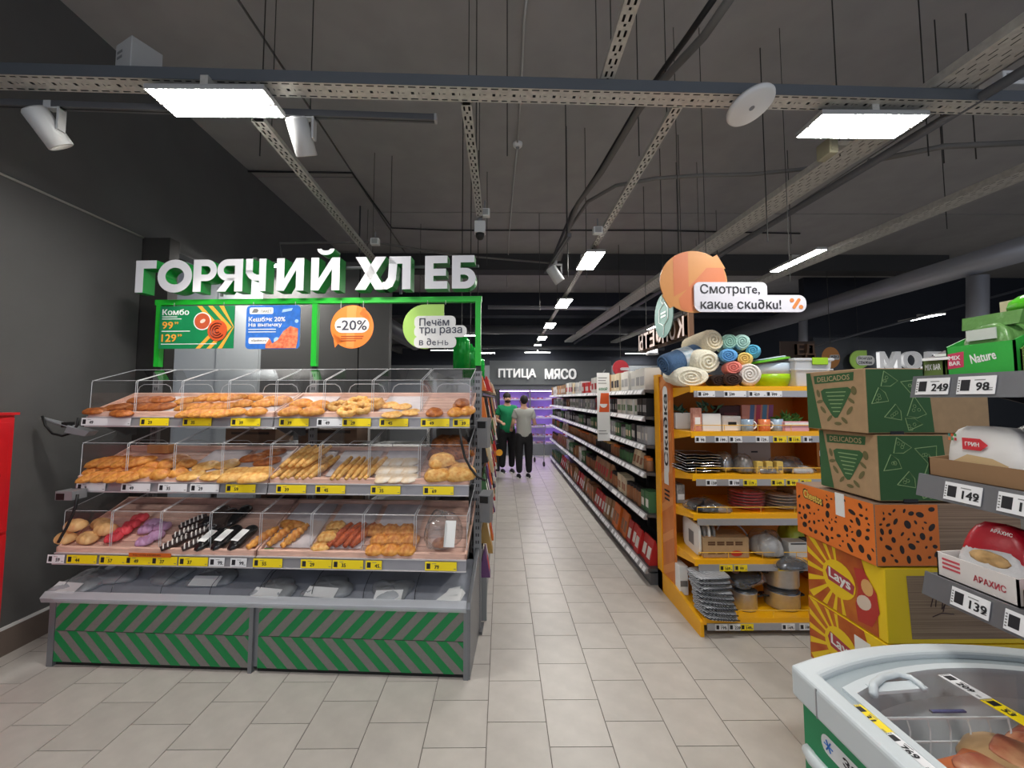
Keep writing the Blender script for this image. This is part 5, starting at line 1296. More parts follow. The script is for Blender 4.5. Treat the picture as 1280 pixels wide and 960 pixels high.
for i in range(9):
    t = thing('folded_apron', 'folded black and white zigzag textile in the sagging stack', 'textile', (p.x-.02-.003*i, 3.0+.006*i, z6+i*.031), R(random.uniform(-8,8)), 'folded zigzag textiles')
    t.rotation_euler.y = R(5-i*.8)
    MB().blob(sup(.125,.11,.036,.45,.03,90+i,.5), 20, 8).build('fold', zig, t, True)
    MB().tube([(-.11,-.105,.018),(0,-.115,.02),(.11,-.105,.018)], .004, 6).build('hem', M_('dark textile', rgb(40,44,54), .6), t, True)
t, w, h = carton_thing('white_board','white panel standing against the orange panel at the bottom','board',849,860,708,z6,3.28,.3,paper); MB().box(-w*.4,w*.4,-.001,0,h*.3,h*.5).build('print', inkg, t)
def pot(label, px, Y, r, h, zb):
    p = ony(px, 740, Y); t = thing('cooking_pot', label, 'pot', (p.x, Y+r, zb))
    MB().lathe([(r*.96,0),(r,.01),(r,h),(r*1.04,h+.006),(r*.98,h+.006),(r*.95,.02),(.001,.015)], 30).build('pot_body', steel, t, True)
    MB().lathe([(.001,h+.04),(r*.4,h+.034),(r*.9,h+.014),(r*1.02,h+.006)], 30).build('pot_lid', M_('lid steel', rgb(120,122,126), .2, .8), t, True)
    MB().lathe([(.02,h+.036),(.022,h+.06),(.001,h+.064)], 12).build('knob', black, t, True)
    for s in (-1, 1): MB().tube([(s*r,-.03,h*.7),(s*(r+.035),-.025,h*.72),(s*(r+.035),.025,h*.72),(s*r,.03,h*.7)], .007, 6).build('handle', black, t, True)
pot('small steel pot under the black frying pan', 938, 3.02, .09, .12, z6)
pot('wide steel pot at the bottom of the pot stack', 990, 3.02, .115, .11, z6)
pot('steel pot on top of the wide pot, film-wrapped lid', 990, 3.04, .115, .13, z6+.145)
p = ony(938, 740, 3.04)
t = thing('frying_pan', 'black frying pan in film with a yellow sticker', 'pan', (p.x+.0, 3.16, z6+.205)); t.rotation_euler = (R(24), R(-4), 0)
MB().lathe([(.10,0),(.13,.045),(.127,.045),(.097,.006),(.001,.006)], 30).build('pan', M_('pan black', rgb(24,24,26), .25, .2), t, True)
MB().tube([(-.12,-.04,.03),(-.2,-.09,.03),(-.27,-.13,.02)], .012, 8).build('handle', black, t, True)
MB().box(-.01,.075,-.02,.02,.05,.052).build('sticker', tagy, t); MB().prism(ell(-.05,.0,.03,.03,14), .048, .05, 'z').build('round_label', M_('label pink', rgb(206,150,160), .5), t)
MB().blob(sup(.145,.145,.07,.9,.10,99,.4), 22, 10).build('film', film, t, True)
lump('film_pack','film-wrapped pan lid on the pot tower','film pack',985,702,3.05,.11,.1,.06,z6+.31,M_('dark steel',rgb(90,92,96),.25,.6),98)

# shelves glimpsed beyond the stand
t = thing('shelf_unit', 'dark shelving seen past the right edge of the yellow stand', 'shelf unit', (2.75, 3.9, 0))
MB().box(0,.9,.45,.48,0,1.9).build('back_panel', backp, t)
for z in (.15, .5, .85, 1.15, 1.45, 1.72): 
    s = MB().box(0,.9,0,.45,z-.025,z).build('shelf', shelf_m, t); MB().box(0,.9,-.008,0,z-.045,z+.004).build('price_rail', tagw, s)
for z in (.15, .5, .85, 1.15, 1.45):
    for i in range(4):
        tp = random.choice([('carton',.08,.1,.16,'red','white'),('carton',.08,.1,.18,'black','white'),('carton',.08,.1,.15,'purple','white')])
        product(z+.001, tp, 2.80+i*.1, 3.94, 'dark shelving past the yellow stand', PI/2)

# ------------------------------------------------------------------ hanging signs over the stand
t = thing('discount_sign', 'orange disc sign with a speech bubble reading Смотрите, какие скидки!', 'sign', (0, 3.0, 0))
a = ony(825, 352, 3.0); b = ony(909, 352, 3.0); r = (b.x-a.x)/2; cx = (a.x+b.x)/2; cz = a.z
o1 = M_('sign amber', rgb(206,140,74), .45); o2 = M_('sign rust', rgb(204,116,70), .45)
body = MB().prism(ell(cx, cz, r, r*.93, 44), 0, .012).build('disc', o1, t)
MB().prism([(cx+r*.55,cz+r*.72),(cx+r*.72,cz+r*.82),(cx+r*.96,cz+r*.40),(cx+r*.5,cz+r*.3)], .0005, .0115).build('tail', o1, t)
MB().prism([(cx-r*.95,cz-r*.40),(cx-r*.72,cz-r*.80),(cx-r*.55,cz-r*.70),(cx-r*.3,cz-r*.4)], .0005, .0115).build('tail', o1, t)
def arcseg(x0, x1, n=8):
    P = [];
    for k in range(n+1):
        x = x0+(x1-x0)*k/n; P.append((cx+x*r, cz+.92*r*math.sqrt(max(0,1-x*x))))
    return P
up = arcseg(-.6, -.15); dn = [(p[0], 2*cz-p[1]) for p in reversed(up)]
MB().prism(up+[(cx-r*.15, cz-r*.2), (cx-r*.6, cz-r*.45)], -.001, .0).build('rust_band', o2, t)
MB().prism([(cx-r*.45,cz-r*.5),(cx+r*.4,cz+r*.42),(cx+r*.88,cz+r*.42),(cx+r*.97,cz+.05*r),(cx+r*.9,cz-r*.3),(cx-r*.1,cz-r*.9),(cx-r*.4,cz-r*.82)], -.0012, .0).build('rust_band', o2, t)
wg = M_('bubble pale', rgb(214,212,220), .5)
a = ony(868, 390, 2.99); b = ony(1007, 369, 2.99); c = ony(958, 353, 2.99)
MB().prism(rrect(a.x, b.x, a.z, b.z, .055, 6), -.014, -.004).build('bubble', wg, t)
MB().prism(rrect(a.x, c.x, b.z-.09, c.z, .04, 6), -.015, -.005).build('bubble', wg, t)
mb = MB(); addtext(mb, 'Смотрuте,', a.x+.045, -.017, (b.z+c.z)/2-.012, .445, None, bold=.012, align='l'); mb.build('lettering', ink, t); mb = MB(); addtext(mb, 'какuе скu∂кu!', a.x+.045, -.017, (a.z+b.z)/2-.005, .60, None, bold=.012, align='l'); mb.build('lettering', ink, t)
mb = MB(); px_ = b.x-.075; pz = (a.z+b.z)/2
mb.prism(rrect(px_-.012, px_+.012, pz-.045, pz+.045, .011), -.017, -.013).xf(Matrix.Translation((px_,0,pz)) @ Matrix.Rotation(R(35),4,'Y') @ Matrix.Translation((-px_,0,-pz)))
mb.prism(ell(px_-.033, pz+.024, .016, .016, 12), -.017, -.013); mb.prism(ell(px_+.033, pz-.026, .016, .016, 12), -.017, -.013); mb.build('percent_mark', M_('percent orange', rgb(208,128,66), .5), t)
mb = MB()
for x in (cx-.1, cx+.1, b.x-.1): mb.tube([(x,.004,cz),(x,.004,CEIL)], .003, 4)
mb.build('hanging_wire', rodm, t)
# mirrored sweets letters along the gondola
t = thing('letter_sign', 'white letters reading КОНФЕТЫ seen mirrored from behind', 'sign', (1.9, 0, 0))
pc_ = 'КОНФЕТЫ'; lb = M_('letter brown back', rgb(120,92,72), .5); lp = M_('letter blush', rgb(232,212,204), .5)
ys = [4.17+k*.205 for k in range(8)]
for k, ch in enumerate(pc_):
    V, F = tpoly(ch, .165, .21, .03, .1, 3)
    mb = MB(); d = max(v[1] for v in V)
    for f in F:
        yy = [V[i][1] for i in f]; mb.m = 0 if min(yy) > d*.9 else 1
        mb.add([(-V[i][1]*.02/d, ys[k]+.085+V[i][0], 2.40+V[i][2]) for i in f], [tuple(range(len(f)))])
    mb.build('letter', [lp, lb], t)
MB().box(.03,.05,4.12,5.65,2.27,2.54).build('backing_board', M_('sign brown', rgb(74,58,48), .6), t)
MB().box(.0,.05,4.10,4.13,2.20,2.60).build('end_bar', M_('sign wood', rgb(150,112,84), .6), t)
mb = MB()
for y in (4.3, 5.4): mb.tube([(.03,y,2.54),(.03,y,CEIL)], .004, 4)
mb.build('hanging_wire', rodm, t)
t = thing('oval_sign', 'teal oval sign with thin white line drawing', 'sign', (1.82, 4.55, 0))
teal = M_('sign teal', rgb(104,136,130), .5)
P = ell(0, 2.58, .26, .25, 30); MB().prism([(x, z) for x, z in P], 0, .01, 'x').build('oval', teal, t)
mb = MB()
hx = [(-.10,2.66),(.05,2.72),(.14,2.64),(.14,2.52),(.02,2.46),(-.12,2.52),(-.10,2.66)]
mb.tube([(-.004, -x, z) for x, z in hx], .005, 4); mb.tube([(-.004, -x, z) for x, z in ((-.01,2.80),(-.05,2.76),(0,2.71),(.05,2.76),(.01,2.80))], .005, 4); mb.tube([(-.004, -.02, 2.45),(-.004,0,2.36)], .005, 4)
for z in (2.56, 2.60): mb.box(-.006,-.002,-.08,.06,z,z+.02)
mb.build('line_drawing', paper, t)
MB().tube([(.005,0,2.83),(.005,0,CEIL)], .004, 4).build('hanging_wire', rodm, t)
p = ony(815, 428, 6.2)
t = thing('light_column', 'white glowing column standing behind the aisle shelves', 'lamp', (p.x, 6.2, 2.34))
MB().box(-.06,.06,-.06,.06,0,.34).build('tube', mat('column glow', (1,.98,.95,1), .4, emit=1.6), t); MB().box(-.07,.07,-.07,.07,-.03,0).build('base', grey, t)
# ------------------------------------------------------------------ stacked cartons by the yellow stand
random.seed(31)
YN = 1.75
def face_left(mb, V, F, x, yc, zc, e):      # (u right, v up) seen from the aisle side
    mb.add([(x-e, yc-u, zc+v) for u, v in V], F)
def poly_left(mb, poly, x, yc, e): mb.add([(x-e, yc-u, v) for u, v in poly], [tuple(range(len(poly)))])
def carton(name, label, x, y0, y1, z0, z1, xr, m, rz=0):
    t = thing(name, label, 'cardboard box', (x, y0, z0), rz)
    MB().box(0, xr-x, 0, y1-y0, 0, z1-z0).build('carton_body', m, t, bevel=.004)
    return t
dg = M_('carton dark green', rgb(56, 98, 58), .8); dg2 = M_('carton line green', rgb(146, 176, 124), .8); dgt = M_('carton olive', rgb(110, 104, 66), .8)
for k, (z0, z1, xo, la) in enumerate(((1.50, 1.78, 1.565, 'kraft and green DELICADOS carton on top of the stack'), (1.215, 1.495, 1.60, 'kraft and green DELICADOS carton, second from the top'))):
    D = .325; xr = 2.12; H = z1-z0; Wd = xr-xo
    t = carton('cardboard_box', la, xo, YN, YN+D, z0, z1, xr, kraft, R((2, -1)[k]))
    Y = D   # local far side; u=0 at far edge
    def pl(poly, m, name, e=.0012): 
        mb = MB(); mb.add([(-e, D-u, v) for u, v in poly], [tuple(range(len(poly)))]); return mb.build(name, m, t)
    pl([(.004,.004),(.085,.004),(.03,H-.004),(.004,H-.004)], dg, 'green_wedge')
    pl([(.055,H-.06),(.27,H-.05),(.275,H-.012),(.05,H-.02)], dg, 'name_plate')
    tv, tf = tpoly('DELICADOS', .18, .024, .01)
    MB().add([(-.002+y_, D-.163-u, H-.036+v+.03*u) for u, y_, v in tv], tf).build('brand_lettering', M_('carton sand', rgb(190,168,128), .8), t)
    P = [(.09,H*.66),(.11,H*.70),(.24,H*.72),(.262,H*.67),(.20,H*.32),(.18,H*.22),(.165,H*.21),(.15,H*.25),(.10,H*.50)]
    pl(P, dg, 'shield')
    mb = MB()
    for q in range(6): 
        wq = .11-q*.014; mb.add([(-.002, D-.175+wq/2, H*.63-q*.018), (-.002, D-.175-wq/2, H*.635-q*.018), (-.002, D-.175-wq/2, H*.65-q*.018), (-.002, D-.175+wq/2, H*.645-q*.018)], [(0,1,2,3)])
    mb.build('text_lines', dg2, t)
    mb = MB()
    for (u, v, a, b, ro) in ((.075,.62,.010,.02,.3),(.082,.48,.02,.008,.2),(.10,.34,.022,.009,-.8),(.135,.2,.02,.008,.8),(.18,.12,.02,.008,0),(.215,.18,.02,.009,-.7),(.245,.34,.024,.010,.9),(.255,.5,.02,.008,-.6),(.27,.66,.014,.02,.2)):
        pp = ell(u, v*H, a, b, 12, ro); mb.add([(-.0016, D-x, z) for x, z in pp], [tuple(range(12))])
    mb.build('vegetable_print', dgt, t)
    # front face: green field with pizza outlines
    MB().quad((.004,-.0012,.004),(.30,-.0012,.004),(.28,-.0012,H-.004),(.004,-.0012,H-.004)).build('green_field', dg, t)
    mb = MB()
    for (u, v, s, ro) in ((.10,.85,.05,.3),(.21,.72,.055,1.2),(.06,.55,.045,2.2),(.22,.38,.055,.1),(.12,.30,.045,1.9),(.20,.10,.05,2.8)):
        tri = [(0,s),(s*.8,-s*.5),(0,-s*.75),(-s*.8,-s*.5),(0,s)]
        pts = [(u+a*math.cos(ro)-b*math.sin(ro), -.002, max(.012, min(H-.012, v*H+a*math.sin(ro)+b*math.cos(ro)))) for a, b in tri]; mb.tube(pts, .0019, 4)
        for q in range(3): 
            a, b = random.uniform(-s*.3, s*.3), random.uniform(-s*.3, s*.2); mb.tube([(u+a+.007*math.cos(w/3*PI), -.002, v*H+b+.007*math.sin(w/3*PI)) for w in range(7)], .001, 4)
    mb.build('pizza_outline', dg2, t)
    MB().box(.10,.16,-.003,.0,-.004,.01).build('carry_slot', ink, t)
org = M_('carton orange print', rgb(232, 122, 44), .6); blk = M_('carton black print', rgb(38, 26, 24), .6)
corr = M_('corrugated card', rgb(166, 140, 118), .85, col2=rgb(132, 108, 90), scale=3, stretch=(.4, .4, 60))
t = carton('cardboard_box', 'orange Cheetos carton with black leopard spots in the stack', 1.575, YN, YN+.46, .945, 1.205, 2.2, corr)
D, H = .46, .26
MB().quad((-.001,.002,.002),(-.001,D-.002,.002),(-.001,D-.002,H-.002),(-.001,.002,H-.002)).quad((.002,-.001,.004),(.27,-.001,.004),(.27,-.001,H-.004),(.002,-.001,H-.004)).build('orange_print', org, t)
mb = MB()
def spots(n, umax, put, rn):
    done = []
    for _ in range(n*12):
        if len(done) >= n: break
        u, v = rn.uniform(.02, umax), rn.uniform(.02, H-.02); a = rn.uniform(.006, .022); b = a*rn.uniform(.5, .8)
        if any((u-x)**2+(v-y)**2 < (a+c+.006)**2 for x, y, c in done): continue
        if u-a < .006 or u+a > umax-.003 or v-a < .006 or v+a > H-.006: continue
        done.append((u, v, a)); put(ell(u, v, a, b, 12, rn.uniform(0, 3)))
rn = random.Random(5)
spots(70, D, lambda P: mb.add([(-.0018, D-x, z) for x, z in P], [tuple(range(12))]) if not (.04 < sum(p[0] for p in P)/12 < .20 and sum(p[1] for p in P)/12 > H*.66) else None, rn)
spots(38, .27, lambda P: mb.add([(x, -.0018, z) for x, z in P], [tuple(range(12))]), rn)
mb.build('leopard_spot', blk, t)
tv, tf = tpoly('Cheetos', .135, .05, .09); MB().add([(-.0024+y_, D-.118-u, H*.80+v-.12*u) for u, y_, v in tv], tf).build('lettering_outline', blk, t)
tv, tf = tpoly('Cheetos', .122, .04, .03); MB().add([(-.0036+y_, D-.118-u, H*.80+v-.12*u) for u, y_, v in tv], tf).build('lettering', M_('cheese yellow', rgb(240,206,96), .5), t)
MB().box(-.003,-.001,.15,.20,H-.10,H+.004).build('white_sticker', paper, t)
lay_o = M_('carton amber print', rgb(206,118,34), .6, col2=rgb(176,70,26), scale=6); lay_y = M_('carton yellow', rgb(244,206,24), .55); lay_r = M_('carton red print', rgb(186,52,44), .55)
for k, (z0, z1, la) in enumerate(((.635, .94, 'yellow Lays carton with a scribbled corrugated side, upper one'), (.32, .63, 'yellow Lays carton below the scribbled one'), (.005, .315, 'yellow Lays carton standing on the floor under the stack'))):
    D = .44; H = z1-z0; x0 = 1.60+(.0, -.004, .004)[k]
    t = carton('cardboard_box', la, x0, YN-.005, YN-.005+D, z0, z1, x0+.66, lay_y)
    def pl(poly, m, name, e): return MB().add([(-e, D-u, v) for u, v in poly], [tuple(range(len(poly)))]).build(name, m, t)
    pl([(.003,.003),(.40,.003),(.40,H*.3),(.33,H-.003),(.003,H-.003)], lay_o, 'amber_field', .001)
    mb = MB()
    for q in range(10):
        an = R(95+q*20); an2 = an+R(8); c0 = (.2, H*.52)
        def lim(a): 
            L = .3
            while True:
                u, v = c0[0]+L*math.cos(a), c0[1]+L*math.sin(a)
                if .004 < u < .33 and .004 < v < H-.004: return (u, v)
                L -= .005
        mb.add([(-.0016, D-u, v) for u, v in (c0, lim(an), lim(an2))], [(0,1,2)])
    mb.build('yellow_ray', lay_y, t)
    pl(ell(.20, H*.52, .095, .085, 24), lay_y, 'sun_disc', .0022)
    pl([(.3,.02),(.37,.03),(.41,H*.35),(.40,H*.6),(.34,H*.85),(.29,H*.82),(.31,H*.55),(.29,H*.3)], lay_r, 'red_swirl', .0024)
    pl(ell(.355,H*.62,.03,.035,14), M_('chip print', rgb(228,176,110), .6), 'chip_picture', .003); pl(ell(.335,H*.38,.04,.03,14,.6), M_('pale chip print', rgb(226,206,190), .6), 'chip_picture', .003)
    pl([(.125,H*.56),(.14,H*.66),(.26,H*.60),(.29,H*.54),(.28,H*.40),(.14,H*.44)], M_('lettering red pill', rgb(176,60,70), .5), 'red_pill', .0028)
    tv, tf = tpoly('Lays', .125, .062, .05); MB().add([(-.0036+y_, D-.207-u, H*.525+v-.12*u) for u, y_, v in tv], tf).build('lettering', paper, t)
    MB().quad((.10,-.001,.02),(.64,-.001,.02),(.64,-.001,H-.03),(.09,-.001,H-.03)).build('corrugated_window', corr, t)
    if k == 0:
        mb = MB()
        for pts in (((.20,.20),(.185,.15)),((.215,.22),(.205,.15)),((.24,.19),(.23,.14),(.245,.16),(.235,.13)),((.19,.11),(.23,.125),(.28,.12))): mb.tube([(a, -.002, b) for a, b in pts], .0016, 4)
        mb.build('marker_scribble', M_('marker', rgb(70,50,60), .7), t)
    if k == 1: MB().box(-.003,-.001,.08,.16,H*.66,H*.86).build('white_sticker', paper, t)

# ------------------------------------------------------------------ shelves over the freezer
SX, SY = 1.30, 1.275
HZ = [1.715, 1.415, 1.12]
HN = ['top', 'middle', 'lowest']
t = thing('freezer_superstructure', 'dark grey shelving with wide price rails above the chest freezer', 'shelf unit', (0, 0, 0))
sgm = M_('shelf charcoal', rgb(84,85,88), .4, .4)
MB().box(1.88, 1.92, -1.0, SY, 0, 1.9).build('back_panel', M_('perforated back', rgb(52,50,50), .6), t)
for z in HZ:
    s = MB().box(SX, 1.88, -1.0, SY, z-.028, z).build('shelf', sgm, t)
    MB().hexa([(SX-.02,-1,z-.062),(SX-.006,-1,z-.062),(SX-.006,SY,z-.062),(SX-.02,SY,z-.062),(SX-.006,-1,z+.004),(SX,-1,z+.004),(SX,SY,z+.004),(SX-.006,SY,z+.004)]).build('price_rail', M_('wide price rail', rgb(118,119,124), .35, .4), s)
    MB().prism([(1.40,z-.028),(1.88,z-.028),(1.88,z-.12),(1.75,z-.12)], SY-.03, SY-.026, 'y').build('bracket', sgm, s)
for k, px, wp, num in ((0,1166,41,'249'),(0,1221,48,'98'),(1,1195,45,'149'),(1,1262,50,'109'),(2,1195,45,'139'),(2,1260,50,'33')):
    z = HZ[k]; p = onx(px, 500, SX-.017); a = onx(px-wp/2, 500, SX-.017); b = onx(px+wp/2, 500, SX-.017)
    w = abs(a.y-b.y)
    Mx = Matrix.Translation((SX-.0175, p.y, z-.029)) @ Matrix.Rotation(R(-90), 4, 'Z') @ Matrix.Rotation(R(-12), 4, 'X')
    price_tag(None, 0, min(w, .1), .05, num, False, 'white price tag below the '+{'249':'green Nature tray, nearest the stacked cartons','98':'olive and kraft MixBar tray','149':'white grain bag in the first brown tray','109':'second brown cardboard tray','139':'white peanut display tray','33':'bright red peanut bag'}[num], None, big=True, mat4=Mx)
# products on these shelves
def tray_box(label, cat, y0, y1, z, h, depth, m, hs=None):
    t = thing('display_tray', label, cat, (SX+.012, y0, z)); L = y1-y0
    hs = hs or h
    MB().box(0,.004,0,L,0,h).build('front_wall', m, t)
    for yy in (0, L-.004): MB().prism([(0,0),(depth,0),(depth,hs),(depth*.5,hs),(0,h)], yy, yy+.004, 'y').build('side_wall', m, t)
    MB().box(depth-.004,depth,0,L,0,hs).build('back_wall', m, t); MB().box(0,depth,0,L,0,.004).build('bottom', m, t)
    return t, L
def txt_left(t, s, x, yc, zc, w, h, m, bold=.03, name='lettering', rot=0.0):
    tv, tf = tpoly(s, w, h, bold); MB().add([(x+y_, yc-(u*math.cos(rot)-v*math.sin(rot)), zc+v*math.cos(rot)+u*math.sin(rot)) for u, y_, v in tv], tf).build(name, m, t)
def bag(name, label, cat, x, y, z, a, b, h, m, seed, parts=()):
    t = thing(name, label, cat, (x, y, z))
    MB().blob(sup(a, b, h, .55, .07, seed, .3), 20, 12).build('bag', m, t, True)
    MB().hexa([(-a*.3,-b*.95,h*.93),(a*.3,-b*.95,h*.93),(a*.3,b*.95,h*.93),(-a*.3,b*.95,h*.93),(-a*.05,-b,h*1.2),(a*.05,-b,h*1.2),(a*.05,b,h*1.2),(-a*.05,b,h*1.2)]).build('crimped_top', m, t)
    return t
olive = M_('olive carton', rgb(98,122,58), .6); gcar = M_('vivid green carton', rgb(50,172,66), .5); gbag = M_('green pouch film', rgb(104,152,84), .25, bump=.3, scale=30)
kin = M_('kraft inside', rgb(182,154,116), .8)
z = HZ[0]
t, L = tray_box('olive MixBar display tray with dark sachets at the shelf end', 'display tray', 1.20, 1.262, z, .055, .16, olive); txt_left(t, 'MIX BAR', -.0008, L/2, .03, .045, .018, paper)
for i in range(3):
    o = thing('dark_sachet', 'dark sachet with pale edges lying in the end tray', 'sachet', (SX+.05+i*.03, 1.23, z+.05+i*.012), R(20+i*10), 'dark sachets in the end tray')
    MB().hexa([(-.05,-.03,0),(.05,-.03,.02),(.05,.03,.02),(-.05,.03,0),(-.05,-.03,.006),(.05,-.03,.026),(.05,.03,.026),(-.05,.03,.006)]).build('sachet', M_('plum film', rgb(58,36,46), .3), o); MB().box(-.056,-.05,-.03,.03,-.001,.007).build('seal', paper, o)
t, L = tray_box('vivid green Nature display tray of nut pouches', 'display tray', 1.03, 1.192, z, .085, .2, gcar, .13); txt_left(t, 'Nature', -.0008, L*.62-.03, .048, .06, .026, paper, rot=.15)
mb = MB(); mb.add([(-.0008, L*.86-u, v) for u, v in ((-.02,.02),(.022,.024),(.024,.068),(-.018,.064))], [(0,1,2,3)]); mb.build('pink_badge', M_('badge pink', rgb(206,60,96), .5), t); txt_left(t, 'MIX', -.0014, L*.86, .052, .03, .012, paper); txt_left(t, 'BAR', -.0014, L*.86, .036, .03, .012, paper)
for i in range(2):
    o = bag('nut_pouch', 'green nut pouch standing in the Nature tray', 'pouch', SX+.055+i*.07, 1.11, z+.006, .03, .07, .135, gbag, 101+i); o['group'] = 'green pouches in the Nature tray'
    if i == 0: MB().box(-.034,-.031,-.035,.035,.09,.12).build('white_label', M_('label silver', rgb(206,214,206), .4), o)
t, L = tray_box('olive and kraft MixBar display tray beside the Nature tray', 'display tray', .86, 1.02, z, .06, .22, olive, .15); txt_left(t, 'MIX BAR', -.0008, L*.62, .03, .085, .026, paper)
MB().quad((.0,.006,.06),(.0,.012,.06),(.21,.012,.148),(.21,.006,.148)).build('kraft_inside', kin, t)
for i in range(3):
    o = bag('nut_pouch', 'green nut pouch leaning in the olive and kraft tray', 'pouch', SX+.06+i*.05, .94, z+.006, .03, .065, .13+.01*i, gbag, 111+i); o['group'] = 'green pouches in the olive tray'
o = thing('green_bag', 'shiny bright green bag lying on top of the pouches', 'bag', (SX+.2, 1.0, z+.17))
MB().blob(sup(.10,.15,.06,.7,.1,121), 20, 10).build('bag', M_('bright green film', rgb(92,210,40), .2, bump=.3, scale=20), o, True); MB().box(-.02,.02,.14,.19,.01,.05).build('torn_flap', M_('cream flap', rgb(214,206,170), .6), o)
z = HZ[1]
t, L = tray_box('plain brown cardboard tray of grain bags', 'display tray', 1.0, 1.262, z, .055, .3, M_('brown card', rgb(142,110,78), .8), .07)
t2, L2 = tray_box('second plain brown cardboard tray of grain bags', 'display tray', .72, .995, z, .05, .3, MATS['brown card'], .065)
wbag = M_('white grain bag', rgb(226,224,222), .35, bump=.2, scale=16)
def grain(label, y, seed):
    o = thing('grain_bag', label, 'bag', (SX+.075, y, z+.006))
    MB().blob(sup(.045,.095,.15,.45,.03,seed,.2), 22, 12).build('bag', wbag, o, True)
    V = [(-.05,-.03),(.0,-.03),(.02,0),(.0,.03),(-.05,.03)]
    MB().add([(-.0465, -.005-u*.9, .10+v*.55) for u, v in V], [tuple(range(5))]).build('red_badge', M_('badge red', rgb(206,50,60), .5), o)
    txt_left(o, 'ГРИН', -.0472, .015, .10, .035, .012, paper)
    mb = MB()
    MB().add([(-.0455, -u, v) for u, v in ((-.07,.045),(-.03,.07),(.03,.065),(.065,.05),(.06,.035),(-.065,.035))], [tuple(range(6))]).build('grain_picture', M_('grain print', rgb(206,178,134), .6), o)
    for i, c in enumerate(((70,140,80),(200,90,50),(60,120,110),(190,60,60),(80,150,90),(210,110,60))): MB().box(-.046,-.045,.058+(i % 3)*.008-.003,.058+(i % 3)*.008+.003,.118-(i//3)*.012,.126-(i//3)*.012).build('colour_square', M_('sq%d' % i, rgb(*c), .5), o)
    return o
grain('white grain bag with a red badge beside the DELICADOS cartons', 1.14, 131); grain('white grain bag with a red badge in the second brown tray', .88, 132)
o = thing('folded_bags', 'dark grey folded bags lying behind the white grain bag', 'bag', (SX+.2, 1.05, z+.006)); MB().blob(sup(.09,.16,.17,.6,.06,135), 18, 10).build('film', M_('dark grey film', rgb(66,62,62), .3, bump=.2, scale=14), o, True); MB().box(-.08,-.06,-.1,.1,.12,.14).build('seam', greyd, o)
o = bag('pink_pack', 'salmon pink pack at the back of the middle shelf', 'pack', SX+.3, .98, z+.1, .04, .06, .14, M_('salmon pack', rgb(226,150,132), .5), 136)
z = HZ[2]
wcard = M_('white card', rgb(222,216,212), .6)
t, L = tray_box('white Арахис display tray of peanut bags', 'display tray', 1.06, 1.255, z, .07, .22, wcard, .075); txt_left(t, 'АРАХИС', -.0008, L*.32, .033, .075, .018, M_('peanut red', rgb(176,60,70), .5))
mb = MB()
for q in range(3): mb.box(-.001,0,L*.68,L*.92,.028+q*.012,.034+q*.012)
mb.build('red_bars', M_('bar red', rgb(200,80,90), .5), t)
rb = M_('red peanut bag', rgb(196,18,44), .3, bump=.15, scale=14)
def peanut(label, x, y, zz, tilt, seed, low):
    o = thing('peanut_bag', label, 'bag', (x, y, zz)); o.rotation_euler = (0, R(tilt), 0)
    MB().blob(sup(.035,.085,.17,.5,.05,seed,.2), 20, 12).build('bag', rb, o, True)
    MB().blob(sup(.0385,.088,low,.5,.05,seed,.2), 20, 8).build('white_window', M_('silver window', rgb(220,220,222), .25, bump=.3, scale=24), o, True)
    MB().blob(lambda u, v: (-.036-.004*math.cos(v)+.002*math.sin(u*3), .0+.05*math.sin(v)*math.cos(u), low*.55+.02*math.sin(v)*math.sin(u)), 12, 6).build('nut_picture', M_('nut print', rgb(204,164,108), .6, var=.15, scale=60), o, True)
    txt_left(o, 'АРАХИС', -.0375, -.02, .15, .05, .010, paper)
peanut('red-topped peanut bag with a silver window in the white tray', SX+.075, 1.155, z+.008, 12, 141, .13)
peanut('bright red peanut bag standing beside the white tray', SX+.055, .95, z+.02, 4, 142, .06)
for i in range(2): peanut(('dark red peanut bag right behind the bright red one','dark red peanut bag at the back of the lowest shelf')[i], SX+.18+.07*i, 1.0, z+.008, 6, 143+i, .05)
t, L = tray_box('brown card tray under the bright red peanut bag', 'display tray', .84, 1.05, z, .05, .2, MATS['brown card'], .055)
txt_left(t, 'АРАХИС', -.0008, L*.5, .026, .09, .014, M_('dull red print', rgb(140,70,54), .7))
o = thing('green_box', 'green box at the cut-off end of the lowest shelf', 'box', (SX+.012, .72, z)); MB().box(0,.15,0,.11,0,.14).build('box', gcar, o, bevel=.008); MB().box(-.001,0,.02,.09,.05,.09).build('panel', paper, o)

# ------------------------------------------------------------------ chest freezer
FX0, FX1, FY0, FY1, FT = .84, 1.84, -.7, 1.235, .88
frw = M_('freezer white', rgb(206,214,218), .35); frg = M_('freezer green', rgb(10,136,84), .4)
def plan(ins, n=14):
    P = [(FX0+ins, FY0+ins), (FX1-ins, FY0+ins)]
    for k in range(n+1):
        s = 1-k/n; x = FX0+ins+(FX1-FX0-2*ins)*s; P.append((x, FY1-ins+.10*(1-(2*s-1)**2)))
    return P
def ring(mb, A, Bp, z0, z1):
    n = len(A)
    V = [(x, y, z0) for x, y in A]+[(x, y, z1) for x, y in A]+[(x, y, z1) for x, y in Bp]+[(x, y, z0) for x, y in Bp]
    F = []
    for i in range(n):
        j = (i+1) % n
        F += [(i, j, n+j, n+i), (n+i, n+j, 2*n+j, 2*n+i), (2*n+i, 2*n+j, 3*n+j, 3*n+i), (3*n+i, 3*n+j, j, i)]
    mb.add(V, F); return mb
t = thing('chest_freezer', 'white-rimmed green chest freezer with a glass lid and a frozen food sticker', 'freezer', (0, 0, 0))
body = ring(MB(), plan(.02), plan(.07), .06, .80).build('cabinet', frg, t)
MB().prism(plan(.03), .04, .10, 'z').build('plinth', black, t)
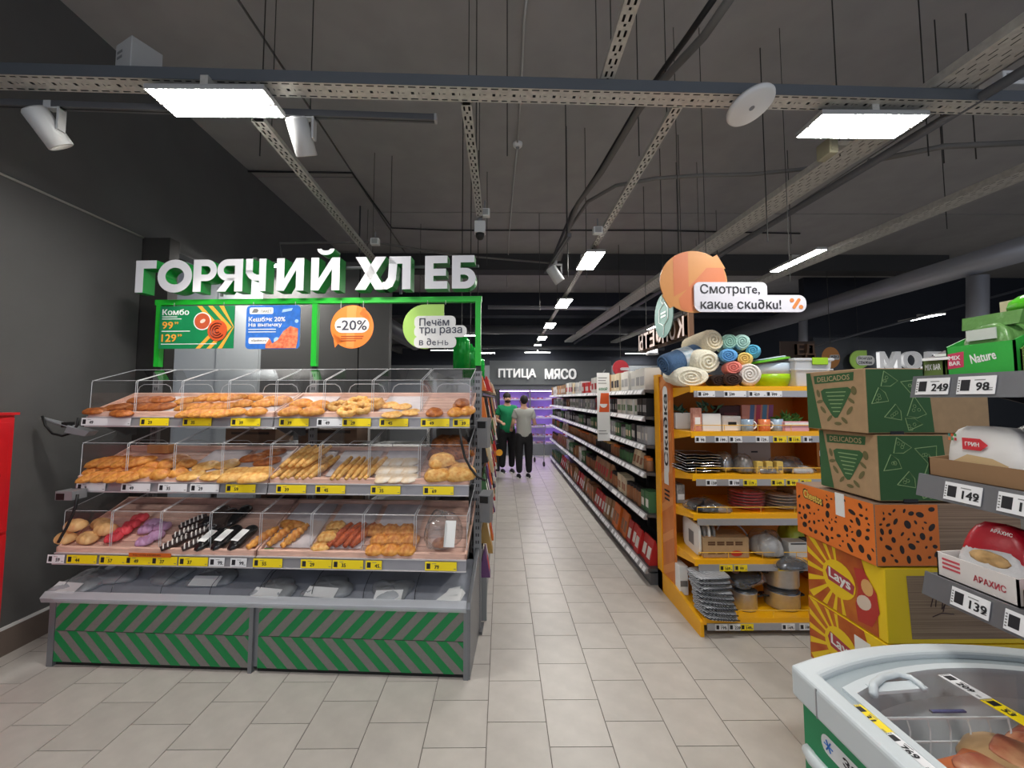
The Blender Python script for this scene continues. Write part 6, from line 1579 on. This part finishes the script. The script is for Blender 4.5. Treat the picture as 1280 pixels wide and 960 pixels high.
ring(MB(), plan(0), plan(.052), .795, FT).build('rim', frw, t, bevel=.012, seg=3)
ring(MB(), plan(.05), plan(.085), .78, .862).build('inner_step', M_('freezer grey', rgb(158,170,176), .4), t)
ring(MB(), plan(.083), plan(.105), .79, .868).build('lid_frame', frw, t)
MB().prism(plan(.075), .30, .31, 'z').build('liner_floor', M_('liner white', rgb(244,248,250), .5), t)
ring(MB(), plan(.072), plan(.09), .31, .80).build('liner_wall', MATS['liner white'], t)
gl = plan(.10); MB().add([(x, y, .862) for x, y in gl], [tuple(range(len(gl)))]).build('glass_lid', glassm, t)
hp = [onz(x, y, .868) for x, y in ((1090,862),(1155,857))]
m1 = (hp[0]+hp[1])/2
MB().tube([onz(x, y, .876) for x, y in ((1092,868),(1092,856),(1103,847),(1121,843),(1138,847),(1150,855),(1156,862))], [.010,.010,.009,.008,.008,.007,.006], 8).build('lid_handle', frw, t, True)
MB().prism([(hp[0].x,hp[0].y-.012),(hp[1].x,hp[1].y-.012),(hp[1].x,hp[1].y+.02),(hp[0].x,hp[0].y+.02)], .862, .870, 'z').build('handle_plate', frw, t)
bp = [onx(x, y, FX0+.006) for x, y in ((990,906),(1045,975))]
zb_ = .68
MB().tube([(FX0+.022, FY1-.03, zb_-.015), (FX0+.012, FY1-.06, zb_-.015), (FX0+.012, FY0+.05, zb_-.015)], .017, 10).build('bumper', frw, t, True)
p = onx(1018, 905, FX0+.018)
P = rrect(-.05, .33, -.024, .024, .022); MB().add([(FX0+.0185, 1.10-u, .738+v) for u, v in P], [tuple(range(len(P)))]).build('sticker', M_('sticker white', rgb(226,228,230), .5), t)
tv, tf = tpoly('заморозка', .26, .03, .02); MB().add([(FX0+.0178+y_, 1.10-.15-u, .738+v) for u, y_, v in tv], tf).build('sticker_lettering', ink, t)
mb = MB()
for q in range(3): 
    a = q*PI/3; mb.tube([(FX0+.0178, 1.125-.014*math.cos(a), .738-.014*math.sin(a)), (FX0+.0178, 1.125+.014*math.cos(a), .738+.014*math.sin(a))], .002, 4)
mb.build('snowflake', M_('snow blue', rgb(40,110,190), .5), t)
mb = MB().box(FX0-.001, FX0+.01, FY1-.10, FY1-.096, .80, .875); mb.build('rim_joint', grey, t)
# wire basket inside
t = thing('wire_basket', 'white wire basket hanging inside the freezer', 'basket', (0, 0, 0))
mb = MB(); bx0, bx1, by0, by1, bz0, bz1 = .97, 1.62, .35, 1.135, .60, .80
for z in (bz1, bz1-.06, bz0+.08, bz0): mb.tube([(bx0,by0,z),(bx1,by0,z),(bx1,by1,z),(bx0,by1,z),(bx0,by0,z)], .004 if z == bz1 else .003, 5)
mb.build('frame', M_('basket white', rgb(232,236,238), .4), t)
mb = MB()
for k in range(1, 12):
    x = bx0+(bx1-bx0)*k/12; mb.tube([(x,by1,bz1),(x+.008,by1,bz1-.03),(x,by1,bz0),(x,by0,bz0),(x,by0,bz1)], .0024, 4)
for k in range(1, 14):
    y = by0+(by1-by0)*k/14; mb.tube([(bx0,y,bz1),(bx0,y,bz0),(bx1,y,bz0),(bx1,y,bz1)], .0024, 4)
mb.build('grid', MATS['basket white'], t)
meat = M_('sausage print', rgb(176,84,60), .35, col2=rgb(214,160,120), scale=14, bump=.2)
for i, (x, y, rz, la, m) in enumerate(((1.30,1.0,30,'tan bag of frozen sausages in the wire basket','pouch tan'),(1.47,1.05,20,'reddish bag of frozen meat beside the tan one','meat'),(1.14,.95,10,'orange labelled frozen pack lying lower in the basket','orange'))):
    t = thing('frozen_pack', la, 'frozen food', (x, y, .70), R(rz))
    MB().blob(sup(.10,.155,.075,.5,.09,151+i,.5), 26, 14).build('bag', {'pouch tan': M_('frozen tan', rgb(196,160,116), .3, var=.1, scale=10), 'meat': meat, 'orange': M_('frozen orange', rgb(206,112,60), .4, var=.15, scale=10)}[m], t, True)
    MB().blob(sup(.06,.045,.012,.5,.06,155+i,.5), 18, 8).xf(Matrix.Translation((.015,.06,.067))).build('product_picture', meat, t, True)
    MB().hexa([(-.035,-.07,.07),(.035,-.07,.07),(.035,-.03,.07),(-.035,-.03,.07),(-.035,-.07,.078),(.035,-.07,.078),(.035,-.03,.08),(-.035,-.03,.08)]).build('label', (M_('frozen green label', rgb(40,120,90), .5), paper)[i == 2], t)
t = thing('strip_mark', 'dark blue strip lying under the freezer glass', 'label', onz(1185, 890, .83)); MB().box(-.045,.045,-.004,.004,0,.004).build('strip', M_('violet strip', rgb(84,84,130), .5), t); MB().box(-.046,-.045,-.004,.004,0,.005).build('end', inkg, t)
# price strips on the glass
def glass_tag(px, py, px2, py2, num, yellow, la):
    a = onz(px, py, .866); b = onz(px2, py2, .866); d = (b-a); L = d.length; d.normalize()
    up = Vector((0,0,1)); v = up.cross(d)                      # text right = d, text up = v
    Mx = Matrix(((d.x, -up.x, v.x, (a.x+b.x)/2), (d.y, -up.y, v.y, (a.y+b.y)/2), (d.z, -up.z, v.z, .866), (0,0,0,1)))
    price_tag(None, 0, L, .038, num, yellow, la, None, big=True, mat4=Mx)
glass_tag(1067, 881, 1113, 917, '31', True, 'yellow price strip on the freezer glass near the rim')
glass_tag(1107, 916, 1172, 966, '769', False, 'white price strip running along the freezer rim')
glass_tag(1180, 843, 1232, 873, '209', False, 'white price strip beside the lid handle on the freezer glass')
glass_tag(1233, 874, 1296, 910, '53', True, 'yellow price strip in the middle of the freezer glass')

# ------------------------------------------------------------------ red cabinet by the left wall
red = M_('red enamel', rgb(206,18,30), .35)
t = thing('red_cabinet', 'bright red metal cabinet with two doors by the left wall', 'cabinet', (-3.19, 1.95, 0))
CD, CL = .24, .585
MB().box(0, CD-.02, 0, CL, .16, 1.55).build('body', red, t)
for z0, z1 in ((.175, .84), (.855, 1.535)):
    d = MB().box(CD-.02, CD, .012, CL-.012, z0, z1).build('door', red, t, bevel=.006)
    MB().box(CD, CD+.004, .04, CL-.04, z0+.03, z1-.03).build('door_panel', red, d, bevel=.002)
    MB().lathe([(.001,0),(.028,0),(.028,.006)], 16).xf(Matrix.Translation((CD+.001,CL-.10,(z0+z1)/2+.0)) @ Matrix.Rotation(R(90),4,'Y')).build('finger_hole', M_('dark red', rgb(70,8,12), .5), d)
MB().box(-.0, CD+.006, -.005, CL+.006, 1.55, 1.565).build('top_plate', red, t)
for y in (.03, CL-.07):
    for x in (.02, CD-.06): MB().box(x, x+.04, y, y+.04, 0, .16).build('leg', M_('dark green leg', rgb(24,60,44), .5), t)

# ------------------------------------------------------------------ left side of the aisle
t = thing('shelf_unit', 'grey peg shelving with snack packs behind the bread rack', 'shelf unit', (-.12, 3.16, 0))
MB().box(-.42,-.38,0,5.5,0,1.85).build('back_panel', grey, t); MB().box(-.40,.0,0,5.5,0,.30).build('base', sidem, t)
MB().box(-.40,.01,-.01,.0,0,.31).build('end_panel', grey, t)
for z in (.55, .85, 1.15, 1.45, 1.70): MB().box(-.38,-.02,0,5.5,z-.03,z-.01).build('shelf', shelf_m, t)
cols = ['red','white','gold','dgreen','orange','black','cream','purple']
for zi, z in enumerate((.31, .56, .86, 1.16, 1.46, 1.71)):
    y = 3.22
    while y < 8.4:
        a, b = random.choice(cols), random.choice(('white','red','gold'))
        bd, lbm = pouch_mesh(.14,.09,.2 if z < 1.6 else .12,a,b)
        o = bpy.data.objects.new('snack_pack', bd); C.objects.link(o); o.location = (-.12+random.uniform(.0,.045), y, z); o.rotation_euler = (0, 0, PI)
        tag(o, '%s snack pack with a %s label on the peg shelving by the bread rack' % (cn(a), b), 'snack', 'snack packs on the peg shelving')
        p = bpy.data.objects.new('label_panel', lbm); C.objects.link(p); p.parent = o
        y += .16 if y < 5 else .4
t = thing('price_stand', 'yellow round wobbler sticking out among the snack packs', 'label', (-.02, 3.75, 1.16)); MB().lathe([(.001,0),(.03,0),(.03,.003)], 18).xf(Matrix.Rotation(R(90),4,'X')).build('disc', M_('wobbler', rgb(240,170,30), .5), t); MB().box(-.06,0,.0,.002,-.002,.002).build('stem', acry, t)
t = thing('fridge_cabinet', 'tall dark grey cabinet with its side towards the aisle behind the snacks', 'cabinet', (-.63, 9.4, 0))
MB().box(0,.585,0,.7,.0,1.86).build('body', M_('cabinet charcoal', rgb(56,58,60), .5), t); MB().box(.57,.59,-.01,.0,.03,1.83).build('edge_frame', black, t)
for z in (.62, 1.3): MB().box(.02,.565,-.012,0,z,z+.012).build('ledge', grey, t)

# meat fridge at the back
t = thing('meat_fridge', 'violet-lit open meat fridge against the back wall', 'fridge', (-.3, 12.0, 0))
frm = M_('fridge shell', rgb(130,134,140), .4, .2); vio = mat('violet light', (.62,.36,1,1), .4, emit=9.0)
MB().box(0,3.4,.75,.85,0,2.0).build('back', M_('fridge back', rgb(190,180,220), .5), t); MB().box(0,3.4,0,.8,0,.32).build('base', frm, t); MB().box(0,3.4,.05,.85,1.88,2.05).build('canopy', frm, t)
for x in (0, 1.12, 2.25, 3.36): MB().box(x,x+.04,.1,.8,.3,1.9).build('divider', frm, t)
for z in (.55, .82, 1.09, 1.36, 1.63):
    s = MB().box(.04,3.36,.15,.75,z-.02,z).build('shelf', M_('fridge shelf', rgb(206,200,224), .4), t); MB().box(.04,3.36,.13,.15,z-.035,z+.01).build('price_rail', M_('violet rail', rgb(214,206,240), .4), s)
    MB().box(.06,3.34,.3,.34,z-.032,z-.024).build('light_strip', vio, s)
MB().box(.06,3.34,.2,.26,1.86,1.88).build('light_strip', vio, t)
mp = {}
for z in (.33, .551, .821, 1.091, 1.361, 1.631):
    for i in range(13):
        c = random.choice(['meat tray pink','meat tray red','meat tray pale'])
        m = M_(c, {'meat tray pink': rgb(214,130,140), 'meat tray red': rgb(176,60,70), 'meat tray pale': rgb(226,206,206)}[c], .35)
        if c not in mp: mp[c] = (MB().box(-.085,.085,0,.14,0,.04).mesh('meat_tray', m), MB().box(-.03,.03,-.001,0,.01,.03).mesh('label', paper))
        o = inst('meat_tray', mp[c][0], None, (-.1+i*.25+random.uniform(-.02,.02), 12.2, z)); tag(o, '%s of meat on the violet-lit fridge shelves' % c.replace('meat tray', '').strip().capitalize().lower().join(('', ' tray')), 'meat tray', 'meat trays in the violet fridge'); inst('label', mp[c][1], o)
# back wall letters
t = thing('letter_sign', 'white letters ПТИЦА МЯСО on the grey fascia over the meat fridge', 'sign', (0, 11.9, 0))
MB().box(-.35, 3.2, .0, .4, 2.05, 2.75).build('fascia', M_('fascia grey', rgb(96,100,102), .6), t)
for s, a, b in (('ПТИЦА', 623, 670), ('МЯСО', 681, 720)):
    p0 = ony(a, 474, 11.88); p1 = ony(b, 461, 11.88)
    mb = MB(); addtext(mb, s, (p0.x+p1.x)/2, -.03, (p0.z+p1.z)/2, p1.x-p0.x, p1.z-p0.z, .03, .05, 3); mb.build('lettering', mat('sign letter white', (1,1,1,1), .5, emit=.12), t)
# dairy letters and round signs by the slate wall
t = thing('letter_sign', 'white letters МОЛОКО on the slate wall', 'sign', (0, 9.56, 0))
p0 = ony(1101, 461, 9.5); p1 = ony(1133, 439, 9.5); u = (p1.x-p0.x)
mb = MB(); h = p1.z-p0.z; addtext(mb, 'МОЛОКО', p0.x, 0, (p0.z+p1.z)/2, u*4.6, h, .03, .05, 3, align='l'); mb.build('lettering', MATS['sign letter white'], t)
t = thing('round_sign', 'lime leaf sign with a pale bubble reading Всегда свежее', 'sign', (0, 9.4, 0))
a = ony(1063, 462, 9.4); b = ony(1093, 438, 9.4); r = (b.z-a.z)/2; cx = a.x+r; cz = (a.z+b.z)/2
MB().prism([(cx+r*math.cos(R(q)), cz+r*math.sin(R(q))) for q in range(90, 271, 12)]+[(cx+r*.8, cz-r*.6), (cx+r*.8, cz+r)], 0, .02).build('leaf_shape', blg, t)
MB().prism(rrect(cx-r*.4, cx+r*1.5, cz-r*.55, cz+r*.45, .1), -.02, -.001).build('bubble', pw, t); mb = MB(); addtext(mb, 'Всегда', cx+r*.5, -.025, cz+r*.17, r*1.4, r*.36, .01); mb.build('lettering', MATS['slate ink'], t); mb = MB(); addtext(mb, 'свежее', cx+r*.5, -.025, cz-r*.27, r*1.4, r*.3, .01); mb.build('lettering', MATS['slate ink'], t)
MB().tube([(cx,.01,cz+r*.9),(cx,.01,CEIL)], .006, 4).build('hanging_wire', rodm, t)
t = thing('round_sign', 'orange round sign with a pale bubble past the storage box', 'sign', (0, 8.0, 0))
a = ony(1028, 447, 8.0); b = ony(1050, 447, 8.0); r = (b.x-a.x)/2; cx = (a.x+b.x)/2
MB().prism(ell(cx, a.z, r, r*1.2, 26), 0, .02).build('disc', o1, t); MB().prism(rrect(cx-r*.2, cx+r*.85, a.z-r*.25, a.z+r*.3, .03), -.02, -.001).build('bubble', pw, t); mb = MB(); addtext(mb, 'идка', cx+r*.33, -.024, a.z+.01, r*.9, r*.36, .01); mb.build('lettering', ink, t)
MB().tube([(cx,.01,a.z+r),(cx,.01,CEIL)], .006, 4).build('hanging_wire', rodm, t)
t = thing('letter_sign', 'dim brown-edged letters seen mirrored behind the bowls', 'sign', (0, 8.3, 0))
a = ony(995, 447, 8.3); b = ony(1017, 430, 8.3); mb = MB(); addtext(mb, 'ЕД', (a.x+b.x)/2, 0, (a.z+b.z)/2, (b.x-a.x), b.z-a.z, .02, .05, 3); mb.build('lettering', lb, t); MB().box(a.x-.3, b.x+.05, .03, .05, a.z-.06, b.z+.06).build('backing_board', MATS['sign brown'], t)
t = thing('round_sign', 'red round sign above the aisle shelves', 'sign', (0, 7.5, 0))
a = ony(766, 460, 7.5); b = ony(786, 460, 7.5); r = (b.x-a.x)/2; cx = (a.x+b.x)/2
MB().prism(ell(cx, a.z, r, r, 22), 0, .02).build('disc', M_('sign red', rgb(190,40,50), .5), t); MB().prism(rrect(cx-r*.1, cx+r*1.0, a.z-r*.3, a.z+r*.05, .03), -.02, -.001).build('bubble', pw, t); MB().tube([(cx,.01,a.z+r),(cx,.01,CEIL)], .006, 4).build('hanging_wire', rodm, t)
# green pendants behind the rack
for k, (px, py, Y) in enumerate(((577, 436, 3.9), (588, 448, 4.2), (597, 460, 4.6))):
    p = ony(px, py, Y); t = thing('pendant_lamp', 'glossy green pendant lamp behind the right end of the bread rack', 'lamp', p, 0, 'green pendant lamps')
    MB().lathe([(.081,-.20),(.081,.05),(.074,.085),(.055,.11),(.025,.122),(.018,.15),(.001,.15)], 22).build('shade', M_('gloss green', rgb(20,170,60), .15, .2), t, True)
    MB().tube([(0,0,.16),(0,0,CEIL-p.z)], .005, 5).build('cord', black, t); MB().lathe([(.001,-.17),(.05,-.17),(.05,-.165)], 14).build('bulb', mat('bulb glow', (1,.9,.7,1), .4, emit=4), t)
p = ony(446, 452, 6.0)
t = thing('extractor_hood', 'grey round extractor drum behind the bread rack', 'extractor', p)
MB().lathe([(.16,-.35),(.16,.12),(.10,.2),(.001,.2)], 24).build('drum', M_('extractor grey', rgb(120,122,122), .5), t, True); MB().tube([(0,0,.2),(0,0,CEIL-p.z)], .012, 8).build('hanger', duct, t, True)

# ------------------------------------------------------------------ people
def skin(name, pts, edges, rad, m, parent, root=0, sub=2):
    me = bpy.data.meshes.new(name); me.from_pydata(pts, edges, [])
    bm = bmesh.new(); bm.from_mesh(me); lay = bm.verts.layers.skin.verify(); bm.verts.ensure_lookup_table()
    for i, v in enumerate(bm.verts):
        r = rad[i]; v[lay].radius = r if isinstance(r, tuple) else (r, r); v[lay].use_root = (i == root)
    bm.to_mesh(me); bm.free(); me.materials.append(m)
    o = bpy.data.objects.new(name, me); C.objects.link(o); o.parent = parent
    o.modifiers.new('skin', 'SKIN').use_smooth_shade = True
    s = o.modifiers.new('sub', 'SUBSURF'); s.levels = sub; s.render_levels = sub
    return o
skinm = M_('skin', rgb(206,160,132), .6); hairm = M_('dark hair', rgb(34,26,24), .7); trou = M_('black trousers', rgb(24,24,28), .8)
def person(label, loc, rz, shirt, hands, beard=False, s=1.0):
    t = thing('person', label, 'person', loc, rz); t.scale = (s, s, s)
    hl, hr = Vector(hands[0]), Vector(hands[1])
    P = [(0,0,.90),(0,0,1.08),(0,-.01,1.25),(0,0,1.40),(0,-.005,1.47),(0,-.02,1.53),(0,-.02,1.62),
         (-.18,0,1.37),(-.235,.0,1.12),tuple(hl),(.18,0,1.37),(.235,.0,1.12),tuple(hr),
         (-.09,0,.86),(-.10,-.01,.48),(-.10,.02,.10),(.09,0,.86),(.10,-.01,.48),(.10,.02,.10)]
    E = [(0,1),(1,2),(2,3),(3,4),(4,5),(5,6),(3,7),(7,8),(8,9),(3,10),(10,11),(11,12),(0,13),(13,14),(14,15),(0,16),(16,17),(17,18)]
    Rr = [(.14,.10),(.12,.09),(.13,.09),(.11,.07),(.055,.058),(.070,.080),(.078,.090),.045,.040,.03,.045,.040,.03,.085,.06,.042,.085,.06,.042]
    skin('body', P, E, Rr, skinm, t)
    g = 1.13
    mid_l = tuple((Vector(P[7])*.35+Vector(P[8])*.65)); mid_r = tuple((Vector(P[10])*.35+Vector(P[11])*.65))
    sp_ = [(0,0,.80),(0,0,1.08),(0,-.01,1.25),(0,0,1.40),(-.165,0,1.375),mid_l,(.165,0,1.375),mid_r,(0,0,1.462)]
    skin('shirt', sp_, [(0,1),(1,2),(2,3),(3,4),(4,5),(3,6),(6,7),(3,8)], [(.20,.15),(.175,.13),(.188,.135),(.155,.115),.078,.07,.078,.07,(.085,.08)], shirt, t, 1)
    tp_ = [(0,0,1.0),(0,0,.86),(-.095,0,.80),(-.103,-.01,.48),(-.103,.02,.09),(.095,0,.80),(.103,-.01,.48),(.103,.02,.09)]
    skin('trousers', tp_, [(0,1),(1,2),(2,3),(3,4),(1,5),(5,6),(6,7)], [(.17,.12),(.17,.13),.118,.09,.066,.118,.09,.066], trou, t, 1)
    for sx in (-1, 1):
        MB().blob(lambda u, v: (sx*.102+.05*math.sin(v)*math.cos(u), -.045+.13*math.sin(v)*math.sin(u), .045*max(0,math.cos(v)*1.6+.2)), 14, 8).build('shoe', M_('shoe', rgb(40,38,40), .5), t, True)
        MB().box(sx*.102-.052, sx*.102+.052, -.165, .075, 0, .018).build('shoe_sole', paper, t)
    # hair cap, ears, face
    def cap(u, v):
        q = v*.56
        return (.086*math.sin(q)*math.cos(u), .026+.098*math.sin(q)*math.sin(u), 1.622+.104*math.cos(q))
    MB().blob(cap, 18, 8).build('hair', hairm, t, True)
    MB().blob(lambda u, v: (.074*math.sin(v)*math.cos(u), .045+.06*math.sin(v)*math.sin(u), 1.605+.075*math.cos(v)), 14, 8).build('back_hair', hairm, t, True)
    for sx in (-1, 1):
        MB().blob(lambda u, v: (sx*.083+.01*math.sin(v)*math.cos(u), .0+.02*math.sin(v)*math.sin(u), 1.59+.032*math.cos(v)), 8, 6).build('ear', skinm, t, True)
        MB().blob(lambda u, v: (sx*.032+.012*math.sin(v)*math.cos(u), -.105+.008*math.sin(v)*math.sin(u), 1.60+.008*math.cos(v)), 8, 6).build('eye', black, t, True)
        h = (hl if sx < 0 else hr); d = (h-Vector((sx*.235,0,1.12))).normalized()
        for k in range(5):
            off = Vector(((k-2)*.016, 0, 0)) if k < 4 else Vector((-sx*.035, 0, 0)); L = (.085,.095,.09,.075,.055)[k]
            b0 = h+d*.035+off; MB().tube([b0, b0+d*L*.55+Vector((0,0,-.006)), b0+d*L+Vector((0,0,-.028))], [.010,.009,.007], 6).build('finger', skinm, t, True)
    MB().blob(lambda u, v: (.013*math.sin(v)*math.cos(u), -.11+.02*math.sin(v)*math.sin(u), 1.572+.026*math.cos(v)), 8, 6).build('nose', skinm, t, True)
    MB().box(-.024,.024,-.108,-.10,1.532,1.540).build('mouth', M_('lips', rgb(150,84,78), .6), t)
    if beard: MB().blob(lambda u, v: (.062*math.sin(v)*math.cos(u), -.055+.052*math.sin(v)*math.sin(u), 1.525+.04*math.cos(v)), 12, 8).build('beard', hairm, t, True)
    return t
p = onz(655, 597, 0)
person('person in a pale grey T-shirt and black trousers seen from behind', (p.x, p.y, 0), PI+R(8), M_('pale grey shirt', rgb(176,178,172), .9), ((-.30,-.28,1.10), (.22,-.30,1.0)), s=1.0)
p2 = onz(634, 590, 0)
person('bearded person in a green polo shirt facing the camera side', (p2.x, p2.y, 0), R(12), M_('green polo', rgb(10,132,84), .85), ((-.18,-.30,1.08), (.14,-.30,1.10)), True, s=1.04)
# shopping trolley
p = onz(678, 585, 0)
t = thing('shopping_trolley', 'grey wire shopping trolley beside the person in the pale shirt', 'trolley', (p.x-.22, p.y+.45, 0), R(12))
mb = MB()
for z, k in ((.55, .75), (.75, .88), (.95, 1.0)): mb.tube([(-.25*k,-.4*k,z),(.25*k,-.4*k,z),(.25*k,.4*k,z),(-.25*k,.4*k,z),(-.25*k,-.4*k,z)], .008, 5)
for k in range(9):
    q = -.25+k*.0625; mb.tube([(q*.75,-.3,.55),(q,-.4,.95)], .004, 4); mb.tube([(q*.75,.3,.55),(q,.4,.95)], .004, 4)
for k in range(11):
    q = -.4+k*.08; mb.tube([(-.19,q*.75,.55),(-.25,q,.95)], .004, 4); mb.tube([(.19,q*.75,.55),(.25,q,.95)], .004, 4)
mb.build('basket', steel, t)
MB().tube([(-.22,-.42,1.02),(.22,-.42,1.02)], .014, 8).build('handle', M_('handle grey', rgb(90,90,92), .5), t)
MB().tube([(-.2,.42,.15),(-.22,-.3,.2),(-.22,-.42,1.02)], .012, 6).tube([(.2,.42,.15),(.22,-.3,.2),(.22,-.42,1.02)], .012, 6).tube([(-.2,.42,.15),(.2,.42,.15)], .012, 6).build('frame', steel, t)
for x, y in ((-.2,.42),(.2,.42),(-.22,-.3),(.22,-.3)):
    w = MB().lathe([(.001,-.012),(.06,-.012),(.06,.012),(.001,.012)], 14).xf(Matrix.Translation((x,y,.06)) @ Matrix.Rotation(R(90),4,'Y')).build('wheel', black, t); MB().box(x-.008,x+.008,y-.01,y+.01,.06,.19).build('fork', grey, w)
